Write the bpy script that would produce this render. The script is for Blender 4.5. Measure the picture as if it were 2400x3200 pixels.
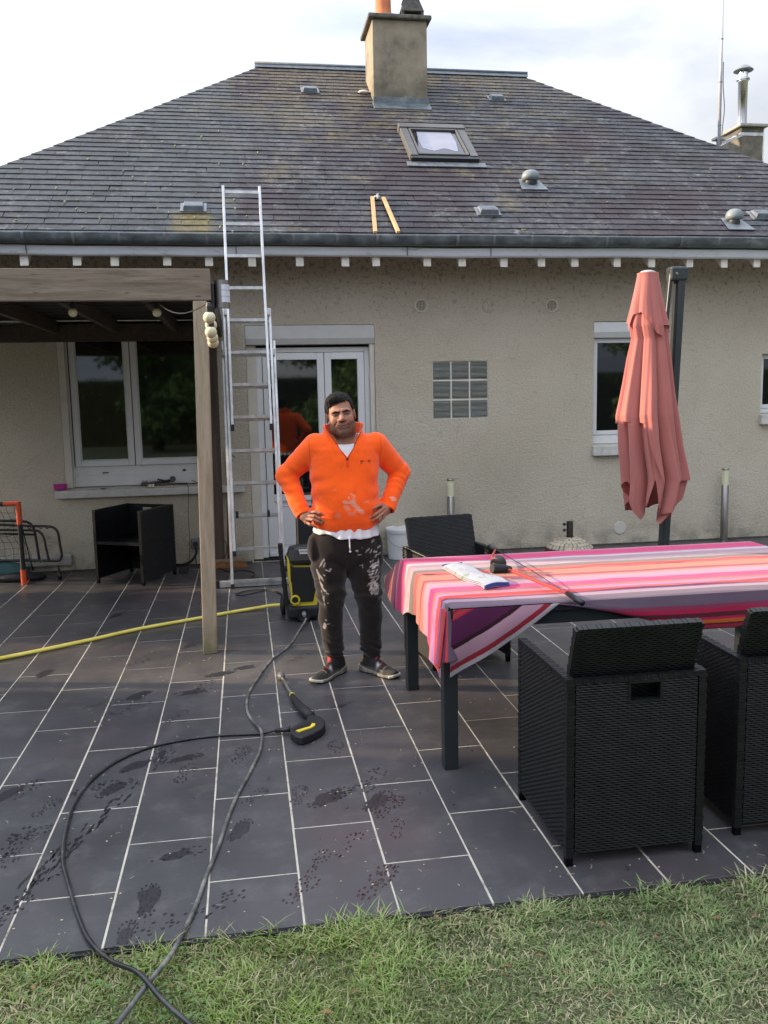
import bpy, math, random
import numpy as np
from mathutils import Vector, Matrix

for o in list(bpy.data.objects): bpy.data.objects.remove(o)
random.seed(7); RNG = np.random.default_rng(11)
S = bpy.context.scene
COL = S.collection
R = math.radians
# ------------------------------------------------------------------ camera
CAM_F, CAM_H = 2718.6, 1.68
def _cam_matrix(p=0.131604, y=0.157222, r=-0.020852):
    B = np.array([[1, 0, 0], [0, 0, -1], [0, 1, 0]], float)
    cy, sy = np.cos(y), np.sin(y); Ry = np.array([[cy, -sy, 0], [sy, cy, 0], [0, 0, 1]])
    cp, sp = np.cos(p), np.sin(p); Rp = np.array([[1, 0, 0], [0, cp, -sp], [0, sp, cp]])
    cr, sr = np.cos(r), np.sin(r); Rr = np.array([[cr, -sr, 0], [sr, cr, 0], [0, 0, 1]])
    return Rr @ Rp @ B @ Ry
CM = _cam_matrix()
CP = np.array([0, 0, CAM_H])
cam = bpy.data.objects.new('camera', bpy.data.cameras.new('camera')); COL.objects.link(cam)
cam.data.sensor_fit = 'VERTICAL'; cam.data.sensor_height = 36; cam.data.lens = CAM_F / 3200 * 36
cam.data.clip_start = 0.05; cam.data.clip_end = 1500
mw = Matrix.Identity(4)
for i in range(3):
    mw[i][0] = CM[0][i]; mw[i][1] = -CM[1][i]; mw[i][2] = -CM[2][i]
mw[2][3] = CAM_H
cam.matrix_world = mw
S.camera = cam
# ------------------------------------------------------------------ sky, sun, exposure
SUN_EL, SUN_AZ = R(18.5), R(14)          # sun low on the left, a little behind the house front
sdir = Vector((-math.cos(SUN_EL) * math.cos(SUN_AZ), math.cos(SUN_EL) * math.sin(SUN_AZ), math.sin(SUN_EL)))
sun = bpy.data.objects.new('sun', bpy.data.lights.new('sun', 'SUN')); COL.objects.link(sun)
sun.data.energy = 5.0; sun.data.angle = R(0.6); sun.data.color = (1.0, 0.76, 0.50)
sun.rotation_euler = sdir.to_track_quat('Z', 'Y').to_euler()
W = bpy.data.worlds.new('World'); S.world = W; W.use_nodes = True
wn = W.node_tree.nodes; wl = W.node_tree.links
for n in list(wn): wn.remove(n)
def wnode(t, **k):
    n = wn.new(t)
    for a, b in k.items(): setattr(n, a, b)
    return n
wo = wnode('ShaderNodeOutputWorld'); bg = wnode('ShaderNodeBackground'); wl.new(bg.outputs[0], wo.inputs[0])
bg.inputs[1].default_value = 0.1
sky = wnode('ShaderNodeTexSky', sky_type='NISHITA', sun_disc=False, sun_elevation=SUN_EL)
sky.sun_rotation = math.atan2(sdir.x, sdir.y)
sky.air_density = 1.0; sky.dust_density = 1.2; sky.ozone_density = 1.0
tc = wnode('ShaderNodeTexCoord'); mp = wnode('ShaderNodeMapping'); mp.inputs['Scale'].default_value = (1.0, 1.0, 2.6)
nz = wnode('ShaderNodeTexNoise'); nz.inputs['Scale'].default_value = 1.7; nz.inputs['Detail'].default_value = 7; nz.inputs['Roughness'].default_value = 0.52; nz.inputs['Distortion'].default_value = 0.5
wl.new(tc.outputs['Generated'], mp.inputs[0]); wl.new(mp.outputs[0], nz.inputs[0])
cr = wnode('ShaderNodeValToRGB'); wl.new(nz.outputs[0], cr.inputs[0])
e = cr.color_ramp.elements
e[0].position = 0.38; e[0].color = (2.3, 2.65, 3.4, 1)
e[1].position = 0.60; e[1].color = (5.2, 5.35, 5.6, 1)
m_ = e.new(0.47); m_.color = (3.3, 3.6, 4.3, 1)
# overcast sky: brighter towards the zenith (smooth), a little brighter towards the sun
sep = wnode('ShaderNodeSeparateXYZ'); wl.new(tc.outputs['Generated'], sep.inputs[0])
mr = wnode('ShaderNodeMapRange'); mr.inputs['From Min'].default_value = 0.08; mr.inputs['From Max'].default_value = 1.0
mr.inputs['To Min'].default_value = 1.0; mr.inputs['To Max'].default_value = 4.4; wl.new(sep.outputs[2], mr.inputs[0])
mx = wnode('ShaderNodeMapRange'); mx.inputs['From Min'].default_value = -1; mx.inputs['From Max'].default_value = 1
mx.inputs['To Min'].default_value = 1.5; mx.inputs['To Max'].default_value = 0.38; wl.new(sep.outputs[0], mx.inputs[0])
mm = wnode('ShaderNodeMath', operation='MULTIPLY'); wl.new(mr.outputs[0], mm.inputs[0]); wl.new(mx.outputs[0], mm.inputs[1])
vm = wnode('ShaderNodeVectorMath', operation='SCALE'); wl.new(cr.outputs[0], vm.inputs[0]); wl.new(mm.outputs[0], vm.inputs['Scale'])
mxr = wnode('ShaderNodeMixRGB'); mxr.inputs[0].default_value = 0.95; wl.new(sky.outputs[0], mxr.inputs[1]); wl.new(vm.outputs[0], mxr.inputs[2])
wl.new(mxr.outputs[0], bg.inputs[0])
S.view_settings.view_transform = 'Standard'; S.view_settings.look = 'None'
S.view_settings.exposure = 0.68; S.view_settings.gamma = 1.0; S.view_settings.use_curve_mapping = False
S.render.engine = 'CYCLES'
S.cycles.max_bounces = 6; S.cycles.glossy_bounces = 3; S.cycles.transmission_bounces = 3
# ------------------------------------------------------------------ geometry of the photographed place: a sight line met with a plane
def ray(x, y): return CM.T @ np.array([(x - 1200) / CAM_F, (y - 1600) / CAM_F, 1])
def pz(x, y, z=0.0): d = ray(x, y); return Vector(CP + d * (z - CAM_H) / d[2])
def py(x, y, Y): d = ray(x, y); return Vector(CP + d * Y / d[1])
def pxx(x, y, X): d = ray(x, y); return Vector(CP + d * X / d[0])
PITCH = R(36.5); TP = math.tan(PITCH); EY, EZ = 8.5, 3.2      # roof plane z = EZ + (Y-EY)*tan
def proof(x, y, off=0.0):
    d = ray(x, y); s = (EZ + off - CAM_H - TP * EY) / (d[2] - TP * d[1]); return Vector(CP + d * s)
def rz(Y, off=0.0): return EZ + (Y - EY) * TP + off
WY = 9.0
# ------------------------------------------------------------------ object helpers
WLOC = {}
def setp(o, label=None, cat=None, group=None, kind=None):
    if label: o['label'] = label
    if cat: o['category'] = cat
    if group: o['group'] = group
    if kind: o['kind'] = kind
    return o
def thing(name, label, cat, loc=(0, 0, 0), rotz=0.0, group=None):
    o = bpy.data.objects.new(name, None); COL.objects.link(o); o.empty_display_size = 0.2
    o.location = loc; o.rotation_euler = (0, 0, rotz); WLOC[o] = Vector(loc)
    return setp(o, label, cat, group)
class MB:
    def __init__(s): s.v = []; s.f = []; s.uv = None; s.mi = []
    def add(s, vs, fs, m=0):
        n = len(s.v); s.v.extend([tuple(p) for p in vs]); s.f.extend([tuple(i + n for i in q) for q in fs]); s.mi.extend([m] * len(fs)); return s
    def box(s, x0, x1, y0, y1, z0, z1, m=0):
        return s.add([(x0, y0, z0), (x1, y0, z0), (x1, y1, z0), (x0, y1, z0), (x0, y0, z1), (x1, y0, z1), (x1, y1, z1), (x0, y1, z1)],
              [(0, 3, 2, 1), (4, 5, 6, 7), (0, 1, 5, 4), (1, 2, 6, 5), (2, 3, 7, 6), (3, 0, 4, 7)], m)
    def obox(s, c, a, b, d, m=0):
        c = Vector(c); a = Vector(a); b = Vector(b); d = Vector(d)
        vs = [c + i * a + j * b + k * d for k in (-1, 1) for i, j in ((-1, -1), (1, -1), (1, 1), (-1, 1))]
        return s.add(vs, [(0, 3, 2, 1), (4, 5, 6, 7), (0, 1, 5, 4), (1, 2, 6, 5), (2, 3, 7, 6), (3, 0, 4, 7)], m)
    def bar(s, p, q, w, h, up=(0, 0, 1), m=0):
        p = Vector(p); q = Vector(q); d = (q - p); L = d.length; d.normalize(); u = Vector(up)
        a = d.cross(u)
        if a.length < 1e-4: a = d.cross(Vector((0, 1, 0)))
        a.normalize(); b = a.cross(d).normalized()
        return s.obox((p + q) / 2, d * L / 2, a * w / 2, b * h / 2, m)
    def prism(s, poly, vec, m=0):
        n = len(poly); vec = Vector(vec); vs = [Vector(p) for p in poly] + [Vector(p) + vec for p in poly]
        fs = [tuple(range(n - 1, -1, -1)), tuple(range(n, 2 * n))] + [(i, (i + 1) % n, n + (i + 1) % n, n + i) for i in range(n)]
        return s.add(vs, fs, m)
    def lathe(s, prof, c=(0, 0, 0), n=24, m=0, ax=None):
        c = Vector(c); vs = []; rot = Matrix.Identity(3)
        if ax is not None: rot = Vector(ax).to_track_quat('Z', 'Y').to_matrix()
        for r, z in prof:
            for i in range(n):
                t = 2 * math.pi * i / n; vs.append(c + rot @ Vector((r * math.cos(t), r * math.sin(t), z)))
        fs = [(j * n + i, j * n + (i + 1) % n, (j + 1) * n + (i + 1) % n, (j + 1) * n + i) for j in range(len(prof) - 1) for i in range(n)]
        fs.append(tuple(range(n - 1, -1, -1))); fs.append(tuple((len(prof) - 1) * n + i for i in range(n)))
        return s.add(vs, fs, m)
    def tube(s, pts, r, n=8, m=0, closed=False):
        pts = [Vector(p) for p in pts]; k = len(pts); rs = r if isinstance(r, (list, tuple)) else [r] * k
        vs = []; nrm = None
        for i, p in enumerate(pts):
            if closed: t = pts[(i + 1) % k] - pts[i - 1]
            else: t = pts[min(i + 1, k - 1)] - pts[max(i - 1, 0)]
            t.normalize()
            if nrm is None:
                nrm = t.orthogonal().normalized()
            else:
                nrm = (nrm - t * nrm.dot(t)).normalized()
            b = t.cross(nrm)
            for j in range(n):
                a = 2 * math.pi * j / n; vs.append(p + (nrm * math.cos(a) + b * math.sin(a)) * rs[i])
        last = k if closed else k - 1
        fs = [(i * n + j, i * n + (j + 1) % n, ((i + 1) % k) * n + (j + 1) % n, ((i + 1) % k) * n + j) for i in range(last) for j in range(n)]
        if not closed: fs += [tuple(range(n - 1, -1, -1)), tuple((k - 1) * n + j for j in range(n))]
        return s.add(vs, fs, m)
    def ball(s, c, r, n=16, m=0, sc=(1, 1, 1)):
        c = Vector(c); h = n // 2; vs = [c + Vector((0, 0, r * sc[2]))]
        for j in range(1, h):
            a = math.pi * j / h
            for i in range(n):
                t = 2 * math.pi * i / n; vs.append(c + Vector((r * sc[0] * math.sin(a) * math.cos(t), r * sc[1] * math.sin(a) * math.sin(t), r * sc[2] * math.cos(a))))
        vs.append(c - Vector((0, 0, r * sc[2])))
        fs = [(0, 1 + i, 1 + (i + 1) % n) for i in range(n)]
        for j in range(h - 2):
            fs += [(1 + j * n + i, 1 + (j + 1) * n + i, 1 + (j + 1) * n + (i + 1) % n, 1 + j * n + (i + 1) % n) for i in range(n)]
        b = len(vs) - 1; fs += [(b, 1 + (h - 2) * n + (i + 1) % n, 1 + (h - 2) * n + i) for i in range(n)]
        return s.add(vs, fs, m)
    def grid(s, P, m=0):
        n = len(P); k = len(P[0]); vs = [p for row in P for p in row]
        return s.add(vs, [(i * k + j, i * k + j + 1, (i + 1) * k + j + 1, (i + 1) * k + j) for i in range(n - 1) for j in range(k - 1)], m)
def mesh(name, v, f, mats, smooth=False, mi=None):
    me = bpy.data.meshes.new(name); me.from_pydata([tuple(p) for p in v], [], f)
    for m in (mats if isinstance(mats, (list, tuple)) else [mats]): me.materials.append(m)
    if mi is not None and any(mi): me.polygons.foreach_set('material_index', mi)
    if smooth: me.polygons.foreach_set('use_smooth', [True] * len(me.polygons))
    me.update(); return me
def link(name, me, parent=None, loc=(0, 0, 0)):
    o = bpy.data.objects.new(name, me); COL.objects.link(o); o.location = loc
    if parent: o.parent = parent
    WLOC[o] = (WLOC.get(parent, Vector((0, 0, 0))) if parent else Vector((0, 0, 0))) + Vector(loc)
    return o
def build(name, mb, mats, parent=None, smooth=False, local=False, bevel=0, seg=2, autos=None):
    off = Vector((0, 0, 0)) if (local or parent is None) else WLOC[parent]
    v = [Vector(p) - off for p in mb.v] if off.length > 0 else mb.v
    me = mesh(name, v, mb.f, mats, smooth, mb.mi); o = link(name, me, parent)
    if bevel:
        b = o.modifiers.new('b', 'BEVEL'); b.width = bevel; b.segments = seg; b.limit_method = 'ANGLE'; b.angle_limit = R(40)
    if autos: fix_auto(me, autos)
    return o
def fix_auto(me, deg):
    # smooth faces, hard edges where the angle is large
    me.polygons.foreach_set('use_smooth', [True] * len(me.polygons))
    me.set_sharp_from_angle(angle=R(deg))
def bulk(name, V, F, mats, parent=None, kind=None, smooth=False, col=None, mi=None):
    """numpy verts (n,3) and faces (m,4 or 3)"""
    me = bpy.data.meshes.new(name); k = F.shape[1]
    me.vertices.add(len(V)); me.vertices.foreach_set('co', V.astype(np.float32).ravel())
    me.loops.add(F.size); me.loops.foreach_set('vertex_index', F.astype(np.int32).ravel())
    me.polygons.add(len(F)); me.polygons.foreach_set('loop_start', np.arange(0, F.size, k, dtype=np.int32))
    me.polygons.foreach_set('loop_total', np.full(len(F), k, dtype=np.int32))
    for m in (mats if isinstance(mats, (list, tuple)) else [mats]): me.materials.append(m)
    if mi is not None: me.polygons.foreach_set('material_index', mi.astype(np.int32))
    if smooth: me.polygons.foreach_set('use_smooth', np.ones(len(F), bool))
    me.update(calc_edges=True)
    if col is not None:
        a = me.color_attributes.new('Col', 'FLOAT_COLOR', 'POINT'); c = np.ones((len(V), 4), np.float32); c[:, :3] = col; a.data.foreach_set('color', c.ravel())
    o = link(name, me, parent)
    if kind: o['kind'] = kind
    return o
def lin(r, g, b):
    f = lambda c: ((c / 255 + 0.055) / 1.055) ** 2.4 if c > 10 else c / 255 / 12.92
    return (f(r), f(g), f(b))
# ------------------------------------------------------------------ numpy noise
def _hash(i, j, k, s):
    h = (i.astype(np.int64) * 374761393 + j.astype(np.int64) * 668265263 + k.astype(np.int64) * 2147483647 + s * 974634777) & 0xffffffff
    h = ((h ^ (h >> 13)) * 1274126177) & 0xffffffff
    return ((h ^ (h >> 16)) & 0xffff) / 65535.0
def vnoise(P, seed=0):
    P = np.asarray(P, float); I = np.floor(P).astype(np.int64); f = P - I; f = f * f * (3 - 2 * f)
    r = 0
    for a in (0, 1):
        for b in (0, 1):
            for c in (0, 1):
                w = (f[..., 0] if a else 1 - f[..., 0]) * (f[..., 1] if b else 1 - f[..., 1]) * (f[..., 2] if c else 1 - f[..., 2])
                r = r + w * _hash(I[..., 0] + a, I[..., 1] + b, I[..., 2] + c, seed)
    return r
def fbm(P, seed=0, o=3):
    P = np.asarray(P, float); r = 0; a = 0.5
    for i in range(o): r = r + a * vnoise(P * 2 ** i, seed + i); a *= 0.5
    return r / (1 - 0.5 ** o)
# ------------------------------------------------------------------ materials
class M:
    def __init__(s, name, color=(.5, .5, .5), rough=.6, metal=0.0, spec=0.5, ior=None, transl=0):
        s.m = bpy.data.materials.new(name); s.m.use_nodes = True; s.nt = s.m.node_tree; s.N = s.nt.nodes; s.L = s.nt.links
        s.b = s.N['Principled BSDF']; s.b.inputs['Base Color'].default_value = (*color, 1); s.b.inputs['Roughness'].default_value = rough
        s.b.inputs['Metallic'].default_value = metal; s.b.inputs['Specular IOR Level'].default_value = spec
        if ior: s.b.inputs['IOR'].default_value = ior
    def n(s, t, **k):
        x = s.N.new(t)
        for a, v in k.items():
            if a in x.inputs.keys(): x.inputs[a].default_value = v
            else: setattr(x, a, v)
        return x
    def pos(s, scale=(1, 1, 1), obj=False):
        g = s.n('ShaderNodeTexCoord').outputs['Object'] if obj else s.n('ShaderNodeNewGeometry').outputs['Position']
        mpn = s.n('ShaderNodeMapping'); mpn.inputs['Scale'].default_value = scale; s.L.new(g, mpn.inputs[0]); return mpn.outputs[0]
    def noise(s, scale=5, detail=3, sc=(1, 1, 1), obj=False, rough=.55, dist=0):
        x = s.n('ShaderNodeTexNoise'); x.inputs['Scale'].default_value = scale; x.inputs['Detail'].default_value = detail
        x.inputs['Roughness'].default_value = rough; x.inputs['Distortion'].default_value = dist
        s.L.new(s.pos(sc, obj), x.inputs['Vector']); return x.outputs[0]
    def ramp(s, fac, stops, interp='LINEAR'):
        x = s.n('ShaderNodeValToRGB'); x.color_ramp.interpolation = interp; el = x.color_ramp.elements
        while len(el) < len(stops): el.new(0.5)
        for q, (p, c) in zip(el, stops):
            q.position = p; q.color = (*c, 1) if len(c) == 3 else c
        s.L.new(fac, x.inputs[0]); return x.outputs[0]
    def val(s, fac, stops): return s.ramp(fac, [(p, (v, v, v)) for p, v in stops])
    def mix(s, a, b, fac, mode='MIX'):
        x = s.n('ShaderNodeMixRGB', blend_type=mode)
        for i, q in ((0, fac), (1, a), (2, b)):
            if isinstance(q, (int, float)): x.inputs[i].default_value = q
            elif isinstance(q, tuple): x.inputs[i].default_value = (*q, 1)
            else: s.L.new(q, x.inputs[i])
        return x.outputs[0]
    def math(s, op, a, b=0.0, clamp=False):
        x = s.n('ShaderNodeMath', operation=op); x.use_clamp = clamp
        for i, q in ((0, a), (1, b)):
            if isinstance(q, (int, float)): x.inputs[i].default_value = q
            else: s.L.new(q, x.inputs[i])
        return x.outputs[0]
    def col(s, c): s.L.new(c, s.b.inputs['Base Color']); return s
    def rough(s, c): s.L.new(c, s.b.inputs['Roughness']); return s
    def bump(s, h, strength=.3, dist=.01):
        x = s.n('ShaderNodeBump'); x.inputs['Strength'].default_value = strength; x.inputs['Distance'].default_value = dist
        s.L.new(h, x.inputs['Height']); s.L.new(x.outputs[0], s.b.inputs['Normal']); return s
def simple(name, c, rough=.6, metal=0, var=.15, sc=8, bump=0, bsc=60, spec=.5):
    a = M(name, c, rough, metal, spec); f = a.noise(sc, 4)
    a.col(a.mix(tuple(x * (1 - var) for x in c), tuple(min(1, x * (1 + var)) for x in c), a.val(f, [(.3, 0), (.7, 1)])))
    if bump: a.bump(a.noise(bsc, 3), bump, .003)
    return a.m
def vcol(name, rough=.8, bump=0, bsc=300, spec=.3, sheen=0):
    a = M(name, (1, 1, 1), rough, 0, spec); x = a.n('ShaderNodeVertexColor', layer_name='Col'); a.col(x.outputs[0])
    if bump: a.bump(a.noise(bsc, 2), bump, .002)
    if sheen: a.b.inputs['Sheen Weight'].default_value = sheen
    return a.m
# stucco: rough-cast render with dirt specks thickening towards the eaves
a = M('stucco', rough=.95, spec=.2)
big = a.noise(.9, 5); c0 = a.ramp(big, [(.3, (.53, .48, .375)), (.5, (.60, .545, .43)), (.7, (.65, .60, .485))])
z = a.n('ShaderNodeSeparateXYZ'); a.L.new(a.n('ShaderNodeNewGeometry').outputs['Position'], z.inputs[0])
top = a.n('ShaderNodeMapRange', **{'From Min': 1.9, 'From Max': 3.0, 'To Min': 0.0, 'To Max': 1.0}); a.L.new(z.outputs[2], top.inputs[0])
low = a.n('ShaderNodeMapRange', **{'From Min': 0.35, 'From Max': 0.0, 'To Min': 0.0, 'To Max': 1.0}); a.L.new(z.outputs[2], low.inputs[0])
sp = a.noise(21, 6, rough=.72); th = a.math('ADD', sp, a.math('MULTIPLY', top.outputs[0], .12))
spk = a.val(th, [(.63, 0), (.70, 1)])
fine = a.noise(75, 4, rough=.7)
c1 = a.mix(c0, (.34, .30, .245), a.val(fine, [(.40, .42), (.58, 0)]))
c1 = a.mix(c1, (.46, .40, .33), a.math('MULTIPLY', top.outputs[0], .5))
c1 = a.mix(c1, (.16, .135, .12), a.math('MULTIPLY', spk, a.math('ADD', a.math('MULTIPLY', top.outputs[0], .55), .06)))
c1 = a.mix(c1, (.20, .185, .145), a.math('MULTIPLY', a.math('MULTIPLY', low.outputs[0], a.val(a.noise(6, 4), [(.4, 0), (.62, 1)])), .7))
crk = a.val(a.noise(1.3, 3, (1, 1, 1.4), dist=1.6), [(.492, 0), (.5, .25), (.508, 0)])
c1 = a.mix(c1, (.27, .235, .195), crk)
a.col(c1).bump(a.math('ADD', a.noise(95, 3, rough=.6), a.math('MULTIPLY', a.noise(34, 3), .8)), 1.0, .016); STUCCO = a.m
# stucco smooth reveal band
WHITE = simple('white_pvc', (.66, .67, .67), .35, var=.04)
CREAM = simple('cream_paint', (.56, .53, .46), .6, var=.08, bump=.2)
SILL = simple('sill_stone', (.50, .49, .46), .8, var=.15, sc=14, bump=.3)
# roof slate
a = M('slate', rough=.6, spec=.3)
rnd = a.math('ADD', a.n('ShaderNodeObjectInfo').outputs['Random'], a.n('ShaderNodeAttribute', attribute_name='rnd').outputs['Fac'])
rnd = a.math('FRACT', rnd)
base = a.ramp(rnd, [(0, (.040, .039, .047)), (.2, (.052, .053, .060)), (.4, (.048, .042, .049)), (.6, (.066, .068, .076)), (.8, (.043, .043, .050)), (1, (.057, .055, .062))])
mt = a.noise(16, 5, rough=.7)
base = a.mix(base, (.20, .205, .205), a.math('MULTIPLY', a.val(mt, [(.48, 0), (.64, 1)]), .42))
P = a.n('ShaderNodeSeparateXYZ'); a.L.new(a.n('ShaderNodeNewGeometry').outputs['Position'], P.inputs[0])
up = a.n('ShaderNodeMapRange', **{'From Min': 9.2, 'From Max': 12.3, 'To Min': 0.0, 'To Max': 1.0}); a.L.new(P.outputs[1], up.inputs[0])
lich = a.noise(1.6, 7, rough=.72, dist=.4)
lm = a.val(a.math('ADD', lich, a.math('MULTIPLY', up.outputs[0], .15)), [(.56, 0), (.66, 1)])
cen = a.n('ShaderNodeMapRange', **{'From Min': 3.2, 'From Max': 1.2, 'To Min': 0.12, 'To Max': 1.0}); a.L.new(a.math('ABSOLUTE', a.math('ADD', P.outputs[0], -2.1)), cen.inputs[0]); lm = a.math('MULTIPLY', lm, cen.outputs[0])
base = a.mix(base, (.022, .019, .020), a.math('MULTIPLY', a.val(a.noise(2.3, 6, rough=.75, dist=.5), [(.48, 0), (.58, .9)]), a.val(a.noise(14, 5, rough=.75), [(.35, .3), (.6, 1)])))
base = a.mix(base, (.040, .027, .032), a.math('MULTIPLY', a.val(a.noise(.75, 4, rough=.6), [(.47, 0), (.60, .8)]), a.val(P.outputs[0], [(.0, 0), (.08, 1)])))
base = a.mix(base, (.072, .088, .088), a.math('MULTIPLY', a.val(P.outputs[0], [(.0, .55), (.05, 0)]), a.val(mt, [(.4, .2), (.6, .9)])))
base = a.mix(base, a.ramp(a.noise(30, 4), [(.35, (.10, .075, .040)), (.6, (.17, .145, .085)), (.75, (.24, .24, .20))]), a.math('MULTIPLY', lm, a.val(a.noise(11, 5, rough=.75), [(.38, .15), (.62, .95)])))
pale = a.val(a.noise(3.1, 6, rough=.75), [(.54, 0), (.66, .6)])
base = a.mix(base, (.26, .265, .26), a.math('MULTIPLY', pale, a.val(a.noise(22, 4), [(.45, 0), (.6, 1)])))
# rusty moss patch below the low vent on the left
lx = a.n('ShaderNodeMapRange', **{'From Min': .24, 'From Max': .12, 'To Min': 0.0, 'To Max': 1.0})
a.L.new(a.math('ABSOLUTE', a.math('ADD', P.outputs[0], .40)), lx.inputs[0])
ly = a.n('ShaderNodeMapRange', **{'From Min': 8.95, 'From Max': 8.8, 'To Min': 0.0, 'To Max': 1.0}); a.L.new(P.outputs[1], ly.inputs[0])
base = a.mix(base, (.17, .135, .05), a.math('MULTIPLY', a.math('MULTIPLY', lx.outputs[0], ly.outputs[0]), a.val(a.noise(24, 4), [(.35, .3), (.6, 1)])))
a.col(base).rough(a.val(mt, [(.3, .55), (.7, .8)])).bump(a.noise(60, 4), .35, .004); SLATE = a.m
ZINC = M('zinc', rough=.42, metal=.0, spec=.6); f = ZINC.noise(7, 5, (1, 1, 2)); ZINC.col(ZINC.ramp(f, [(.3, (.045, .055, .062)), (.55, (.10, .125, .135)), (.75, (.19, .225, .235))])); ZINC = ZINC.m
ZINCL = M('zinc_light', rough=.45, spec=.5); f = ZINCL.noise(5, 6, (1, 1, 3), rough=.7); ZINCL.col(ZINCL.ramp(f, [(.26, (.30, .32, .35)), (.40, (.62, .66, .72)), (.7, (.70, .74, .80))])); ZINCL = ZINCL.m
ZPATCH = simple('zinc_patch', (.15, .175, .20), .45, var=.25, sc=12)
LEAD = simple('lead', (.16, .17, .18), .55, var=.3, sc=14)
CHIM = M('chimney_render', rough=.95); f = CHIM.noise(3.2, 6, rough=.65); z = CHIM.n('ShaderNodeSeparateXYZ'); CHIM.L.new(CHIM.n('ShaderNodeNewGeometry').outputs['Position'], z.inputs[0])
cc = CHIM.ramp(f, [(.3, (.13, .115, .085)), (.5, (.26, .225, .165)), (.7, (.34, .30, .225))])
zz = CHIM.n('ShaderNodeMapRange', **{'From Min': 5.62, 'From Max': 5.40, 'To Min': 0.0, 'To Max': 1.0}); CHIM.L.new(z.outputs[2], zz.inputs[0])
CHIM.col(CHIM.mix(cc, (.10, .10, .075), CHIM.math('MULTIPLY', zz.outputs[0], CHIM.val(CHIM.noise(7, 4), [(.35, .2), (.6, .95)])))).bump(CHIM.noise(60, 4), .5, .006); CHIM = CHIM.m
CAPST = simple('cap_stone', (.13, .125, .105), .95, var=.4, sc=16, bump=.6)
TERRA = simple('terracotta', (.60, .20, .085), .8, var=.12, bump=.1)
DARKST = simple('dark_stone', (.085, .082, .07), .95, var=.35, sc=20, bump=.6)
PAINTW = simple('white_wood', (.78, .75, .68), .7, var=.14, sc=20, bump=.2)
a = M('glass_pane', (.006, .007, .007), .03, ior=1.95); GLASS = a.m
a = M('blind_fabric', (.012, .016, .03), .7); BLIND = a.m
a = M('skylight_glass', (.02, .02, .025), .06, ior=1.8); GLASSR = a.m
FRG = simple('skylight_frame', (.10, .097, .092), .5, var=.12)
BLK = simple('black_plastic', (.012, .013, .014), .45, var=.2)
BLKM = simple('black_matte', (.008, .009, .011), .65, var=.2)
ALU = M('aluminium', (.60, .61, .62), .38, .85); ALU.col(ALU.ramp(ALU.noise(14, 4, (1, 1, .4)), [(.3, (.46, .46, .47)), (.7, (.74, .75, .76))])).rough(ALU.val(ALU.noise(30, 3), [(.3, .3), (.7, .5)])); ALU = ALU.m
STEEL = M('brushed_steel', (.30, .29, .27), .30, 1.0); STEEL = STEEL.m
CHROME = M('flue_steel', (.72, .72, .73), .16, 1.0).m
def wood(name, c1, c2, c3, ax=0, rough=.75):
    a = M(name, rough=rough); sc = [9, 9, 9]; sc[ax] = .8
    f = a.noise(2.2, 7, tuple(sc), dist=.8, rough=.62); c = a.ramp(f, [(.28, c1), (.5, c2), (.72, c3)])
    g = a.noise(9, 4, tuple(v * 1.4 for v in sc)); c = a.mix(c, c1, a.math('MULTIPLY', a.val(g, [(.55, 0), (.68, 1)]), .6))
    a.col(c).bump(g, .3, .004); return a
WOODX = wood('weathered_wood_beam', (.115, .088, .062), (.20, .158, .115), (.275, .225, .172), 0).m
wz = wood('weathered_wood_post', (.21, .16, .105), (.34, .27, .19), (.42, .34, .25), 2)
z = wz.n('ShaderNodeSeparateXYZ'); wz.L.new(wz.n('ShaderNodeNewGeometry').outputs['Position'], z.inputs[0])
mr_ = wz.n('ShaderNodeMapRange', **{'From Min': .28, 'From Max': .02, 'To Min': 0.0, 'To Max': .85}); wz.L.new(z.outputs[2], mr_.inputs[0])
wz.col(wz.mix(wz.b.inputs['Base Color'].links[0].from_socket, (.085, .095, .03), wz.math('MULTIPLY', mr_.outputs[0], wz.val(wz.noise(13, 4), [(.3, .5), (.6, 1)])))); WOODZ = wz.m
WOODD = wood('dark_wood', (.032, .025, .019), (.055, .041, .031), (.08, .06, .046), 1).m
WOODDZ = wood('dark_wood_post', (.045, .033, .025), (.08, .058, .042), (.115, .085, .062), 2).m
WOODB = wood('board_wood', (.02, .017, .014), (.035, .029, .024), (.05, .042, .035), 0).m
PINE = wood('pine_batten', (.48, .29, .13), (.62, .40, .19), (.70, .48, .26), 2).m
# ================================================================== GROUND AND PATIO
a = M('lawn_soil', rough=.95); a.col(a.ramp(a.noise(2.5, 6), [(.35, (.06, .065, .03)), (.6, (.11, .115, .055)), (.75, (.19, .165, .10))])); SOIL = a.m
mb = MB(); mb.grid([[(x, y, -.028) for x in (-400, -60, -8, 10, 60, 400)] for y in (-400, -60, 2.62, 60, 400)])
setp(build('lawn_ground', mb, SOIL), kind='structure')
a = M('patio_tile', rough=.36, spec=.5)
t1 = a.ramp(a.noise(1.4, 5, rough=.6), [(.3, (.036, .035, .0385)), (.5, (.046, .045, .049)), (.7, (.061, .058, .060))])
tr = a.n('ShaderNodeObjectInfo').outputs['Random']; t1 = a.mix(t1, (.070, .066, .070), a.math('MULTIPLY', tr, .35))
red = a.val(a.noise(.9, 3), [(.52, 0), (.68, .5)]); t1 = a.mix(t1, (.085, .058, .062), red)
P2 = a.n('ShaderNodeSeparateXYZ'); a.L.new(a.n('ShaderNodeNewGeometry').outputs['Position'], P2.inputs[0])
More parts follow.
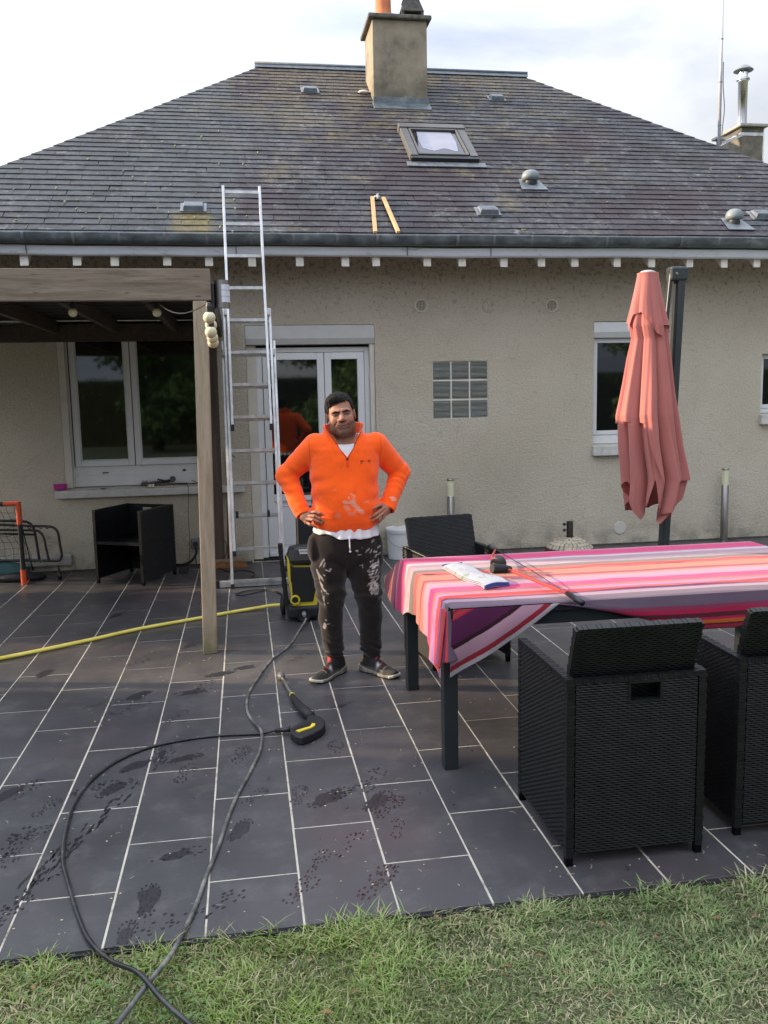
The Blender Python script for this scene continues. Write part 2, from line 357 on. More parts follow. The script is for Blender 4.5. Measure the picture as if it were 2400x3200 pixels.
# film of dried grout haze and scattered dust
dust = a.val(a.noise(5.5, 6, rough=.75), [(.5, 0), (.72, .5)]); t1 = a.mix(t1, (.12, .115, .11), dust)
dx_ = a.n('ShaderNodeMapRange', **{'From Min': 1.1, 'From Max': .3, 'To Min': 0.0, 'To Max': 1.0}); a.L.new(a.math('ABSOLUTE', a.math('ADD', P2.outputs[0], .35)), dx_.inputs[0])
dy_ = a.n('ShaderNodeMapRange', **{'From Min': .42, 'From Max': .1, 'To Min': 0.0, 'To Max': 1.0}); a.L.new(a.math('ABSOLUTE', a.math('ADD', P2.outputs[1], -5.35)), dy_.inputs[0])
t1 = a.mix(t1, (.115, .106, .092), a.math('MULTIPLY', a.math('MULTIPLY', dx_.outputs[0], dy_.outputs[0]), a.val(a.noise(4, 5, rough=.7), [(.35, .15), (.6, .75)])))  # local dust patch, partly paler colour standing in for the sunlit strip
stain = a.val(a.noise(7, 5, (1, .6, 1), rough=.7, dist=.6), [(.66, 0), (.69, 1)])
near = a.n('ShaderNodeMapRange', **{'From Min': 7.0, 'From Max': 4.6, 'To Min': .25, 'To Max': .7}); a.L.new(P2.outputs[1], near.inputs[0])
sm = a.math('MULTIPLY', stain, near.outputs[0]); t1 = a.mix(t1, (.022, .021, .024), sm)
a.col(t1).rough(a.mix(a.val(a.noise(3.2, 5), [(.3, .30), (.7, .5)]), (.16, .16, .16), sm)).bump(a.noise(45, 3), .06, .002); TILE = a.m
a = M('tile_grout', rough=.95); a.col(a.ramp(a.noise(9, 6, rough=.7), [(.3, (.16, .14, .105)), (.45, (.42, .385, .31)), (.7, (.54, .50, .42))])).bump(a.noise(120, 3), .6, .003); GROUT = a.m
patio = build('patio', MB().box(-7, 11, 2.616, 9.02, -.06, -.0016), GROUT); patio['kind'] = 'structure'
PITCHX, LY = .3142, .6485
def in_view(x, y):
    v = CM @ (np.array([x, y, 0]) - CP); u = 1200 + CAM_F * v[0] / v[2]; w = 1600 + CAM_F * v[1] / v[2]
    return -60 < u < 2460 and w < 3300
tiles = []
for k in range(-12, 23):
    xk = -.186 + PITCHX * k; offy = 2.932 if k % 2 == 0 else 3.258
    n = -1
    while True:
        y0 = offy + LY * n; y1 = y0 + LY
        if y0 > 9.0: break
        y0c, y1c = max(y0, 2.612), min(y1, 9.015)
        if y1c - y0c > .03: tiles.append((xk, y0c, y1c))
        n += 1
g = .0036
def tile_geo(x0, x1, y0, y1):
    b = MB(); e = .0012; zt = .0
    vs = [(x0, y0, -.012), (x1, y0, -.012), (x1, y1, -.012), (x0, y1, -.012), (x0, y0, zt - e), (x1, y0, zt - e), (x1, y1, zt - e), (x0, y1, zt - e),
          (x0 + e, y0 + e, zt), (x1 - e, y0 + e, zt), (x1 - e, y1 - e, zt), (x0 + e, y1 - e, zt)]
    b.add(vs, [(0, 1, 5, 4), (1, 2, 6, 5), (2, 3, 7, 6), (3, 0, 4, 7), (4, 5, 9, 8), (5, 6, 10, 9), (6, 7, 11, 10), (7, 4, 8, 11), (8, 9, 10, 11)]); return b
vis = [t for t in tiles if any(in_view(t[0] + PITCHX * i, yy) for i in (0, .5, 1) for yy in (t[1], (t[1] + t[2]) / 2, t[2]))]
vis.sort(key=lambda t: (t[0] + .16) ** 2 + ((t[1] + t[2]) / 2) ** 2)
meshes = {}
for i, (xk, y0, y1) in enumerate(vis[:300]):
    L = round(y1 - y0, 3)
    if L not in meshes:
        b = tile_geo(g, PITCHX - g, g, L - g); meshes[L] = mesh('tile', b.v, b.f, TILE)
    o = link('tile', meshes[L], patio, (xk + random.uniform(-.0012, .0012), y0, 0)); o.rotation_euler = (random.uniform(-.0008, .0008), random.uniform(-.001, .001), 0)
rest = MB(); done = set(vis[:300])
for t in tiles:
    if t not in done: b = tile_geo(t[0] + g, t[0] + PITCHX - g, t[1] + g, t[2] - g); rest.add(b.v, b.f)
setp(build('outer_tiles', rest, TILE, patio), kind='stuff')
# patio edge strip (dark side of the slab)
build('slab_edge', MB().box(-7, 11, 2.600, 2.6145, -.06, -.008), BLKM, patio)
# ---- wet shoe prints: thin dark water marks in the pattern of a tread
WET = M('wet_mark', (.021, .020, .023), .30, spec=.35).m
WETR = M('reddish_wet_mark', (.040, .019, .018), .25, spec=.45).m
def shoe_print(mb, cx, cy, ang, L=.26, cov=1.0, z=.0012, style=0):
    ca, sa = math.cos(ang), math.sin(ang)
    def put(u, v, du, dv, rot=0):
        pts = []; n = 5
        for i in range(n):
            t = 2 * math.pi * i / n + rot; q = (u + du * math.cos(t) * random.uniform(.7, 1.2), v + dv * math.sin(t) * random.uniform(.7, 1.2))
            pts.append((cx + q[0] * ca - q[1] * sa, cy + q[0] * sa + q[1] * ca, z))
        # keep z up: ccw
        mb.add(pts, [tuple(range(n))])
    w = L * .17
    if random.random() < .30 and style == 0:
        pts = []; q = random.uniform(.3, .8)
        for i in range(16): t = 2 * math.pi * i / 16; rr = L * q * random.uniform(.35, .6); u, v = rr * math.cos(t) * 1.1, rr * math.sin(t) * .5; pts.append((cx + u * ca - v * sa, cy + u * sa + v * ca, z - .0004))
        PATCH.add(pts, [tuple(range(16))])
    for s in (0, 1):
        # two pads: sole and heel
        c0, hl, hw = ((L * .22, L * .27, w), (-L * .30, L * .15, w * .72))[s]
        n = 13 if s == 0 else 8
        for i in range(n):
            t = 2 * math.pi * i / n
            if random.random() < cov: put(c0 + hl * math.cos(t), hw * math.sin(t), L * .040, L * .022, t + random.uniform(-.5, .5))
        for _ in range(int((13 if s == 0 else 5) * cov)):
            u = random.uniform(-.8, .8); v = random.uniform(-.75, .75)
            if u * u + v * v < .7: put(c0 + hl * u, hw * v, L * .036, L * .018, random.choice((.5, 2.2, 1.4)))
PATCH = MB()
mb = MB()
fp = [pz(x * .7233, 2200 + y * .7233) for x, y in ((700, 215), (800, 235), (590, 265), (1040, 220), (800, 300), (1450, 195), (1290, 395), (1420, 405), (1520, 380), (1035, 545), (185, 760), (640, 850), (680, 960), (35, 900), (410, 365), (110, 370), (490, 365), (30, 390), (940, 870), (540, 1005), (30, 680), (1600, 320), (1630, 420), (1100, 400), (770, 650), (200, 450), (130, 560), (60, 600))]
for p in fp: shoe_print(mb, p.x, p.y, random.uniform(.3, 1.6), random.uniform(.17, .25), random.uniform(.5, .95))
for p in [pz(x * .7233, 1450 + y * .7233) for x, y in ((945, 907), (1060, 880), (560, 1055), (440, 1040), (590, 860), (500, 655), (115, 742), (600, 1000), (840, 985), (190, 905), (1420, 690), (1290, 840), (1350, 1060), (820, 785), (1475, 1045), (760, 1090), (880, 960))]:
    shoe_print(mb, p.x, p.y, random.uniform(.2, 1.4), random.uniform(.18, .26), random.uniform(.3, .7))
for k in range(5):
    a0 = pz((60 + 60 * k) * .7233, 2200 + (880 - 60 * k) * .7233); a1 = pz((250 + 130 * k) * .7233, 2200 + (620 - 110 * k) * .7233); d_ = (a1 - a0); n_ = Vector((-d_.y, d_.x, 0)).normalized()
    for i in range(26):
        if random.random() < .55: c = a0 + d_ * (i / 26) + n_ * random.uniform(-.012, .012); w_ = random.uniform(.003, .008); e_ = d_.normalized() * random.uniform(.012, .03); mb.add([c - e_ + Vector((0, 0, .001)), c - n_ * w_ + Vector((0, 0, .001)), c + e_ + Vector((0, 0, .001)), c + n_ * w_ + Vector((0, 0, .001))], [(0, 1, 2, 3)])
setp(build('wet_shoe_prints', mb, WET), kind='stuff', label='dark wet shoe prints scattered over the slate tiles', cat='shoe prints')
mb = MB()
for x, y, L, c in ((1300, 800, .2, .9), (1370, 680, .17, .8), (1510, 610, .2, .45), (1625, 770, .24, .9)):
    p = pz(x * .7233, 2200 + y * .7233); shoe_print(mb, p.x, p.y, random.uniform(.9, 1.4), L, c, style=1)
for x, y, L, c in ((55, 540, .16, .7), (10, 745, .16, .6), (20, 445, .22, .8)):
    p = pz(1200 + x * .7233, 2200 + y * .7233); shoe_print(mb, p.x, p.y, random.uniform(.9, 1.4), L, c, style=1)
setp(build('reddish_shoe_prints', mb, WETR), kind='stuff', label='reddish damp shoe prints on the tiles near the grass', cat='shoe prints')
setp(build('damp_patches', PATCH, M('damp_patch', (.030, .029, .033), .30, spec=.45).m), kind='stuff', label='dark damp patches drying on the slate tiles', cat='damp patches')
# crumbs and straw bits on the tiles
mb = MB()
for _ in range(330):
    y = 2.7 + 3.2 * random.random() ** 1.4; x = random.uniform(-1.1, 1.9); s = random.uniform(.0015, .004); h = s * .7
    if random.random() < .72: mb.obox((x, y, h * .5 + .0005), (s, random.uniform(-s, s) * .5, 0), (0, s * .7, 0), (0, 0, h * .5))
    else:
        t = random.random() * 6.3; L = random.uniform(.012, .035); mb.tube([(x, y, .002), (x + L * .5 * math.cos(t), y + L * .5 * math.sin(t), .004), (x + L * math.cos(t + .4), y + L * math.sin(t + .4), .002)], .0008, 3)
setp(build('crumbs_and_straw', mb, simple('straw', (.42, .36, .24), .9, var=.3, sc=40)), kind='stuff', label='pale crumbs and dry straw bits lying on the tiles', cat='debris')
# ================================================================== HOUSE
house = thing('house', 'single storey house with beige render and dark slate hipped roof', 'house', (2.3, 9.0, 0))
X0, X1 = -3.0, 7.55
OPEN = [(-1.768, -.25, .835, 2.47), (.051, 1.365, .0, 2.42), (3.742, 4.50, 1.113, 2.432), (5.708, 6.45, 1.402, 2.066), (1.972, 2.567, 1.437, 2.037)]
def wallz(): return 3.42
xs = sorted({X0, X1} | {o[0] for o in OPEN} | {o[1] for o in OPEN}); zs = sorted({0.0, wallz()} | {o[2] for o in OPEN} | {o[3] for o in OPEN})
mb = MB()
zs = [-.05] + zs[1:] if zs[0] == 0 else zs
for i in range(len(xs) - 1):
    for j in range(len(zs) - 1):
        cx, cz = (xs[i] + xs[i + 1]) / 2, (zs[j] + zs[j + 1]) / 2
        if any(o[0] < cx < o[1] and o[2] < cz < o[3] for o in OPEN): continue
        mb.add([(xs[i], WY, zs[j]), (xs[i + 1], WY, zs[j]), (xs[i + 1], WY, zs[j + 1]), (xs[i], WY, zs[j + 1])], [(0, 1, 2, 3)])
D = .26
for x0, x1, z0, z1 in OPEN:
    mb.add([(x0, WY, z0), (x0, WY + D, z0), (x0, WY + D, z1), (x0, WY, z1)], [(0, 1, 2, 3)])
    mb.add([(x1, WY, z0), (x1, WY + D, z0), (x1, WY + D, z1), (x1, WY, z1)], [(3, 2, 1, 0)])
    mb.add([(x0, WY, z1), (x1, WY, z1), (x1, WY + D, z1), (x0, WY + D, z1)], [(0, 1, 2, 3)])
    mb.add([(x0, WY, z0), (x1, WY, z0), (x1, WY + D, z0), (x0, WY + D, z0)], [(3, 2, 1, 0)])
mb.add([(X0, WY, -.05), (X0, 16, -.05), (X0, 16, 3.16), (X0, WY, 3.16)], [(3, 2, 1, 0)])
mb.add([(X1, WY, -.05), (X1, 16, -.05), (X1, 16, 3.16), (X1, WY, 3.16)], [(0, 1, 2, 3)])
mb.add([(X0, 16, -.05), (X1, 16, -.05), (X1, 16, 3.16), (X0, 16, 3.16)], [(3, 2, 1, 0)])
wall = build('wall', mb, STUCCO, house)
# dark skirting line where the render meets the tiles
build('skirting_joint', MB().box(-3, .03, WY - .006, WY - .001, -.001, .018).box(1.39, 7.5, WY - .006, WY - .001, -.001, .018), simple('dirty_joint', (.06, .055, .045), .95, var=.4), wall)
# ---- left window
win = build('window', MB().box(-1.70, -.26, WY + .10, WY + .17, .90, 2.35), BLIND, house)  # dark room side
win['label'] = 'white two-sash window under the pergola'
def frame(mb, x0, x1, z0, z1, w, ya, yb):
    mb.box(x0, x0 + w, ya, yb, z0, z1); mb.box(x1 - w, x1, ya, yb, z0, z1); mb.box(x0 + w, x1 - w, ya, yb, z1 - w, z1); mb.box(x0 + w, x1 - w, ya, yb, z0, z0 + w)
FY = WY + .09
fl = py(305 * .7233, 750 + 700 * .7233, FY).x; zt = 2.45
mb = MB(); mb.box(fl - .06, fl, FY - .02, FY + .08, .842, zt); mb.box(-.30, -.252, FY - .02, FY + .08, .842, zt); mb.box(fl, -.30, FY - .02, FY + .08, zt - .06, zt)
mb.box(fl, -.30, FY - .01, FY + .08, .90, 1.045); build('frame', mb, WHITE, win, bevel=.004)
build('base_panel', MB().box(fl, -.30, FY - .022, FY + .07, .846, .955), WHITE, win, bevel=.004)
ax0, ax1, mid = fl + .012, -.315, py(572 * .7233, 750 + 700 * .7233, FY).x
for x0, x1 in ((ax0, mid - .004), (mid + .004, ax1)):
    mb = MB(); frame(mb, x0, x1, 1.047, zt - .062, .058, FY - .032, FY + .04); sash = build('sash', mb, WHITE, win, bevel=.006)
    mb = MB(); frame(mb, x0 + .058, x1 - .058, 1.105, zt - .12, .010, FY - .012, FY + .02); build('glazing_bead', mb, WHITE, win, bevel=.003)
    build('pane', MB().box(x0 + .06, x1 - .06, FY + .0, FY + .012, 1.107, zt - .122), GLASS, win)
build('window_reveal', MB().box(-1.766, -1.70, WY + .002, FY, .842, 2.34), CREAM, win)
mb = MB(); mb.prism([(-1.862, WY - .075, .748), (-1.862, WY - .075, .818), (-1.862, WY + .10, .842), (-1.862, WY + .10, .76)], (1.847, 0, 0)); build('window_sill', mb, SILL, win, bevel=.005)
mb = MB().box(-1.42, -1.36, FY - .026, FY - .022, .975, .985).box(-.63, -.60, FY - .026, FY - .022, .972, .992)
build('drain_cap', mb, BLK, win)
# ---- french door with roller shutter box
door = build('door', MB().box(.10, 1.30, WY + .16, WY + .2, .03, 2.2), BLKM, house); door['label'] = 'white glazed french door under a roller shutter box'
mb = MB(); mb.prism([(.053, WY - .012, 2.285), (.053, WY - .002, 2.416), (.053, WY + .14, 2.416), (.053, WY + .14, 2.225), (.053, WY + .01, 2.225)], (1.31, 0, 0)); build('shutter_box', mb, simple('shutter_box_grey', (.47, .47, .45), .45, var=.05), door, bevel=.004)
DY = WY + .12
build('door_jamb', MB().box(.053, .15, WY + .06, WY + .135, .02, 2.222), CREAM, door, bevel=.004); build('door_jamb', MB().box(1.315, 1.363, WY + .02, WY + .135, .02, 2.222), CREAM, door, bevel=.004)
mb = MB(); xl, xr = .15, 1.315
mb.box(xl, xl + .06, DY - .03, DY + .04, .03, 2.2).box(xr - .05, xr, DY - .03, DY + .04, .03, 2.2).box(xl + .06, xr - .05, DY - .03, DY + .04, 2.15, 2.2); build('door_frame', mb, WHITE, door, bevel=.004)
build('threshold', MB().box(xl, xr, DY - .05, DY + .04, .0, .03), BLKM, door, bevel=.004)
mid = py(1400 * .7233, 750 + 600 * .7233, DY).x
for i, (x0, x1) in enumerate(((xl + .065, mid - .003), (mid + .003, xr - .055))):
    wl_ = .07; mb = MB(); frame(mb, x0, x1, .04, 2.145, wl_, DY - .045, DY + .03); mb.box(x0 + wl_, x1 - wl_, DY - .045, DY + .03, .62, .69); build('door_leaf', mb, WHITE, door, bevel=.005)
    build('pane', MB().box(x0 + wl_ - .004, x1 - wl_ + .004, DY - .004, DY + .012, .686, 2.08), GLASS, door)
    mb = MB().box(x0 + wl_ - .004, x1 - wl_ + .004, DY - .018, DY + .02, .105, .626); build('lower_panel', mb, WHITE, door)
    mb = MB(); frame(mb, x0 + wl_ + .05, x1 - wl_ - .05, .16, .57, .008, DY - .022, DY - .016); build('panel_moulding', mb, WHITE, door, bevel=.003)
    build('weather_bar', MB().box(x0 + .01, x1 - .01, DY - .06, DY - .044, .045, .085), WHITE, door, bevel=.004)
# ---- window behind the parasol
def small_window(x0, x1, z0, z1, boxh, lab, sill_h=.105, panel=.21):
    w = build('window', MB().box(x0 + .02, x1 - .02, WY + .17, WY + .2, z0, z1), BLIND, house); w['label'] = lab
    y = WY + .10
    if boxh: build('shutter_box', MB().prism([(x0 + .002, WY + .0, z1 - .11), (x0 + .002, WY + .012, z1 - .004), (x0 + .002, WY + .14, z1 - .004), (x0 + .002, WY + .14, z1 - boxh), (x0 + .002, WY + .03, z1 - boxh)], (x1 - x0 - .004, 0, 0)), WHITE, w, bevel=.003)
    zt = z1 - boxh; mb = MB(); frame(mb, x0 + .004, x1 - .004, z0 + panel * .45, zt, .045, y - .01, y + .06); build('frame', mb, WHITE, w, bevel=.004)
    build('base_panel', MB().box(x0 + .004, x1 - .004, y - .025, y + .05, z0 + .008, z0 + panel * .45), WHITE, w, bevel=.004)
    mb = MB(); frame(mb, x0 + .03, x1 - .03, z0 + panel * .5, zt - .008, .045, y - .02, y + .04); build('sash', mb, WHITE, w, bevel=.005)
    build('pane', MB().box(x0 + .07, x1 - .07, y + .0, y + .01, z0 + panel * .5 + .04, zt - .05), GLASS, w)
    build('window_sill', MB().prism([(x0 - .012, WY - .06, z0 - .115), (x0 - .012, WY - .06, z0 - .012), (x0 - .012, WY + .09, z0 + .006), (x0 - .012, WY + .09, z0 - .1)], (x1 - x0 + .024, 0, 0)), SILL, w, bevel=.005)
    return w
small_window(3.742, 4.50, 1.113, 2.432, .17, 'white window with shutter box, half hidden behind the parasol')
small_window(5.708, 6.45, 1.402, 2.066, .0, 'small white window at the right edge', panel=.12)
# ---- glass block window: nine pressed glass blocks
gb = build('glass_block_window', MB().box(1.972, 2.567, WY + .008, WY + .08, 1.437, 2.037), simple('block_mortar', (.72, .70, .62), .9, var=.1, bump=.4), house)
a = M('pressed_glass', rough=.16, spec=.6)
wv = a.n('ShaderNodeTexWave', wave_type='BANDS', bands_direction='Z', wave_profile='SIN'); wv.inputs['Scale'].default_value = 22; a.L.new(a.pos(obj=False), wv.inputs['Vector'])
a.col(a.ramp(a.math('ADD', a.math('MULTIPLY', wv.outputs['Fac'], .6), a.math('MULTIPLY', a.noise(9, 3), .4)), [(.25, (.11, .125, .11)), (.7, (.34, .36, .33))])); PGLASS = a.m
GEDGE = M('glass_block_edge', (.035, .045, .028), .2, spec=.6).m
mb = MB(); n = 28; h_ = .0885; P = []
gbm = MB(); gbm.box(-.0925, .0925, 0, .03, -.0925, .0925, 1)
ribs = 13
for i in range(ribs):
    z0 = -.076 + i * .152 / ribs
    pr = [(-.080, -.0005, z0 + .001), (-.080, -.006, z0 + .0045), (-.080, -.006, z0 + .008), (-.080, -.0005, z0 + .0112)]
    gbm.prism(pr, (.160, 0, 0), 0)
rim = [(-.090, .090), (-.083, .083)]
for sx0, sx1, sz0, sz1 in ((-.089, .089, .082, .089), (-.089, .089, -.089, -.082), (-.089, -.082, -.082, .082), (.082, .089, -.082, .082)): gbm.box(sx0, sx1, -.0045, .0, sz0, sz1, 0)
bm_ = mesh('glass_block', gbm.v, gbm.f, [PGLASS, GEDGE], mi=gbm.mi)
for i in range(3):
    for j in range(3):
        cx = 1.972 + .0975 + i * .200; cz = 1.437 + .0985 + j * .2015
        o = link('glass_block', bm_, gb, (0, 0, 0)); o.location = Vector((cx, WY + .006 + random.uniform(-.001, .001), cz)) - WLOC[gb]; o.rotation_euler = (0, random.uniform(-.01, .01), 0)
# ---- round wall vents
def round_vent(cx, cz, r, grille, lab=None):
    mb = MB().lathe([(r, -.001), (r, .012), (r * .93, .016), (r * .82, .012), (r * .80, .004), (.001, .004)] if grille else [(r, -.001), (r, .006), (r * .96, .010), (.001, .012)], (cx, WY, cz), 32, ax=(0, -1, 0))
    v = build('round_vent', mb, simple('vent_plastic', (.62, .57, .46) if grille else (.50, .48, .42), .7, var=.1), house, autos=40)
    if lab: v['label'] = lab
    if grille:
        build('vent_hole', MB().lathe([(r * .78, .0), (r * .78, .0055), (.001, .0056)], (cx, WY, cz), 24, ax=(0, -1, 0)), M('vent_dark', (.03, .02, .012), .9).m, v)
        mb = MB()
        for i in range(-3, 4):
            o = i * r * .22; hl = math.sqrt(max(0, (r * .8) ** 2 - o * o))
            mb.box(cx + o - .0022, cx + o + .0022, WY - .013, WY - .006, cz - hl, cz + hl); mb.box(cx - hl, cx + hl, WY - .014, WY - .0115, cz + o - .0022, cz + o + .0022)
        build('vent_grille', mb, simple('grille_cream', (.50, .46, .37), .7), v)
round_vent(1.859, 2.606, .069, True, 'round grille above the glass blocks'); round_vent(3.269, 2.60, .069, True, 'round grille left of the parasol'); round_vent(4.066, .19, .071, False, 'blank round cover low on the wall')
build('mortar_patch', MB().lathe([(.075, -.002), (.07, .003), (.03, .006), (.001, .004)], (2.58, WY, 2.60), 13, ax=(0, -1, 0)), simple('patch_mortar', (.40, .36, .28), .95, var=.25, sc=30, bump=.5), wall)
c = py(845 * .7233, 1450 + 345 * .7233, 8.94)
sock = build('power_socket', MB().box(c.x - .045, c.x + .045, WY - .055, WY - .001, c.z - .05, c.z + .05), simple('socket_grey', (.14, .15, .16), .5), house, bevel=.008)
build('socket_cover', MB().lathe([(.026, 0), (.026, .012), (.02, .014)], (c.x, WY - .055, c.z), 16, ax=(0, -1, 0)), BLK, sock)
build('cable_duct', MB().box(-2.75, -1.745, WY - .05, WY - .001, .068, .185), simple('duct_grey', (.33, .33, .30), .6, var=.15), house, bevel=.02)
# ---- eaves: soffit board, rafter tails, gutter
mb = MB(); n = 46
band = []
for i in range(n):
    x = -3.45 + i * (11.35 / (n - 1)); dz = .004 * math.sin(x * 2.1) + .003 * math.sin(x * 5.3)
    band.append([(x, 8.475, 3.098 + dz), (x, 8.482, 3.035 + dz), (x, 8.49, 3.018 + dz), (x, 8.52, 3.014 + dz)])
mb.grid(band); fb = build('fascia_flashing', mb, ZINCL, house, smooth=True)
build('flashing_joint', MB().box(-1.87, -1.862, 8.468, 8.476, 3.02, 3.10).box(-.005, .002, 8.468, 8.476, 3.02, 3.10).box(1.62, 1.627, 8.468, 8.476, 3.02, 3.10).box(2.45, 2.457, 8.468, 8.476, 3.02, 3.10), ZINC, fb)
build('soffit', MB().prism([(-3.4, 8.52, 3.10), (-3.4, 9.02, 3.46), (-3.4, 9.02, 3.475), (-3.4, 8.52, 3.12)], (11.2, 0, 0)), simple('soffit_wood', (.30, .27, .22), .9), house)
mb0 = MB().prism([(-.036, 8.535, 2.930), (-.036, 8.535, 3.07), (-.036, 9.0, 3.42), (-.036, 9.0, 3.296)], (.072, 0, 0))
v0 = [Vector(p) - Vector((0, 9, 0)) for p in mb0.v]; rt = mesh('rafter_tail', v0, mb0.f, PAINTW)
tx = [-2.72, -2.31, -1.9, -1.50, -1.085, -.68, -.265, .145, .55, .95, 1.355, 1.75, 2.15, 2.54, 2.93, 3.33, 3.74, 4.14, 4.54, 4.925, 5.33, 5.73, 6.13, 6.53]
for x in tx: o = link('rafter_tail', rt, house); o.location = Vector((x + .03, 9.0, random.uniform(-.003, .003))) - WLOC[house]; o.rotation_euler = (0, random.uniform(-.02, .02), random.uniform(-.006, .006))
gut = None
prof = [(8.385 + .0, 3.196), (8.378, 3.203), (8.371, 3.199), (8.372, 3.188), (8.376, 3.170), (8.381, 3.150), (8.392, 3.130), (8.41, 3.114), (8.432, 3.106), (8.455, 3.112), (8.47, 3.13), (8.48, 3.16), (8.482, 3.20)]
n = 60; rows = []
for i in range(n + 1):
    x = -3.6 + i * 11.7 / n; w = .0025 * math.sin(x * 3.1) + .0015 * math.sin(x * 9)
    rows.append([(x, y, z + w) for y, z in prof])
gut = build('gutter', MB().grid(rows), ZINC, house, smooth=True)
m_ = gut.modifiers.new('s', 'SOLIDIFY'); m_.thickness = .003
hk = MB()
pp = [(y - .003 * (1 if y < 8.44 else 0), z - .002) for y, z in prof[:9]]
pts = [(y, z) for y, z in pp]
rows = [[(-.013, y, z) for y, z in pts], [(.013, y, z) for y, z in pts]]
hk.grid(rows); hkv = [Vector(p) - Vector((0, 8.4, 3.15)) for p in hk.v]; hkm = mesh('gutter_bracket', hkv, hk.f, LEAD, True)
for x in (-2.68, -2.27, -1.87, -1.44, -1.04, -.64, -.26, .14, .53, .94, 1.32, 1.7, 2.1, 2.46, 2.84, 3.23, 3.61, 3.99, 4.4, 4.8, 5.16, 5.55, 5.95): o = link('gutter_bracket', hkm, gut); o.location = Vector((x, 8.398, 3.15)) - WLOC[gut]
# ---- roof deck and slates
RL, RR_, RYY = Vector((.392, 12.40, 6.08)), Vector((4.08, 12.40, 6.08)), 12.4
XL, XR = RL.x - (RYY - EY), RR_.x + (RYY - EY)
dz = -.03
mb = MB(); mb.add([(XL, EY, EZ + dz), (XR, EY, EZ + dz), (RR_.x, RYY, rz(RYY) + dz), (RL.x, RYY, rz(RYY) + dz), (XL, 16.3, EZ + dz), (XR, 16.3, EZ + dz)], [(0, 1, 2, 3), (1, 5, 2), (4, 0, 3), (5, 4, 3, 2)])
roof = build('roof', mb, LEAD, house)
EXPO, SW = .1212, .2475
cp_, sp_ = math.cos(PITCH), math.sin(PITCH)
def S2W(x, s, h): return Vector((x, EY + s * cp_ - h * sp_, EZ + s * sp_ + h * cp_ - .012))
SLMAX = (RYY - EY) / cp_
holes = [(1.96, 2.73, (9.93 - EY) / cp_, (10.60 - EY) / cp_), (1.80, 2.47, (11.42 - EY) / cp_, (12.03 - EY) / cp_)]
def clip(poly, side):
    # keep inside of the hip lines: x >= XL + s*cp ; x <= XR - s*cp
    out = []
    def ins(p): return (p[0] - (XL + p[1] * cp_)) if side == 0 else ((XR - p[1] * cp_) - p[0])
    for i in range(len(poly)):
        p, q = poly[i], poly[(i + 1) % len(poly)]; a_, b_ = ins(p), ins(q)
        if a_ >= 0: out.append(p)
        if (a_ >= 0) != (b_ >= 0): t = a_ / (a_ - b_); out.append((p[0] + (q[0] - p[0]) * t, p[1] + (q[1] - p[1]) * t))
    return out
single, rest_v, rest_f, rest_r = [], [], [], []
row = 0; s0 = -.035
while s0 + .03 < SLMAX:
    x = XL - .2 + (row % 2) * SW / 2 + random.uniform(-.02, .02)
    while x < XR:
        w = SW + random.uniform(-.006, .006); L = min(.235, SLMAX - s0)
        top = min(s0 + L, SLMAX - .005)
        cx, cs = x + w / 2, (s0 + top) / 2
        hid = any(h[0] < x and x + w < h[1] and h[2] < s0 and s0 + EXPO < h[3] for h in holes)
        inl = XL + (top) * cp_ < x and x + w < XR - (top) * cp_
        jx = random.uniform(-.002, .002)
        if not hid:
            if inl and top - s0 > .2: single.append((x + jx, s0, w))
            else: rest_poly = [(x + .001, s0), (x + w - .001, s0), (x + w - .001, top), (x + .001, top)]; single.append(None); single[-1] = ('p', rest_poly)
        x += w
    row += 1; s0 += EXPO
full = [t for t in single if t[0] != 'p']; part_ = [t for t in single if t[0] == 'p']
def sdist(t):
    p = S2W(t[0] + .12, t[1], 0); v = CM @ (np.array(p) - CP); u = 1200 + CAM_F * v[0] / v[2]
    return (v[2]) + (100 if not (-40 < u < 2440) else 0)
full.sort(key=sdist)
H0, H1 = .0005, .0175      # tail lifted on the courses below
slm = []
for k in range(5):
    cut = random.uniform(0, .018) if k > 1 else 0
    b = MB(); T = .0055; q = [(.0012, 0), (SW - .0012, 0), (SW - .0012, .23), (.0012, .23)]
    if k == 2: q = [(.0012 + cut, 0), (SW - .0012, 0), (SW - .0012, .23), (.0012, .23), (.0012, cut)]
    if k == 3: q = [(.0012, 0), (SW - .0012 - cut, 0), (SW - .0012, cut), (SW - .0012, .23), (.0012, .23)]
    if k == 4: q = [(.0012, .003), (SW * .4, -.003), (SW - .0012, .002), (SW - .0012, .23), (.0012, .23)]
    vs = [(u, s, (H1 + (H0 - H1) * s / .23)) for u, s in q]; vs2 = [(u, s, z - T) for u, s, z in vs]; m = len(q)
    vv = [S2W(u, s, z) - S2W(0, 0, 0) for u, s, z in vs + vs2]
    slm.append(mesh('slate', vv, [tuple(range(m))] + [(i, m + i, m + (i + 1) % m, (i + 1) % m) for i in range(m)], SLATE))
for t in full[:300]:
    o = link('slate', random.choice(slm), roof); o.location = S2W(t[0], t[1], 0) - WLOC[roof]; o.rotation_euler = (random.uniform(-.006, .006), random.uniform(-.004, .004), random.uniform(-.012, .012))
V, F, RN = [], [], []
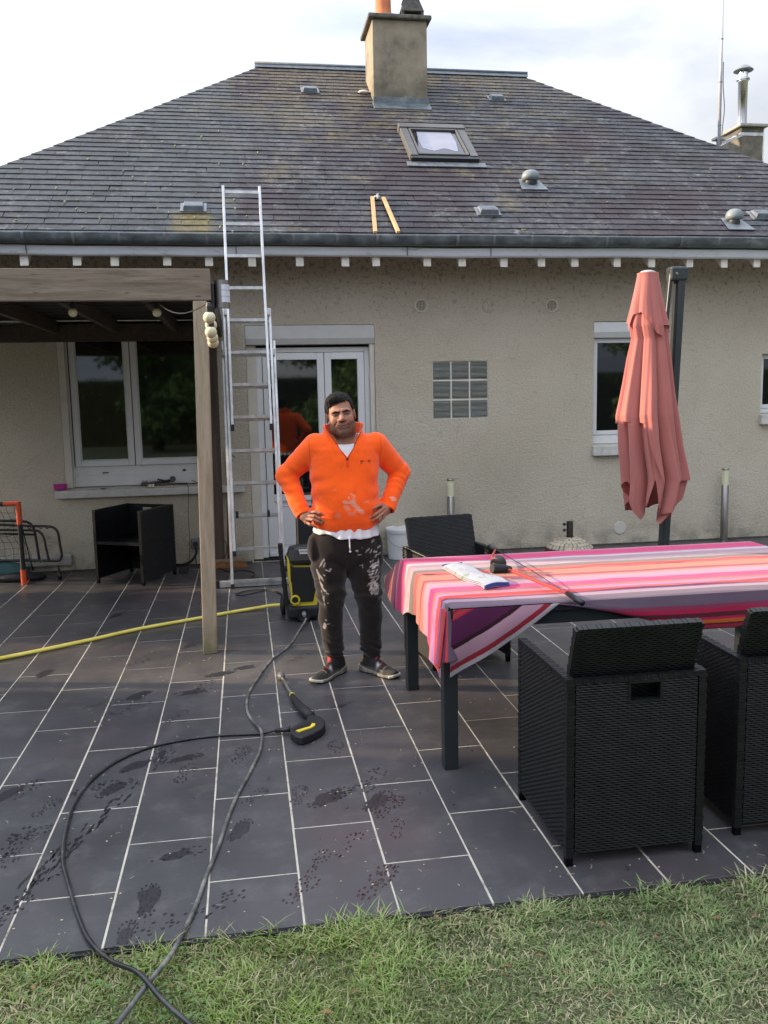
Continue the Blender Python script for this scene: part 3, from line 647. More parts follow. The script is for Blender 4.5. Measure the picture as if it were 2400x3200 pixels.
for t in full[300:] + part_:
    if t[0] == 'p':
        poly = clip(clip(t[1], 0), 1)
        if len(poly) < 3: continue
        s00 = t[1][0][1]
    else:
        j = random.uniform(-.002, .002); poly = [(t[0] + .0012, t[1] + j), (t[0] + t[2] - .0012, t[1] - j), (t[0] + t[2] - .0012, t[1] + .23), (t[0] + .0012, t[1] + .23)]; s00 = t[1]
        if random.random() < .12: c_ = random.uniform(.006, .02); poly = [(poly[0][0] + c_, poly[0][1])] + poly[1:] + [(poly[0][0], poly[0][1] + c_)]
    dh = random.uniform(-.0012, .0012); n0 = len(V); m = len(poly)
    for T in (0, .0055): V += [S2W(u, s, H1 + (H0 - H1) * max(0, (s - s00)) / .23 + dh - T) for u, s in poly]
    F.append(tuple(range(n0, n0 + m))); F += [(n0 + i, n0 + m + i, n0 + m + (i + 1) % m, n0 + (i + 1) % m) for i in range(m)]
    RN += [random.random()] * (2 * m)
me = mesh('upper_slates', [v - WLOC[roof] for v in V], F, SLATE)
at = me.attributes.new('rnd', 'FLOAT', 'POINT'); at.data.foreach_set('value', RN)
o = link('upper_slates', me, roof); o['kind'] = 'stuff'
# moss tufts in the joints on the left half
mb = MB()
for _ in range(320):
    k = random.choice(full); p0 = S2W(k[0], k[1] + .02 + random.random() * .09, H1 + .002)
    if p0.x > .35 or p0.x < -3.4 or random.random() < .25 * (p0.z - 3.2): continue
    L = random.uniform(.008, .03)
    for q in range(random.randint(1, 4)): mb.ball(p0 + Vector((random.uniform(-.006, .006), random.uniform(-L, L) * cp_, random.uniform(-L, L) * sp_)), random.uniform(.005, .011), 6, sc=(1, 1, .8))
for _ in range(60):
    k = random.choice(full)
    if k[0] < 2.5: continue
    p0 = S2W(k[0] + random.random() * .2, k[1] + random.random() * .1, H1 + .001)
    for q in range(random.randint(1, 3)): mb.ball(p0 + Vector((random.uniform(-.02, .02), random.uniform(-.01, .01), 0)), random.uniform(.005, .012), 6, sc=(1.3, 1, .4))
setp(build('moss_tufts', mb, simple('moss', (.42, .42, .24), .95, var=.4, sc=30), roof), kind='stuff')
# ridge and hip trims
mb = MB().prism([(RL.x - .05, RYY - .05, rz(RYY - .05) + .022), (RL.x - .05, RYY, rz(RYY) + .045), (RL.x - .05, RYY + .05, rz(RYY - .05) + .022), (RL.x - .05, RYY, rz(RYY) + .0)], (RR_.x - RL.x + .1, 0, 0)); build('ridge_flashing', mb, ZPATCH, roof)
mb = MB(); mb.tube([(RL.x - .05, RYY, rz(RYY) + .05), (RR_.x + .05, RYY, rz(RYY) + .05)], .02, 8); build('ridge_roll', mb, ZPATCH, roof, smooth=True)
mb = MB()
for a_, b_ in (((XL, EY, EZ), RL), ((XR, EY, EZ), RR_)): mb.bar(Vector(a_) + Vector((0, .02, -.02)), Vector(b_) + Vector((0, .02, -.02)), .03, .03)
build('hip_trim', mb, ZINCL, roof)
# roof vents: four ridged tile vents and two mushroom cowls
def tile_vent(px, py_, w=.25, lab=None):
    p = proof(px, py_); s = (p.y - EY) / cp_
    def q(u, ds, h): return S2W(p.x + u, s + ds, h)
    hw = w / 2
    base = MB().add([q(-hw, -.10, .028), (q(hw, -.10, .028)), q(hw, .10, .018), q(-hw, .10, .018), q(-hw, -.10, .012), q(hw, -.10, .012), q(hw, .10, .004), q(-hw, .10, .004)], [(0, 1, 2, 3), (4, 7, 6, 5), (0, 4, 5, 1), (1, 5, 6, 2), (2, 6, 7, 3), (3, 7, 4, 0)])
    v = build('roof_vent', base, ZPATCH, house)
    if lab: v['label'] = lab
    m = MB(); h = hw * .78
    m.add([q(-h, -.085, .030), q(h, -.085, .030), q(h, .07, .03), q(-h, .07, .03), q(-h * .92, -.075, .066), q(h * .92, -.075, .066), q(h * .92, .06, .046), q(-h * .92, .06, .046)], [(0, 1, 5, 4), (1, 2, 6, 5), (2, 3, 7, 6), (3, 0, 4, 7), (4, 5, 6, 7)])
    for i in range(8):
        for j in range(3):
            u = -h * .78 + i * h * 1.56 / 7; ds = -.055 + j * .045; c = q(u, ds, .067 - (ds + .075) * .15)
            m.obox(c, (.0085, 0, 0), Vector((0, cp_, sp_)) * .014, Vector((0, -sp_, cp_)) * .006)
    build('vent_hood', m, ZPATCH, v)
tile_vent(605, 650, .25, 'ridged grey vent low on the left slope'); tile_vent(1523, 662, .25, 'ridged vent below the mushroom cowl'); tile_vent(2376, 674, .25, 'ridged vent at the right edge'); tile_vent(968, 284, .23, 'flat vent left of the chimney'); tile_vent(1550, 309, .23, 'flat vent right of the chimney')
COWL = simple('cowl_grey', (.20, .235, .245), .5, var=.12)
def mushroom(px, py_, r, lab):
    p = proof(px, py_); s = (p.y - EY) / cp_
    def q(u, ds, h): return S2W(p.x + u, s + ds, h)
    v = build('mushroom_vent', MB().add([q(-.15, -.17, .03), q(.15, -.17, .03), q(.11, .12, .018), q(-.11, .12, .018), q(-.15, -.17, .02), q(.15, -.17, .02)], [(0, 1, 2, 3), (0, 4, 5, 1)]), ZPATCH, house); v['label'] = lab
    c = q(0, 0, .0)
    build('cowl_neck', MB().lathe([(r * .66, -.03), (r * .6, .10)], c, 20), simple('cowl_dark', (.05, .055, .055), .5), v, smooth=True)
    build('cowl_cap', MB().lathe([(r * .62, .045), (r * .95, .055), (r * 1.0, .08), (r * .97, .105), (r * .85, .13), (r * .6, .15), (r * .3, .158), (.001, .16)], c, 28), COWL, v, smooth=True)
mushroom(1658, 575, .098, 'grey mushroom cowl below the skylight'); mushroom(2294, 698, .09, 'grey mushroom cowl near the right edge')
# skylight
def rq(x, s, h): return S2W(x, s, h)
kx0, kx1, ks0, ks1 = 1.956, 2.735, (9.955 - EY) / cp_, (10.62 - EY) / cp_
def rbox(x0, x1, s0, s1, h0, h1, mb=None):
    mb = mb or MB(); vs = [rq(x, s, h) for h in (h0, h1) for x, s in ((x0, s0), (x1, s0), (x1, s1), (x0, s1))]
    return mb.add(vs, [(0, 3, 2, 1), (4, 5, 6, 7), (0, 1, 5, 4), (1, 2, 6, 5), (2, 3, 7, 6), (3, 0, 4, 7)])
b = rbox(kx0, kx0 + .09, ks0 + .02, ks1, .0, .085); rbox(kx1 - .09, kx1, ks0 + .02, ks1, .0, .085, b); rbox(kx0 + .09, kx1 - .09, ks0 + .02, ks0 + .05, .0, .05, b); sk = build('skylight', b, FRG, house, bevel=.006); sk['label'] = 'closed roof window with grey frame below the chimney'
build('skylight_top_cover', rbox(kx0 - .01, kx1 + .01, ks1 - .02, ks1 + .10, .0, .10), FRG, sk, bevel=.008)
build('skylight_bottom_rail', rbox(kx0, kx1, ks0 - .04, ks0 + .03, .0, .075), BLK, sk, bevel=.006)
b = rbox(kx0 + .10, kx0 + .12, ks0 + .05, ks1 - .04, .06, .09); rbox(kx1 - .12, kx1 - .10, ks0 + .05, ks1 - .04, .06, .09, b); rbox(kx0 + .12, kx1 - .12, ks1 - .06, ks1 - .03, .06, .09, b); rbox(kx0 + .11, kx1 - .11, ks0 + .04, ks0 + .075, .06, .09, b); build('skylight_sash', b, FRG, sk, bevel=.003)
build('pane', rbox(kx0 + .09, kx1 - .09, ks0 + .03, ks1 - .02, .05, .066), GLASSR, sk)
a = M('sky_film', (.5, .5, .54), .3, spec=.6); FILM = a.m
# bright blind with wavy lower edge seen behind the glass
poly = [rq(kx0 + .19, ks1 - .09, .0675), rq(kx0 + .17, ks1 - .36, .0675)] + [rq(kx0 + .18 + i * .0235, ks0 + .22 + .035 * math.sin(i * .55 + 2), .0675) for i in range(18)] + [rq(kx1 - .17, ks1 - .36, .0675), rq(kx1 - .18, ks1 - .09, .0675)]
build('roller_blind', MB().add(poly[::-1], [tuple(range(len(poly)))]), simple('blind_white', (.30, .30, .35), .35, var=.1, sc=5), sk)
b = rbox(kx0 - .05, kx1 + .07, ks0 - .15, ks0 - .04, .02, .03); build('skylight_apron', b, LEAD, sk)
# ---- main chimney
CY0 = proof(1168, 324).y; cx0, cx1 = 1.786, 2.478; ch_top = 6.345; CY1 = CY0 + .66
chim = build('chimney', MB().prism([(cx0, CY0, rz(CY0) - .05), (cx0, CY0, ch_top), (cx0, CY1, ch_top), (cx0, CY1, rz(CY1) - .3), (cx0, CY0 + .2, rz(CY0) - .3)], (cx1 - cx0, 0, 0)), CHIM, house, bevel=.008)
chim['label'] = 'big rendered chimney with stone cap'
build('chimney_flashing', MB().box(cx0 - .01, cx1 + .015, CY0 - .035, CY0 - .002, rz(CY0) - .01, rz(CY0) + .075).prism([(cx0 - .02, CY0 - .002, rz(CY0) + .03), (cx0 - .02, CY0 - .16, rz(CY0 - .16) + .02), (cx0 - .02, CY0 - .16, rz(CY0 - .16) + .012), (cx0 - .02, CY0 - .002, rz(CY0) - .05)], (cx1 - cx0 + .04, 0, 0)), ZINC, chim, bevel=.004)
mb = MB(); ov = .055; n = 9
for z0, z1, o_ in ((ch_top, ch_top + .055, ov),): mb.box(cx0 - o_, cx1 + o_, CY0 - o_, CY1 + o_, z0, z1)
cap = build('chimney_cap', mb, CAPST, chim, bevel=.015)
build('cap_mortar', MB().ball((cx0 + .23, CY0 + .25, ch_top + .05), .28, 18, sc=(1, .8, .34)), CAPST, chim, smooth=True)
build('chimney_pot', MB().lathe([(.118, .09), (.118, .11), (.105, .14), (.10, .26), (.098, .42), (.115, .43), (.115, .47)], (cx0 + .185, CY0 + .26, ch_top), 28), TERRA, chim, autos=40)
pc = (cx1 - .16, CY0 + .22)
def frust(mb, c, z0, z1, w0, w1): mb.add([(c[0] + sx * w0, c[1] + sy * w0, z0) for sx, sy in ((-1, -1), (1, -1), (1, 1), (-1, 1))] + [(c[0] + sx * w1, c[1] + sy * w1, z1) for sx, sy in ((-1, -1), (1, -1), (1, 1), (-1, 1))], [(0, 3, 2, 1), (4, 5, 6, 7), (0, 1, 5, 4), (1, 2, 6, 5), (2, 3, 7, 6), (3, 0, 4, 7)])
mb = MB(); zt = ch_top + .055
frust(mb, pc, zt - .005, zt + .03, .15, .148)
for sx, sy in ((-1, -1), (1, -1), (1, 1), (-1, 1)): mb.box(pc[0] + sx * .125 - .018, pc[0] + sx * .125 + .018, pc[1] + sy * .125 - .018, pc[1] + sy * .125 + .018, zt + .03, zt + .09)
mb.box(pc[0] - .09, pc[0] + .09, pc[1] - .06, pc[1] + .1, zt + .03, zt + .09)
frust(mb, pc, zt + .09, zt + .25, .148, .095); frust(mb, pc, zt + .25, zt + .36, .105, .07)
build('stone_cowl', mb, DARKST, chim, bevel=.006)
p = proof(1137, 292); s = (p.y - EY) / cp_
build('lead_tongue', MB().ball(rq(p.x, s, .03), .05, 12, sc=(1.5, .8, .45)), PAINTW, chim, smooth=True)
# ---- second chimney on the right slope with steel flue, strap and aerial mast
Y2 = 11.0
def cd(x, y): return py(2200 + x * .1356, 220 + y * .1356, Y2)
a1, a2 = cd(865, 1300), cd(1370, 1330); w = a2.x - a1.x
ch2 = build('chimney', MB().box(a1.x, a2.x, Y2, Y2 + .62, 4.0, a1.z), CHIM, house, bevel=.006); ch2['label'] = 'small rendered chimney with steel flue at the right edge'
build('chimney_cap', MB().box(a1.x - .045, a2.x + .05, Y2 - .05, Y2 + .67, a1.z, a1.z + .035), simple('cap_pale', (.34, .33, .27), .9, var=.2, sc=20, bump=.3), ch2, bevel=.006)
zs_ = cd(1100, 1470).z
build('strap', MB().box(a1.x - .004, a2.x + .004, Y2 - .004, Y2 + .63, zs_ - .02, zs_ + .02), ALU, ch2)
build('corner_cable', MB().tube([(a2.x + .006, Y2, 4.1), (a2.x + .006, Y2, a1.z - .02)], .008, 6), PAINTW, ch2)
fc = (a1.x + .12, Y2 + .25); zc = a1.z + .035; sc_ = w / 505
fl = MB().lathe([(.062, 0), (.062, .60), (.066, .605), (.066, .63), (.062, .635), (.062, .72)], (fc[0] + .03, fc[1], zc), 24); flue = build('flue_pipe', fl, CHROME, ch2, autos=40)
build('flue_collar', MB().lathe([(.07, .62), (.084, .63), (.084, .645), (.07, .655)], (fc[0] + .03, fc[1], zc), 24), CHROME, ch2, autos=40)
build('flue_cap', MB().lathe([(.125, .745), (.127, .75), (.09, .785), (.04, .815), (.001, .82)], (fc[0] + .03, fc[1], zc), 28), COWL, ch2, autos=50)
mb = MB()
for i in range(3): t = 2.1 * i; mb.bar((fc[0] + .03 + .06 * math.cos(t), fc[1] + .06 * math.sin(t), zc + .70), (fc[0] + .03 + .08 * math.cos(t), fc[1] + .08 * math.sin(t), zc + .77), .012, .004)
build('flue_bracket', mb, CHROME, ch2)
b0, b1 = py(2200 + 345 * .1356, 220 + 1740 * .1356, 10.95), py(2200 + 385 * .1356, 220, 10.95)
dirm = (b1 - b0).normalized(); 
mast = build('aerial_mast', MB().tube([b0 - dirm * .06, b0 + dirm * 2.3], .021, 12), simple('mast_white', (.62, .62, .64), .35, .3, var=.06), ch2, smooth=True)
mb = MB()
for t in (.25, .78, 1.3): mb.lathe([(.024, -.006), (.024, .006)], b0 + dirm * t, 12)
cab = []
for i in range(26): t = .02 + i * .04; cab.append(b0 + dirm * t + Vector((.024 + .028 * math.exp(-((t - .45) / .2) ** 2), -.02, 0)))
mb.tube(cab, .006, 6); build('mast_cable', mb, LEAD, ch2)
build('mast_bracket', MB().bar(b0 + Vector((0, 0, .02)), (a1.x, Y2 + .0, zs_ - .02), .03, .03).bar(b0 + Vector((0, 0, .09)), (a1.x, Y2 + .1, zs_ + .02), .02, .02), ALU, ch2)
# ================================================================== PERGOLA
perg = thing('pergola', 'wooden pergola with boarded flat roof in front of the left window', 'pergola', (-.28, 5.75, 0))
PX0, PX1, PY0, PY1 = -3.2, -.17, 5.755, 8.96
mb = MB().box(PX0, PX1, PY0, PY0 + .055, 2.31, 2.506); fbm_ = build('front_beam', mb, WOODX, perg, bevel=.005)
def screw(mb, x, z): mb.lathe([(.006, 0), (.005, .002)], (x, PY0, z), 8, ax=(0, -1, 0)); mb.box(x - .02, x + .02, PY0 - .0007, PY0 - .0002, z - .003, z + .003)
mb = MB()
for px_, q in ((145, 148), (155, 226), (532, 150), (548, 228), (850, 156), (855, 243)):
    p = py(px_ * .7233, 750 + q * .7233, PY0); screw(mb, p.x, p.z)
build('screws', mb, CAPST, perg)
def post(name, bx, tx, y0, y1, top, mat, bz=0.0, lab=None):
    mb = MB(); w0, w1 = .047, .045
    mb.add([(bx - w0, y0, bz), (bx + w0, y0, bz), (bx + w0, y1, bz), (bx - w0, y1, bz), (tx - w1, y0, top), (tx + w1, y0, top), (tx + w1, y1, top), (tx - w1, y1, top)], [(0, 3, 2, 1), (4, 5, 6, 7), (0, 1, 5, 4), (1, 2, 6, 5), (2, 3, 7, 6), (3, 0, 4, 7)])
    o = build(name, mb, mat, perg, bevel=.005)
    if lab: o['label'] = lab
post('post', -.281, -.241, 5.757, 5.85, 2.309, WOODZ, lab='front post, weathered, green at its foot')
xb, xt = py(965 / 1659 * 0 + 703, 1750, 8.9).x, py(682, 1200, 8.9).x
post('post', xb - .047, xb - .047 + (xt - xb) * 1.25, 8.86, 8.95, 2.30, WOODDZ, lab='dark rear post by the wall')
post('post', -3.14, -3.14, 5.757, 5.85, 2.309, WOODZ); post('post', -3.14, -3.14, 8.86, 8.95, 2.3, WOODDZ)
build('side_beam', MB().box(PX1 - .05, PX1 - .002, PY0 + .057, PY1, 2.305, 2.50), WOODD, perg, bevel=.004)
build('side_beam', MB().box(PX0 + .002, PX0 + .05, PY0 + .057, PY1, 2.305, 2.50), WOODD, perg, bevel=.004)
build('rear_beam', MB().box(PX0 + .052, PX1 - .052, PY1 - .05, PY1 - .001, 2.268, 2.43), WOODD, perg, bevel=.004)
rj = MB().box(-.022, .022, PY0 + .058, PY1 - .052, 2.345, 2.46); rjm = mesh('rafter', [Vector(p) - Vector((0, PY0, 0)) for p in rj.v], rj.f, WOODD)
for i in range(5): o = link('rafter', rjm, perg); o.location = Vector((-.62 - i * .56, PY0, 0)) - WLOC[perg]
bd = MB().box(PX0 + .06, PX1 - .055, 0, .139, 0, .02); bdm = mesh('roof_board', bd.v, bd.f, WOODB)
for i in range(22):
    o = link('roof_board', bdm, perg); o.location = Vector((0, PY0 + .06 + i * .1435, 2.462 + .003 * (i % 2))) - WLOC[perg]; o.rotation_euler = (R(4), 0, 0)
# string of bulbs
BULB = M('bulb_cream', (.66, .60, .40), .45, spec=.4).m
sl = thing('string_lights', 'string of cream globe bulbs hanging under the pergola beam', 'string lights', (-.8, 5.9, 2.3))
bl = [py(525 * .434, 900 + 177 * .434, 5.93), py(1130 * .434, 900 + 177 * .434, 5.93)] + [pxx(x * .434, 900 + y * .434, -.135) for x, y in ((1507, 213), (1520, 268), (1519, 318))] + [pxx(1530 * .434, 900 + 357 * .434, -.135), pxx(1535 * .434, 900 + 393 * .434, -.135)]
bl[3].y, bl[4].y = bl[3].y, bl[4].y
bm1 = MB().ball((0, 0, 0), .0285, 18); bmm = mesh('bulb', bm1.v, bm1.f, BULB, True)
sm1 = MB().lathe([(.016, .024), (.016, .05), (.011, .065), (.006, .068)], (0, 0, 0), 12); smm = mesh('bulb_socket', sm1.v, sm1.f, BLK)
for p in bl:
    k_s = 1 if p.y < 6 else .58; o = link('bulb', bmm, sl); o.location = p - WLOC[sl]; q = link('bulb_socket', smm, sl); q.location = p - WLOC[sl]; o.scale = (k_s,) * 3; q.scale = (k_s,) * 3
mb = MB(); c = [Vector((-2.6, 5.93, 2.33)), bl[0] + Vector((0, 0, .066))]
def sag(a_, b_, d, n=8): return [a_.lerp(b_, i / n) - Vector((0, 0, d * math.sin(math.pi * i / n))) for i in range(n + 1)]
mb.tube(sag(c[0], c[1], .03), .003, 5); mb.tube(sag(c[1], bl[1] + Vector((0, 0, .066)), .035), .003, 5); mb.tube(sag(bl[1] + Vector((0, 0, .066)), bl[2] + Vector((0, 0, .066)), .06), .003, 5)
pts = [p + Vector((0, 0, .066)) for p in bl[2:]]
for i in range(len(pts) - 1): mb.tube(sag(pts[i], pts[i + 1], .02, 5), .003, 5)
build('light_cable', mb, BLK, sl)
# curved steel lamp on the beam end
lamp = thing('wall_lamp', 'brushed steel lamp with frosted panels on the pergola corner', 'lamp', (-.11, 5.79, 2.35))
def arc(x0, x1, n=8, bow=.035): return [(x0 + (x1 - x0) * i / n, 5.80 - bow * math.sin(math.pi * (i / n) * .9 + .1)) for i in range(n + 1)]
def curved(z0, z1, x0, x1, t, mat, name, bow=.035):
    a_ = arc(x0, x1, bow=bow); mb = MB(); mb.prism([(x, y, z0) for x, y in a_] + [(x, y + t, z0) for x, y in a_[::-1]], (0, 0, z1 - z0)); return build(name, mb, mat, lamp, autos=50)
LPAN = simple('frosted_panel', (.62, .64, .72), .4, var=.03)
curved(2.265, 2.44, -.150, -.055, .05, STEEL, 'lamp_body')
for i in range(3): curved(2.300 + i * .038, 2.335 + i * .038, -.128, -.052, .012, LPAN, 'lamp_panel', bow=.042)
build('lamp_back', MB().box(-.168, -.15, 5.78, 5.87, 2.262, 2.42), BLK, lamp, bevel=.003)
# ================================================================== LADDER
lad = thing('ladder', 'three-section aluminium ladder leaning on the gutter', 'ladder', (.073, 7.81, 0))
LK = .172
def LY_(z, off=0): return 7.80 + z * LK + off
def lz(px, py_): # height where the sight line meets the ladder plane
    d = ray(px, py_); s = (7.80 - CAM_H * 0 + LK * CAM_H - 0) / (d[1] - LK * d[2]); return (CP + d * s)
def sect(z0, z1, hw0, hw1, cx0, cx1, off, name, lab, feet=True):
    n = MB(); y = lambda z: LY_(z, off)
    f0 = (z1 - z0)
    for s in (-1, 1):
        n.bar((cx0 + s * hw0, y(z0), z0), (cx1 + s * hw1, y(z1), z1), .024, .052, up=(0, 1, 0))
    o = build(name, n, ALU, lad, bevel=.003); o['label'] = lab
    if feet:
        for s in (-1, 1):
            m = MB(); m.bar((cx0 + s * hw0, y(z0 - .045), z0 - .045), (cx0 + s * hw0, y(z0 + .006), z0 + .006), .030, .058, up=(0, 1, 0))
            build('rubber_foot', m, BLKM, o)
    return o
zt3 = lz(697, 1068)[2]; zt2 = lz(703, 968)[2]; zb2 = lz(735, 1721)[2]; zt1 = lz(698, 591)[2]; zb1 = lz(730, 1329)[2]
s3 = sect(.03, zt3, .232, .232, .075, .075, 0, 'ladder_section', 'lowest and widest ladder section')
s2 = sect(zb2, zt2, .205, .205, .078, .072, -.055, 'ladder_section', 'middle ladder section')
s1 = sect(zb1, zt1, .172, .163, .074, .069, -.105, 'ladder_section', 'top ladder section reaching above the gutter')
rung_z = []
def rungs(sec, z0, z1, hw, off, first):
    r_ = MB().box(-hw, hw, -.015, .015, -.013, .013); rm = mesh('rung', r_.v, r_.f, ALU)
    z = first
    while z < z1 - .03:
        if z > z0 + .04:
            o = link('rung', rm, sec); o.location = Vector((.073, LY_(z, off), z)) - WLOC[sec]
        z += .2885
base_r = lz(780, 1003)[2] % .2885
rungs(s3, 0, zt3, .22, 0, base_r - .028); rungs(s2, zb2, zt2, .195, -.055, base_r - .012); rungs(s1, zb1, zt1, .160, -.105, base_r)
mb = MB()
for s in (-1, 1):
    for z, hw, off in ((zt3 - .1, .215, -.03), (zt2 - .03, .185, -.08)): build('section_guide', MB().box(.073 + s * hw - .022, .073 + s * hw + .022, LY_(z, off) - .045, LY_(z, off) + .03, z - .03, z + .03), ALU, lad, bevel=.003)
mb = MB()
zc_ = base_r + .2885 * 2
for x in (-.09, .19): mb.box(x - .012, x + .012, LY_(zc_, -.08), LY_(zc_, .01), zc_ - .035, zc_ + .02)
mb.tube([(.05 + .02 * math.cos(t) - .16, LY_(1.4, -.03), 1.16 + .02 * math.sin(t)) for t in (0, 1, 2, 3, 4)], .004, 5)
build('strap_clip', mb, BLK, lad)
mb = MB().box(-.275, .395, 7.82, 7.88, .004, .062); bs = build('stabiliser_bar', mb, ALU, lad, bevel=.004)
build('stabiliser_end', MB().box(-.325, -.272, 7.81, 7.89, .0, .07), BLKM, lad, bevel=.008)
# ================================================================== FURNITURE
WICK = M('black_rattan', rough=.40, spec=.38); f = WICK.noise(25, 3); WICK.col(WICK.ramp(f, [(.3, (.004, .0048, .0055)), (.7, (.010, .0115, .0125))])); WICK = WICK.m
WICKB = M('rattan_core', (.002, .002, .0025), .9, spec=.1).m
LITEDGE = M('painted_edge_light', (.20, .185, .15), .8).m
def weave(mb, o, u, v, w, h, nrm, pu=.0175, pv=.0088, amp=.0012, hole=None, two=False):
    """basket weave: flat ribbons running along u, going over and under stakes set pu apart"""
    o, u, v, nrm = Vector(o), Vector(u).normalized(), Vector(v).normalized(), Vector(nrm).normalized()
    rows = max(1, int(round(h / pv))); st = max(1, int(round(w / pu))); pv = h / rows; pu = w / st; sg = 4
    for r in range(rows):
        z0 = r * pv + pv * .07; z1 = (r + 1) * pv - pv * .07; prev = False; seg = []
        for i in range(st * sg + 1):
            x = i * pu / sg; ph = math.pi * x / pu + (math.pi if r % 2 else 0) + math.pi / 2
            d = math.sin(ph); d = max(-1, min(1, d * 1.7)); sh = .0006 * ((r * 7919 + i * 13) % 5 - 2) * .25
            inside = hole and hole[0] < x < hole[1] and hole[2] < (z0 + z1) / 2 < hole[3]
            if inside:
                if len(seg) > 1: _rib(mb, seg)
                seg = []; continue
            dd = amp * d; tw = .0007
            seg.append((o + u * x + v * (z0 + sh) + nrm * (dd - tw), o + u * x + v * ((z0 + z1) / 2 + sh) + nrm * (dd + .0006), o + u * x + v * (z1 + sh) + nrm * (dd - tw)))
        if len(seg) > 1: _rib(mb, seg)
def _rib(mb, seg):
    n0 = len(mb.v)
    for a_, b_, c_ in seg: mb.v += [tuple(a_), tuple(b_), tuple(c_)]
    for i in range(len(seg) - 1):
        k = n0 + i * 3; mb.f += [(k, k + 3, k + 4, k + 1), (k + 1, k + 4, k + 5, k + 2)]; mb.mi += [0, 0]
def wrap(mb, p0, p1, hw, hd, pitch=.0125, ax=None):
    """strip wound round a bar"""
    p0, p1 = Vector(p0), Vector(p1); d = (p1 - p0); L = d.length; d.normalize(); n = int(L / pitch)
    a_ = Vector(ax or (1, 0, 0)); b_ = d.cross(a_).normalized(); a_ = b_.cross(d).normalized()
    for i in range(n):
        c = p0 + d * (i + .5) * L / n; j = .0009 * ((i * 37) % 3 - 1)
        mb.obox(c, a_ * (hw + j), b_ * (hd + j), d * (L / n * .46))
CW, CD, CH = .26, .275, .688     # half width, half depth, height
def chair(name, label, loc, rotz, group, back=True, fine=True, first=None):
    if first:
        r = first.copy(); COL.objects.link(r); r.location = loc; r.rotation_euler = (0, 0, rotz); r['label'] = label; r['group'] = group; WLOC[r] = Vector(loc)
        for ch in first.children:
            if ch.name.split('.')[0] == 'backrest' and not back: continue
            c = ch.copy(); COL.objects.link(c); c.parent = r
            for g in ch.children: d = g.copy(); COL.objects.link(d); d.parent = c
        return r
    t = thing(name, label, 'chair', loc, rotz, group)
    def B(nm, mb, par=t, mats=(WICK, WICKB, LITEDGE)): return build(nm, mb, list(mats), par, local=True)
    zb = .045; i_ = .024
    # side panels: outside and inside weave round a dark core
    for s in (-1, 1):
        mb = MB(); x = s * CW
        mb.box(min(x - s * .004, x - s * .024), max(x - s * .004, x - s * .024), -CD + i_, CD - i_, zb + .004, CH - .006, 1)
        o_ = (x, -CD + i_, zb) if s > 0 else (x, CD - i_, zb); u = (0, 1, 0) if s > 0 else (0, -1, 0)
        weave(mb, o_, u, (0, 0, 1), 2 * (CD - i_), CH - zb - .012, (s, 0, 0), pu=.0165)
        weave(mb, (x - s * .028, CD - i_ if s > 0 else -CD + i_, zb), (0, -1, 0) if s > 0 else (0, 1, 0), (0, 0, 1), 2 * (CD - i_), CH - zb - .012, (-s, 0, 0), pu=.033, pv=.0184)
        wrap(mb, (x - s * .014, -CD + .004, CH - .004), (x - s * .014, CD - .004, CH - .004), .016, .009, .015)
        B('side_panel', mb)
        for yy in (-CD + .012, CD - .012):
            mb = MB(); wrap(mb, (x - s * .013, yy, .03), (x - s * .013, yy, CH - .01), .0145, .0125); mb.box(x - s * .013 - .013, x - s * .013 + .013, yy - .011, yy + .011, 0, .03, 1)
            B('leg', mb)
    mb = MB(); hx = (.185, .325, CH - .075, CH - .018)
    xw = 2 * (CW - .032); x0 = -CW + .032; hol = (.20 - .0, .315, .555, .618)
    mb.box(x0, x0 + hol[0], -CD + .006, -CD + .020, zb + .004, CH - .02, 1); mb.box(x0 + hol[1], x0 + xw, -CD + .006, -CD + .020, zb + .004, CH - .02, 1)
    mb.box(x0 + hol[0], x0 + hol[1], -CD + .006, -CD + .020, zb + .004, zb + hol[2] - .004, 1); mb.box(x0 + hol[0], x0 + hol[1], -CD + .006, -CD + .020, zb + hol[3] + .004, CH - .02, 1)
    weave(mb, (x0, -CD + .002, zb), (1, 0, 0), (0, 0, 1), xw, CH - zb - .012, (0, -1, 0), hole=hol)
    weave(mb, (x0 + xw, -CD + .024, zb), (-1, 0, 0), (0, 0, 1), xw, CH - zb - .012, (0, 1, 0), pu=.037, pv=.0184, hole=(xw - hol[1], xw - hol[0], hol[2], hol[3]))
    wrap(mb, (x0 - .004, -CD + .012, CH - .006), (-x0 + .004, -CD + .012, CH - .006), .0125, .008, .014, ax=(0, 1, 0))
    for z in (zb + hol[2] - .004, zb + hol[3] + .004): mb.box(x0 + hol[0] - .004, x0 + hol[1] + .004, -CD - .001, -CD + .022, z - .005, z + .005, 0)
    for q in (x0 + hol[0] - .003, x0 + hol[1] + .003): mb.box(q - .005, q + .005, -CD - .001, -CD + .022, zb + hol[2] - .004, zb + hol[3] + .004, 0)
    B('back_panel', mb)
    mb = MB().box(-CW + .03, CW - .03, -CD + .028, CD - .02, .375, .395, 1)
    weave(mb, (-CW + .032, -CD + .03, .400), (1, 0, 0), (0, 1, 0), 2 * (CW - .032), 2 * CD - .055, (0, 0, 1), pu=.026, pv=.0184)
    wrap(mb, (-CW + .03, CD - .016, .385), (CW - .03, CD - .016, .385), .012, .014, .016, ax=(0, 1, 0)); B('seat', mb)
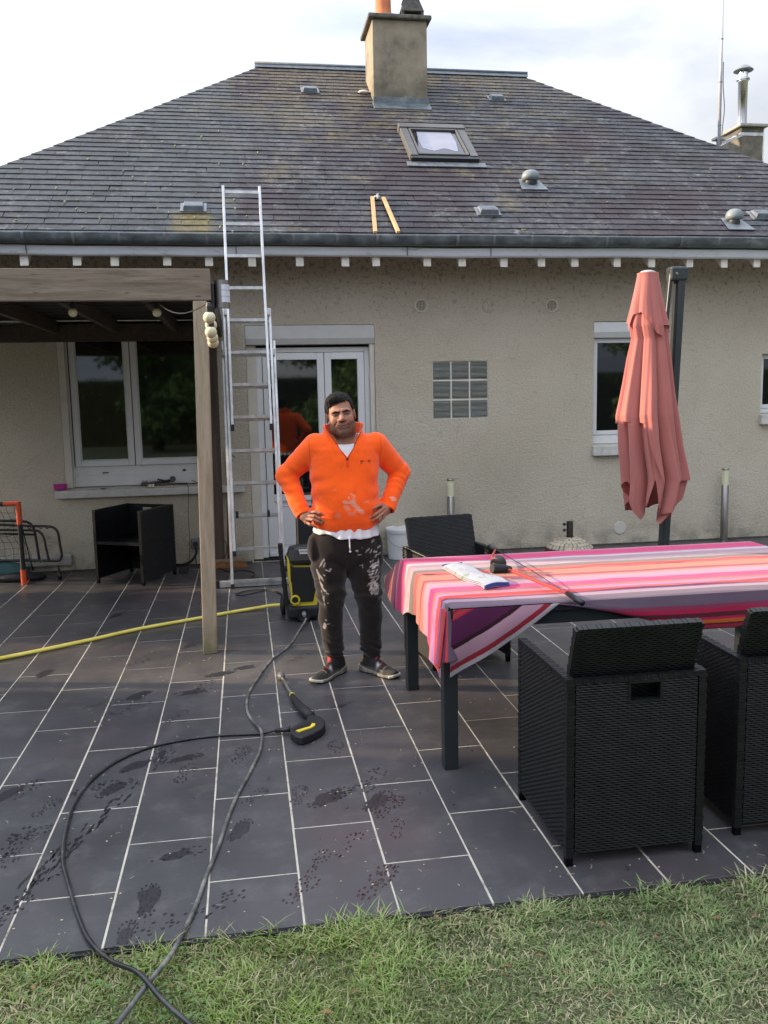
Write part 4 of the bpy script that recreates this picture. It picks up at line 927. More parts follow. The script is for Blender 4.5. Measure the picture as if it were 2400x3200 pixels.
    if back:
        bw = .232; ang = R(19); ca, sa = math.cos(ang), math.sin(ang); oy, oz, H = -CD + .085, CH - .112, .310
        vv = Vector((0, -sa, ca)); nn = Vector((0, -ca, -sa)); o0 = Vector((-bw, oy, oz)); th = .026
        mb = MB(); mb.obox(o0 + Vector((bw, 0, 0)) + vv * H / 2 - nn * th / 2, (bw - .008, 0, 0), vv * (H / 2 - .006), nn * (th / 2 - .004), 1)
        weave(mb, o0, (1, 0, 0), vv, 2 * bw, H, nn); weave(mb, o0 + Vector((2 * bw, 0, 0)) - nn * th, (-1, 0, 0), vv, 2 * bw, H, -nn)
        wrap(mb, o0 + vv * H - nn * th / 2 + Vector((.004, 0, 0)), o0 + vv * H - nn * th / 2 + Vector((2 * bw - .004, 0, 0)), th / 2 + .001, .006, .017, ax=tuple(nn))
        for s in (0, 1):
            q = o0 + Vector((2 * bw * s, 0, 0)) - nn * th / 2; wrap(mb, q, q + vv * H, .005, th / 2 + .001, .0125, ax=(1, 0, 0))
        B('backrest', mb)
    return t
GRP = 'black rattan cube chairs'
ch1 = chair('rattan_chair', 'black rattan chair nearest the grass, seen from behind in full', (1.333, 3.055, 0), 0, GRP)
ch2_ = chair('rattan_chair', 'black rattan chair cut off by the right edge of the picture', (2.045, 3.135, 0), -.03, GRP, first=ch1)
ch3 = chair('rattan_chair', 'black rattan chair on the far side of the table facing the lawn', (1.31, 5.385, 0), math.pi + .155, GRP, first=ch1)
ch4 = chair('rattan_chair', 'low black rattan armchair without backrest under the left window', (-1.065, 8.467, 0), 2.653, GRP, back=False, first=ch1)
# thin pale lines on the far chair's sunward edges, sunlight painted as colour
mb = MB()
def c3(x, y, z):
    t_ = math.pi + .155; return Vector((1.31 + x * math.cos(t_) - y * math.sin(t_), 5.385 + x * math.sin(t_) + y * math.cos(t_), z))
pts = [c3(CW + .002, CD - .5 + i * .025, CH + .006 + .0015 * math.sin(i * 2)) for i in range(20)]; mb.tube(pts, .0028, 4)
pts = [c3(CW + .003, CD + .0, .10 + i * .03) + Vector((.0015 * math.sin(i * 2), 0, 0)) for i in range(17)]; mb.tube(pts, .0028, 4)
pts = [c3(.236, -CD + .05 - .068 * i / 9, CH + i * .0205) for i in range(10)]; mb.tube(pts, .0028, 4)
o = build('painted_lit_edge', mb, LITEDGE, ch3); 
# lines are placed in world space: undo the chair's turn
o.matrix_parent_inverse = Matrix.Identity(4); o.data.transform(Matrix.Rotation(-(math.pi + .155), 4, 'Z'))
# ---- table
ANTH = simple('anthracite_metal', (.018, .022, .024), .4, var=.1)
TX0, TX1, TY0, TY1, TZ = .868, 3.04, 3.64, 4.855, .742
tab = thing('garden_table', 'long dark metal garden table under the striped cloth', 'table', (1.95, 4.25, 0))
build('tabletop', MB().box(TX0, TX1, TY0, TY1, TZ - .03, TZ), ANTH, tab, bevel=.004)
mb = MB().box(TX0 + .02, TX1 - .02, TY0 + .015, TY0 + .055, TZ - .09, TZ - .031).box(TX0 + .02, TX1 - .02, TY1 - .055, TY1 - .015, TZ - .09, TZ - .031).box(TX0 + .015, TX0 + .055, TY0 + .056, TY1 - .056, TZ - .09, TZ - .031).box(TX1 - .055, TX1 - .015, TY0 + .056, TY1 - .056, TZ - .09, TZ - .031)
build('apron', mb, ANTH, tab, bevel=.003)
for x0, y0 in ((.834, 3.66), (.872, 4.755), (2.935, 4.75), (2.96, 3.66)): build('leg', MB().box(x0, x0 + .065, y0, y0 + .065, 0, TZ - .031), ANTH, tab, bevel=.004)
# ---- striped cloth
T_ = TZ + .012
c_ = lambda r, g, b: tuple(.58 * v ** 1.28 for v in lin(r, g, b))
pal = dict(lp=c_(222, 150, 170), hp=c_(232, 84, 146), pk=c_(228, 130, 160), wh=c_(224, 214, 220), mv=c_(205, 172, 180), gr=c_(158, 142, 134), co=c_(240, 122, 124), dk=c_(110, 60, 60), ta=c_(220, 155, 135), ro=c_(196, 86, 124), pp=c_(216, 176, 192), li=c_(208, 160, 208), gy=c_(158, 138, 152), sa=c_(232, 142, 138), cr=c_(238, 100, 104), pu=c_(140, 66, 118), ll=c_(200, 172, 190), g2=c_(140, 120, 138), mr=c_(172, 84, 116), cm=c_(206, 50, 102), ma=c_(120, 46, 68), og=c_(226, 130, 54), mg=c_(170, 44, 92), to=c_(196, 96, 76), vi=c_(112, 44, 96), dv=c_(78, 26, 52), rd=c_(190, 64, 84))
# (coordinate in metres measured from the far long edge of the top, colour)
stripes = [(-.9, 'mv'), (-.27, 'wh'), (-.25, 'rd'), (-.235, 'gr'), (-.22, 'rd'), (-.19, 'gr'), (-.18, 'ro'), (-.155, 'gr'), (-.135, 'rd'), (-.115, 'gr'), (-.10, 'vi'), (-.03, 'pu'), (-.012, 'co'), (.0, 'lp'), (.045, 'hp'), (.165, 'pk'), (.195, 'wh'), (.24, 'mv'), (.322, 'wh'), (.328, 'mv'), (.338, 'wh'), (.343, 'mv'), (.354, 'wh'), (.359, 'mv'), (.370, 'wh'), (.376, 'mv'), (.386, 'gr'), (.455, 'co'), (.524, 'dk'), (.530, 'ta'), (.643, 'ro'), (.682, 'ta'), (.714, 'pp'), (.80, 'li'), (.822, 'hp'), (.914, 'gy'), (.93, 'sa'), (.965, 'li'), (1.00, 'cr'), (1.055, 'pu'), (1.08, 'll'), (1.13, 'g2'), (1.235, 'mr'), (1.25, 'cm'), (1.268, 'ma'), (1.288, 'cm'), (1.300, 'og'), (1.318, 'ma'), (1.328, 'cm'), (1.345, 'to'), (1.362, 'cm'), (1.378, 'vi'), (1.53, 'dv'), (1.56, 'pp'), (1.66, 'rd'), (1.70, 'wh')]
sx = np.array([s[0] for s in stripes]); sc3 = np.array([pal[s[1]] for s in stripes])
def cloth_col(v): return sc3[np.clip(np.searchsorted(sx, v, side='right') - 1, 0, len(sx) - 1)]
CLOTH = vcol('striped_cloth', .85, .25, 420, .2, .15)
cl = thing('tablecloth', 'pink, purple and white striped tablecloth draped over the garden table', 'tablecloth', (1.95, 4.25, TZ))
def cloth_part(name, P, Vc, thick=.0016):
    P = np.asarray(P, float); n, k, _ = P.shape; off = np.array(WLOC[cl]); V = (P - off).reshape(-1, 3)
    idx = np.arange(n * k).reshape(n, k); F = np.stack([idx[:-1, :-1], idx[:-1, 1:], idx[1:, 1:], idx[1:, :-1]], -1).reshape(-1, 4)
    # colours per face side so that stripes stay crisp
    me_o = bulk(name, V, F, CLOTH, cl, smooth=True, col=cloth_col(np.asarray(Vc).reshape(-1)))
    m = me_o.modifiers.new('s', 'SOLIDIFY'); m.thickness = thick; m.offset = -1
    return me_o
def nz3(X, Y, Z, s, seed): return vnoise(np.stack([X * s, Y * s, Z * s], -1), seed) - .5
# top with soft wrinkles
nx, ny = 260, 360
xs_ = np.linspace(TX0 - .004, TX1 + .01, nx); ys_ = np.linspace(TY1 + .004, TY0 - .004, ny)
X, Y = np.meshgrid(xs_, ys_); v = TY1 - Y
wr = .0035 * nz3(X, Y, 0 * X, 5, 3) + .002 * nz3(X * 2, Y * 9, 0 * X, 3, 5)
rid = np.exp(-((v - .49 - .012 * np.sin(X * 9) - .008 * np.sin(X * 23)) / .018) ** 2) * (.004 + .010 * np.clip(nz3(X, Y * 0, 0 * X, 4.5, 8) + .15, 0, 1))
rid2 = np.exp(-((v - 1.03 - .025 * np.sin(X * 4)) / .02) ** 2) * .006
edge = np.minimum(np.minimum(X - TX0, TX1 - X), np.minimum(Y - TY0, TY1 - Y)); ed = np.clip(edge / .02, 0, 1)
Z = T_ + .001 + (wr + rid + rid2) * ed - .004 * (1 - ed) ** 2
Vv = v + .010 * nz3(X, Y, 0 * X, 2.2, 21) + .006 * nz3(X, Y, 0 * X, 9, 22) + .012 * np.clip(1 - (X - TX0) / .25, 0, 1)
cloth_part('cloth_top', np.stack([X, Y, Z], -1), Vv)
# left end hanging down
m, n = 90, 300
ys_ = np.linspace(TY1 + .004, TY0 + .03, n); ts = np.linspace(0, 1, m); Yg, Tg = np.meshgrid(ys_, ts)
L = np.interp(Yg, [3.64, 3.72, 3.85, 4.05, 4.2, 4.45, 4.58, 4.70, 4.86], [.34, .37, .33, .26, .235, .215, .262, .288, .30])
L = L + .006 * np.sin(Yg * 40)
Xg = TX0 - .004 - .012 * np.sin(np.clip(Tg * 4, 0, 1.57)) - Tg * (.012 + .030 * (nz3(Yg, 0 * Yg, 0 * Yg, 7, 4) + .2) + .010 * np.sin(Yg * 21 + .6)) - .006 * np.sin(Yg * 47) * Tg
Zg = T_ - .002 - Tg * L
Ys = Yg + .04 * Tg * (Yg - 4.2)
Vh = TY1 - Yg + .012 + .006 * nz3(Yg, Tg, 0 * Yg, 5, 9)
cloth_part('cloth_left_end', np.stack([Xg, Ys, Zg], -1), Vh)
# far corner flap swinging out behind the left end
A, Bq, Cq = Vector((TX0 - .004, TY1 + .004, T_ - .002)), None, None
n = 40; P, Vc = [], []
tipo = pxx(1227, 1835, .80)
for i in range(n):
    t = i / (n - 1); row, vr = [], []
    top = Vector((TX0 - .006, TY1 + .005, T_ - .004)); b0_ = Vector((TX0 - .05, TY1 - .0, T_ - .30)); b1_ = Vector((.795, 5.09, .60))
    for j in range(n):
        q = j / (n - 1); e_ = b0_.lerp(b1_, q); p = top.lerp(e_, t); p.x -= .012 * math.sin(q * 3.1) * t; row.append(tuple(p)); vr.append(-.02 - .26 * q * t - .02 * t)
    P.append(row); Vc.append(vr)
cloth_part('cloth_far_corner', P, Vc)
# long near side: falls over the edge towards the right, tucked up in the middle
m, n = 110, 320
xs_ = np.linspace(1.33, TX1 + .01, n); ts = np.linspace(0, 1, m); Xg, Tg = np.meshgrid(xs_, ts)
L = np.interp(Xg, [1.33, 1.40, 1.5, 1.62, 1.78, 1.92, 2.05, 2.2, 2.3, 2.45, 2.7, 3.05], [.004, .016, .035, .06, .105, .148, .165, .168, .150, .118, .10, .09])
roll = np.clip((Tg - .86) / .14, 0, 1)
bow = .022 * np.sin(np.clip(Tg, 0, 1) * 2.6) * np.clip(L / .1, .2, 1)
Yg = TY0 - .006 - bow + .02 * roll ** 2 + .004 * nz3(Xg, Tg, 0 * Xg, 5, 14)
Zg = T_ - .002 - np.sin(Tg * 1.45) / math.sin(1.45) * L
Ud = (Tg * 1.12) * L
Vn = TY1 - TY0 + .004 + Ud * 1.0 + .004 * nz3(Xg, Tg, 0 * Xg, 4, 15) - .02
cloth_part('cloth_near_side', np.stack([Xg, Yg, Zg], -1), Vn)
# near left corner: a triangular flap with the white and red border
m, n = 120, 160
P = np.zeros((m, n, 3)); Vc = np.zeros((m, n))
A = np.array([.874, TY0 - .012, T_ - .005]); Bq = np.array([1.36, TY0 - .012, T_ - .004]); tip = np.array([.850, TY0 - .035, .452]); l2 = np.array([.815, TY0 - .02, .57])
for i in range(m):
    t = i / (m - 1)
    for j in range(n):
        q = j / (n - 1)
        topp = A + (Bq - A) * q
        # lower edge from the tip up to B with a slight belly
        low = tip + (Bq - tip) * q; low[2] -= .018 * math.sin(math.pi * q); low[0] += 0
        side = A + (tip - A) * t; 
        p = topp + (low - topp) * t
        # left boundary drawn out towards l2
        p = p + (1 - q) ** 3 * math.sin(math.pi * t) * (np.array([-.012, 0, 0]))
        p[1] -= .028 * math.sin(math.pi * min(1, t * 1.0)) * (1 - q) + .006 * math.sin(q * 14 + t * 3) * t * (1 - q)
        P[i, j] = p
        d_edge = (1 - t) * np.linalg.norm(low - topp) * 1.0
        Vc[i, j] = 1.735 - d_edge * 1.42
Vc = Vc + .004 * nz3(P[..., 0], P[..., 2], P[..., 1] * 0, 30, 3)
cloth_part('cloth_corner_flap', P, Vc)
# pinched fold at that corner: the turned-back grey underside
P = []; Vc = []
n = 34
for i in range(n):
    t = i / (n - 1); row = []; vr = []
    for j in range(26):
        q = j / 25; x = .842 + .046 * q * (.25 + .75 * t) + .016 * t - .012 * math.cos(q * 3.14) * t; y = TY0 - .022 - .024 * math.sin(q * 3.14) * (.3 + .7 * t) - .02 * t; z = T_ - .006 - .225 * t + .012 * q * t
        row.append((x - .03 * t, y, z)); vr.append((1.165 if q > .30 else (1.03 if q > .12 else 1.068)) if q < .93 else 1.24)
    P.append(row); Vc.append(vr)
cloth_part('cloth_fold', P, Vc)
P = []; Vc = []
for i in range(n):
    t = i / (n - 1); row = []; vr = []
    for j in range(20):
        q = j / 19; x = .842 - .014 * q - .03 * t + .0 * q; y = TY0 - .01 + .05 * q; z = T_ - .005 - (.262 + .0 * q) * t
        row.append((x - .006 * math.sin(q * 6) * t, y, z)); vr.append(.99 + .06 * (1 - q))
    P.append(row); Vc.append(vr)
cloth_part('cloth_fold', P, Vc)
# far side drop (seen only as a thin line from here)
cloth_part('cloth_far_side', [[(x, TY1 + .006 + .004 * math.sin(x * 20) * t, T_ - .003 - .22 * t) for x in np.linspace(TX0, TX1, 90)] for t in np.linspace(0, 1, 14)], [[-.02 - .22 * t] * 90 for t in np.linspace(0, 1, 14)])
cloth_part('cloth_right_end', [[(TX1 + .008 + .02 * t, y, T_ - .003 - .22 * t) for y in np.linspace(TY1, TY0, 60)] for t in np.linspace(0, 1, 14)], [[TY1 - y for y in np.linspace(TY1, TY0, 60)] for t in np.linspace(0, 1, 14)])
# ---- folded tea towel
tw = thing('tea_towel', 'folded white kitchen towel with floral print and blue hem', 'towel', (1.12, 4.24, T_))
c0, c1, c2, c3_ = Vector((1.015, 4.47, 0)), Vector((1.14, 4.535, 0)), Vector((1.245, 4.00, 0)), Vector((1.10, 3.935, 0))
FLO = M('floral_print', (.5, .5, .5), .9, spec=.2)
fn = FLO.noise(26, 3, dist=.8); f2 = FLO.noise(14, 2); lf = FLO.noise(38, 3, dist=1.5)
cc_ = FLO.mix((.36, .37, .40), (.16, .23, .06), FLO.math('MULTIPLY', FLO.val(fn, [(.56, 0), (.62, .8)]), FLO.val(f2, [(.45, 0), (.5, 1)])))
cc_ = FLO.mix(cc_, (.55, .25, .18), FLO.val(FLO.noise(17, 2), [(.68, 0), (.73, .7)])); cc_ = FLO.mix(cc_, (.22, .25, .30), FLO.val(lf, [(.485, 0), (.5, .55), (.515, 0)])); FLO.col(cc_); FLO.bump(FLO.noise(300, 2), .2, .002)
BLUE = simple('blue_hem', (.05, .08, .30), .9)
def tp(u, v_, h):
    p = (c3_.lerp(c2, u)).lerp(c0.lerp(c1, u), v_); return Vector((p.x + .010 * math.sin(v_ * 9), p.y, T_ + .006 + h + .003 * math.sin(v_ * 13 + u * 5)))
for L_ in range(3):
    h = .007 * L_; rows = []
    for i in range(34):
        v_ = i / 33; row = []
        for j in range(30):
            a_ = j / 29; row.append(tp(.02 * L_ + (1 - .03 * L_) * a_, v_ * (1 - .01 * L_), h + .006 * math.sin(math.pi * a_) * (L_ / 2)))
        rows.append(row)
    o = build('towel_layer', MB().grid(rows), FLO.m, tw, smooth=True); q = o.modifiers.new('s', 'SOLIDIFY'); q.thickness = .004; q.offset = 1
for L_ in range(3):
    build('towel_hem', MB().tube([tp(j / 20 * (1 - .02 * L_), -.004, .004 + .0065 * L_ + .004 * math.sin(math.pi * j / 20)) for j in range(21)], .0028, 6), BLUE, tw, smooth=True)
build('towel_hem', MB().tube([tp(j / 20, 1.004, .018) for j in range(21)], .004, 6), BLUE, tw, smooth=True)
# ---- toy bow
bow_ = thing('toy_bow', 'red toy archery bow with black grip lying on the striped cloth', 'toy bow', (1.33, 4.1, T_))
REDP = M('red_plastic', rough=.45); REDP.col(REDP.mix((.42, .045, .03), (.015, .012, .012), REDP.val(REDP.noise(60, 3, (1, 1, 1), dist=2), [(.60, 0), (.63, 1)]))); REDP = REDP.m
REDC = M('red_plain', (.42, .05, .03), .45).m
zt = T_
g0 = pz(1220 + 890 * .41, 1660 + 290 * .41, zt + .045); e1 = pz(1220 + 1360 * .41, 1660 + 480 * .41, zt + .03); e1b = pz(1220 + 1462 * .41, 1660 + 548 * .41, zt + .02)
g1 = pz(1220 + 800 * .41, 1660 + 285 * .41, zt + .055); tp0 = pz(1220 + 800 * .41, 1660 + 140 * .41, zt + .03); tpb = pz(1220 + 755 * .41, 1660 + 120 * .41, zt + .035)
build('lower_limb', MB().bar(g0, e1, .017, .013), REDP, bow_, bevel=.003)
build('upper_limb', MB().tube([g1, g1.lerp(tp0, .5) + Vector((-.02, 0, .01)), tp0], .006, 8), REDC, bow_, smooth=True)
build('limb_end', MB().tube([e1 - (e1b - e1) * .1, e1.lerp(e1b, .6), e1b], [.012, .0135, .014], 12), BLK, bow_, smooth=True)
build('limb_end', MB().tube([tp0, tp0.lerp(tpb, .5), tpb], [.012, .016, .017], 12), BLK, bow_, smooth=True)
dg = (g0 - g1).normalized()
build('grip', MB().tube([g1 - dg * .02, g1, g0 - dg * .01, g0 + dg * .02], [.024, .027, .022, .017], 10), BLKM, bow_, autos=50)
rc = pz(1220 + 822 * .41, 1660 + 245 * .41, zt + .055); axd = Vector((.75, .55, .12)).normalized()
o = build('arrow_ring', MB().lathe([(.034, -.022), (.037, -.02), (.037, .022), (.034, .024), (.031, .022), (.031, -.022)], rc, 28, ax=axd), BLK, bow_, autos=40)
build('bow_string', MB().tube([tp0, tp0.lerp(e1, .55) + Vector((.0, 0, .006)), e1], .0022, 5), BLK, bow_, smooth=True)
sm_ = tp0.lerp(e1, .5) + Vector((0, 0, .006)); build('nocking_sleeve', MB().tube([sm_, sm_.lerp(e1, .13)], .004, 8), REDC, bow_)
# ================================================================== PARASOL
UY = 6.35
def uq(x, y, Y=UY): return py(x, y, Y)
pb = py(2074, 1700, UY + .12); ptop = py(2126, 845, UY + .12); dpo = (ptop - pb); foot = pb - dpo * (pb.z / dpo.z)
par = thing('parasol', 'closed faded salmon pink parasol on a dark grey cantilever pole', 'parasol', tuple(foot))
GREYM = simple('parasol_grey', (.040, .048, .052), .38, .2, var=.1)
def flatbar(mb, p, q, w, h, rr=.012):
    p, q = Vector(p), Vector(q); mb.bar(p, q, w, h, up=(0, 1, 0))
mb = MB(); flatbar(mb, foot, ptop, .062, .09); build('pole', mb, GREYM, par, bevel=.014, seg=3)
build('base_plate', MB().box(foot.x - .3, foot.x + .3, foot.y - .3, foot.y + .3, .0, .05), ANTH, par, bevel=.01)
mb = MB().box(ptop.x - .10, ptop.x + .042, ptop.y - .055, ptop.y + .05, ptop.z - .085, ptop.z + .025); br = build('pole_bracket', mb, GREYM, par, bevel=.02, seg=3)
build('bracket_bolt', MB().lathe([(.012, 0), (.010, .006)], (ptop.x - .055, ptop.y - .055, ptop.z - .03), 12, ax=(0, -1, 0)), STEEL, br)
aa = Vector((ptop.x - .085, ptop.y - .01, ptop.z - .02)); ab = uq(2048, 1330, UY + .1)
mb = MB(); flatbar(mb, aa, ab, .030, .045); build('arm', mb, GREYM, par, bevel=.008)
cxp = uq(2028, 1000).x; ztop = uq(2024, 862).z
FAB = M('faded_pink_fabric', (.5, .2, .18), .85, spec=.15)
gN = FAB.n('ShaderNodeNewGeometry'); zz_ = FAB.n('ShaderNodeSeparateXYZ'); FAB.L.new(gN.outputs['Position'], zz_.inputs[0])
fade = FAB.ramp(FAB.noise(1.8, 4, (1, 1, .5)), [(.35, (.48, .165, .15)), (.65, (.58, .22, .19))])
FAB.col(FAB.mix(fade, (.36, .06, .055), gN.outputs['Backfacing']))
FAB.bump(FAB.noise(260, 2), .2, .002)
FAB.b.inputs['Sheen Weight'].default_value = .2
# a little light passes through the cloth
tr_ = FAB.n('ShaderNodeBsdfTranslucent'); FAB.L.new(fade, tr_.inputs[0]); ms = FAB.n('ShaderNodeMixShader'); ms.inputs[0].default_value = .22
FAB.L.new(FAB.b.outputs[0], ms.inputs[1]); FAB.L.new(tr_.outputs[0], ms.inputs[2]); FAB.L.new(ms.outputs[0], FAB.N['Material Output'].inputs[0]); FAB = FAB.m
sil = [(862, 1997, 2052), (900, 1990, 2058), (960, 1978, 2068), (1020, 1966, 2080), (1060, 1972, 2084), (1120, 1958, 2091), (1200, 1943, 2099), (1300, 1922, 2112), (1400, 1926, 2126), (1500, 1934, 2146), (1560, 1936, 2132), (1640, 1948, 2105)]
zc_, cc2, hw2 = [], [], []
for y, a_, b_ in sil:
    p, q = uq(a_, y), uq(b_, y); zc_.append(p.z); cc2.append((p.x + q.x) / 2); hw2.append((q.x - p.x) / 2)
zc_, cc2, hw2 = np.array(zc_)[::-1], np.array(cc2)[::-1], np.array(hw2)[::-1]
def canopy(name, th0, th1, hemf, ztop_, rs, nfold, seed, depth=.45, n=220, m=110, yb=0.0, par_=None):
    th = np.linspace(th0, th1, n); ts = np.linspace(0, 1, m); TH, TT = np.meshgrid(th, ts)
    hem = hemf(TH); Zc = ztop_ + (hem - ztop_) * TT
    cx_, hw_ = np.interp(Zc, zc_, cc2), np.interp(Zc, zc_, hw2) * rs
    down = np.clip((ztop_ - Zc) / 1.4, 0, 1)
    fold = np.abs(np.sin(TH * nfold / 2 + seed + .5 * np.sin(TH * 2 + seed) + .25 * np.sin(Zc * 3)))
    fold2 = np.sin(TH * nfold * 1.7 + seed * 2 + Zc * 2) * .5 + .5
    r = 1 - depth * down ** .6 * (1 - fold) ** 1.3 * .85 - .08 * fold2 * down
    r = r + .03 * np.sin(TH * 31 + 3 * vnoise(np.stack([TH * 2, Zc * 2, Zc * 0], -1), 7)) * down * .6 + .05 * (vnoise(np.stack([TH * 3, Zc * 3, Zc * 0], -1), int(seed * 10)) - .5)
    Xc = cx_ + hw_ * r * np.cos(TH); Yc = UY + yb + hw_ * .92 * r * np.sin(TH)
    V = np.stack([Xc, Yc, Zc], -1).reshape(-1, 3) - np.array(foot)
    idx = np.arange(n * m).reshape(m, n); F = np.stack([idx[:-1, :-1], idx[1:, :-1], idx[1:, 1:], idx[:-1, 1:]], -1).reshape(-1, 4)
    return bulk(name, V, F, FAB, par, smooth=True)
zz = lambda y: uq(2020, y).z
def cyc(TH, pts):
    a_ = np.array([p[0] for p in pts]) * math.pi / 180; b_ = np.array([p[1] for p in pts]); t = np.mod(TH, 2 * math.pi)
    return np.interp(t, np.r_[a_ - 2 * math.pi, a_, a_ + 2 * math.pi], np.r_[b_, b_, b_])
# angle: 0 = right, 270 = towards the lawn, 180 = left
inner = lambda T: cyc(T, [(0, zz(1520)), (40, zz(1580)), (90, zz(1600)), (140, zz(1600)), (180, zz(1500)), (205, zz(1590)), (222, zz(1618)), (240, zz(1560)), (250, zz(1490)), (262, zz(1570)), (275, zz(1622)), (284, zz(1632)), (293, zz(1590)), (305, zz(1612)), (318, zz(1618)), (335, zz(1560)), (350, zz(1500))])
canopy('canopy', 0, 2 * math.pi, inner, ztop + .01, .90, 9, .4, .50)
outer = lambda T: cyc(T, [(0, zz(1470)), (90, zz(1420)), (150, zz(1350)), (180, zz(1312)), (235, zz(1318)), (246, zz(1322)), (250, zz(1400)), (262, zz(1490)), (272, zz(1560)), (276, zz(1600)), (292, zz(1590)), (297, zz(1500)), (330, zz(1500)), (355, zz(1492))])
canopy('canopy_panel', R(172), R(360 + 4), outer, ztop + .012, 1.0, 9, .9, .52)
tier = lambda T: cyc(T, [(0, zz(1040)), (60, zz(1000)), (120, zz(1000)), (170, zz(1010)), (186, zz(1035)), (200, zz(985)), (225, zz(978)), (240, zz(990)), (255, zz(1010)), (270, zz(1045)), (285, zz(1055)), (298, zz(1020)), (320, zz(1020)), (340, zz(1045))])
canopy('vent_flap', 0, 2 * math.pi, tier, ztop + .02, 1.13, 9, 1.7, .40, 200, 40)
build('canopy_cap', MB().lathe([(.066, -.012), (.07, .0), (.068, .018), (.05, .034), (.03, .04), (.001, .042)], (uq(2024, 862).x, UY, ztop), 24), simple('cap_grey', (.36, .34, .34), .5), par, autos=45)
# ================================================================== BOLLARD LAMPS
LAMPG = M('lamp_frosted', (.60, .60, .40), .35).m
def bollard(loc, lab, first=None):
    if first:
        r = first.copy(); COL.objects.link(r); r.location = loc; r['label'] = lab
        for c in first.children: d = c.copy(); COL.objects.link(d); d.parent = r
        return r
    t = thing('bollard_lamp', lab, 'lamp', loc, 0, 'steel bollard lamps by the wall')
    lo = lambda pr: MB().lathe(pr, (0, 0, 0), 32)
    build('lamp_base', lo([(.062, 0), (.062, .006), (.056, .010)]), STEEL, t, local=True, autos=40)
    build('lamp_post', lo([(.040, .010), (.040, .632), (.038, .635)]), STEEL, t, local=True, autos=40)
    build('lamp_glass', lo([(.037, .635), (.037, .799)]), LAMPG, t, local=True, autos=40)
    build('lamp_cap', lo([(.040, .799), (.040, .815), (.038, .818)]), STEEL, t, local=True, autos=40); return t
bo = bollard((5.247, 8.885, 0), 'steel bollard lamp standing right of the parasol pole')
Yb = 8.82; bollard((py(1409, 1600, Yb).x, Yb, 0), 'steel bollard lamp behind the far rattan chair', first=bo)
# ================================================================== BUCKET, MOSAIC BASE
PAIL = simple('pail_white', (.60, .61, .62), .4, var=.05)
bk = thing('bucket', 'white plastic bucket with lid between the man and the far chair', 'bucket', (1.60, 8.90 - .05, 0))
bx, by = 1.575, 8.86
build('bucket_body', MB().lathe([(.125, 0), (.13, .003), (.146, .27), (.152, .272), (.152, .29)], (bx, by, 0), 36), PAIL, bk, autos=40)
build('bucket_lid', MB().lathe([(.157, .288), (.158, .315), (.152, .322), (.146, .318), (.14, .31), (.001, .308)], (bx, by, 0), 36), PAIL, bk, autos=40)
hp_ = [(bx + .158 * math.cos(t), by - .158 * abs(math.sin(t)) - .006, .272 - .135 * math.sin(t) ** 1) for t in np.linspace(0, math.pi, 24)][::-1]
build('bucket_handle', MB().tube(hp_, .0022, 6).tube([hp_[11], hp_[12], hp_[13]], .006, 8), STEEL, bk)
mo = thing('mosaic_parasol_stand', 'domed parasol base covered with cream and red mosaic stones', 'parasol base', (3.255, 8.40, 0))
build('dome', MB().lathe([(.25, 0), (.25, .06), (.235, .11), (.19, .155), (.12, .195), (.05, .213), (.001, .215)], (3.255, 8.40, 0), 40), simple('mosaic_grout', (.12, .105, .09), .9, bump=.3), mo, smooth=True)
SC_ = simple('mosaic_stone', (.42, .37, .28), .8, var=.3, sc=16, bump=.2); RDS = simple('mosaic_red', (.12, .018, .02), .7, var=.2)
pr = [(.25, .03), (.249, .07), (.236, .107), (.205, .143), (.17, .169), (.13, .191), (.088, .205), (.05, .213)]
for k in range(len(pr) - 1):
    (r0, z0), (r1, z1) = pr[k], pr[k + 1]; n = max(8, int(2 * math.pi * (r0 + r1) / 2 / .042))
    for i in range(n):
        a0 = 2 * math.pi * (i + random.uniform(-.08, .08) + k * .4) / n; a1 = a0 + 2 * math.pi / n * random.uniform(.78, .9); g_ = .08
        q = [(r0 - (r0 - r1) * g_, z0 + (z1 - z0) * g_, a0), (r0 - (r0 - r1) * g_, z0 + (z1 - z0) * g_, a1), (r1 + (r0 - r1) * g_, z1 - (z1 - z0) * g_, a1), (r1 + (r0 - r1) * g_, z1 - (z1 - z0) * g_, a0)]
        up_ = Vector((0, 0, .005)); vs = [Vector((3.255 + r * math.cos(t) * 1.012, 8.40 + r * math.sin(t) * 1.012, z)) for r, z, t in q]
        mb = MB().prism(vs, up_); build('mosaic_stone', mb, RDS if k < 2 else SC_, mo)
build('base_tube', MB().lathe([(.033, .20), (.033, .378), (.031, .38), (.026, .378)], (3.255, 8.40, 0), 20), simple('rusty_black', (.03, .022, .018), .6, var=.4), mo, autos=40)
mb = MB()
for z in (.295, .355): mb.tube([(3.255 - .03, 8.38, z), (3.255 - .062, 8.37, z)], .006, 8); mb.ball((3.255 - .072, 8.368, z), .016, 10)
build('clamp_screw', mb, BLKM, mo, smooth=True)
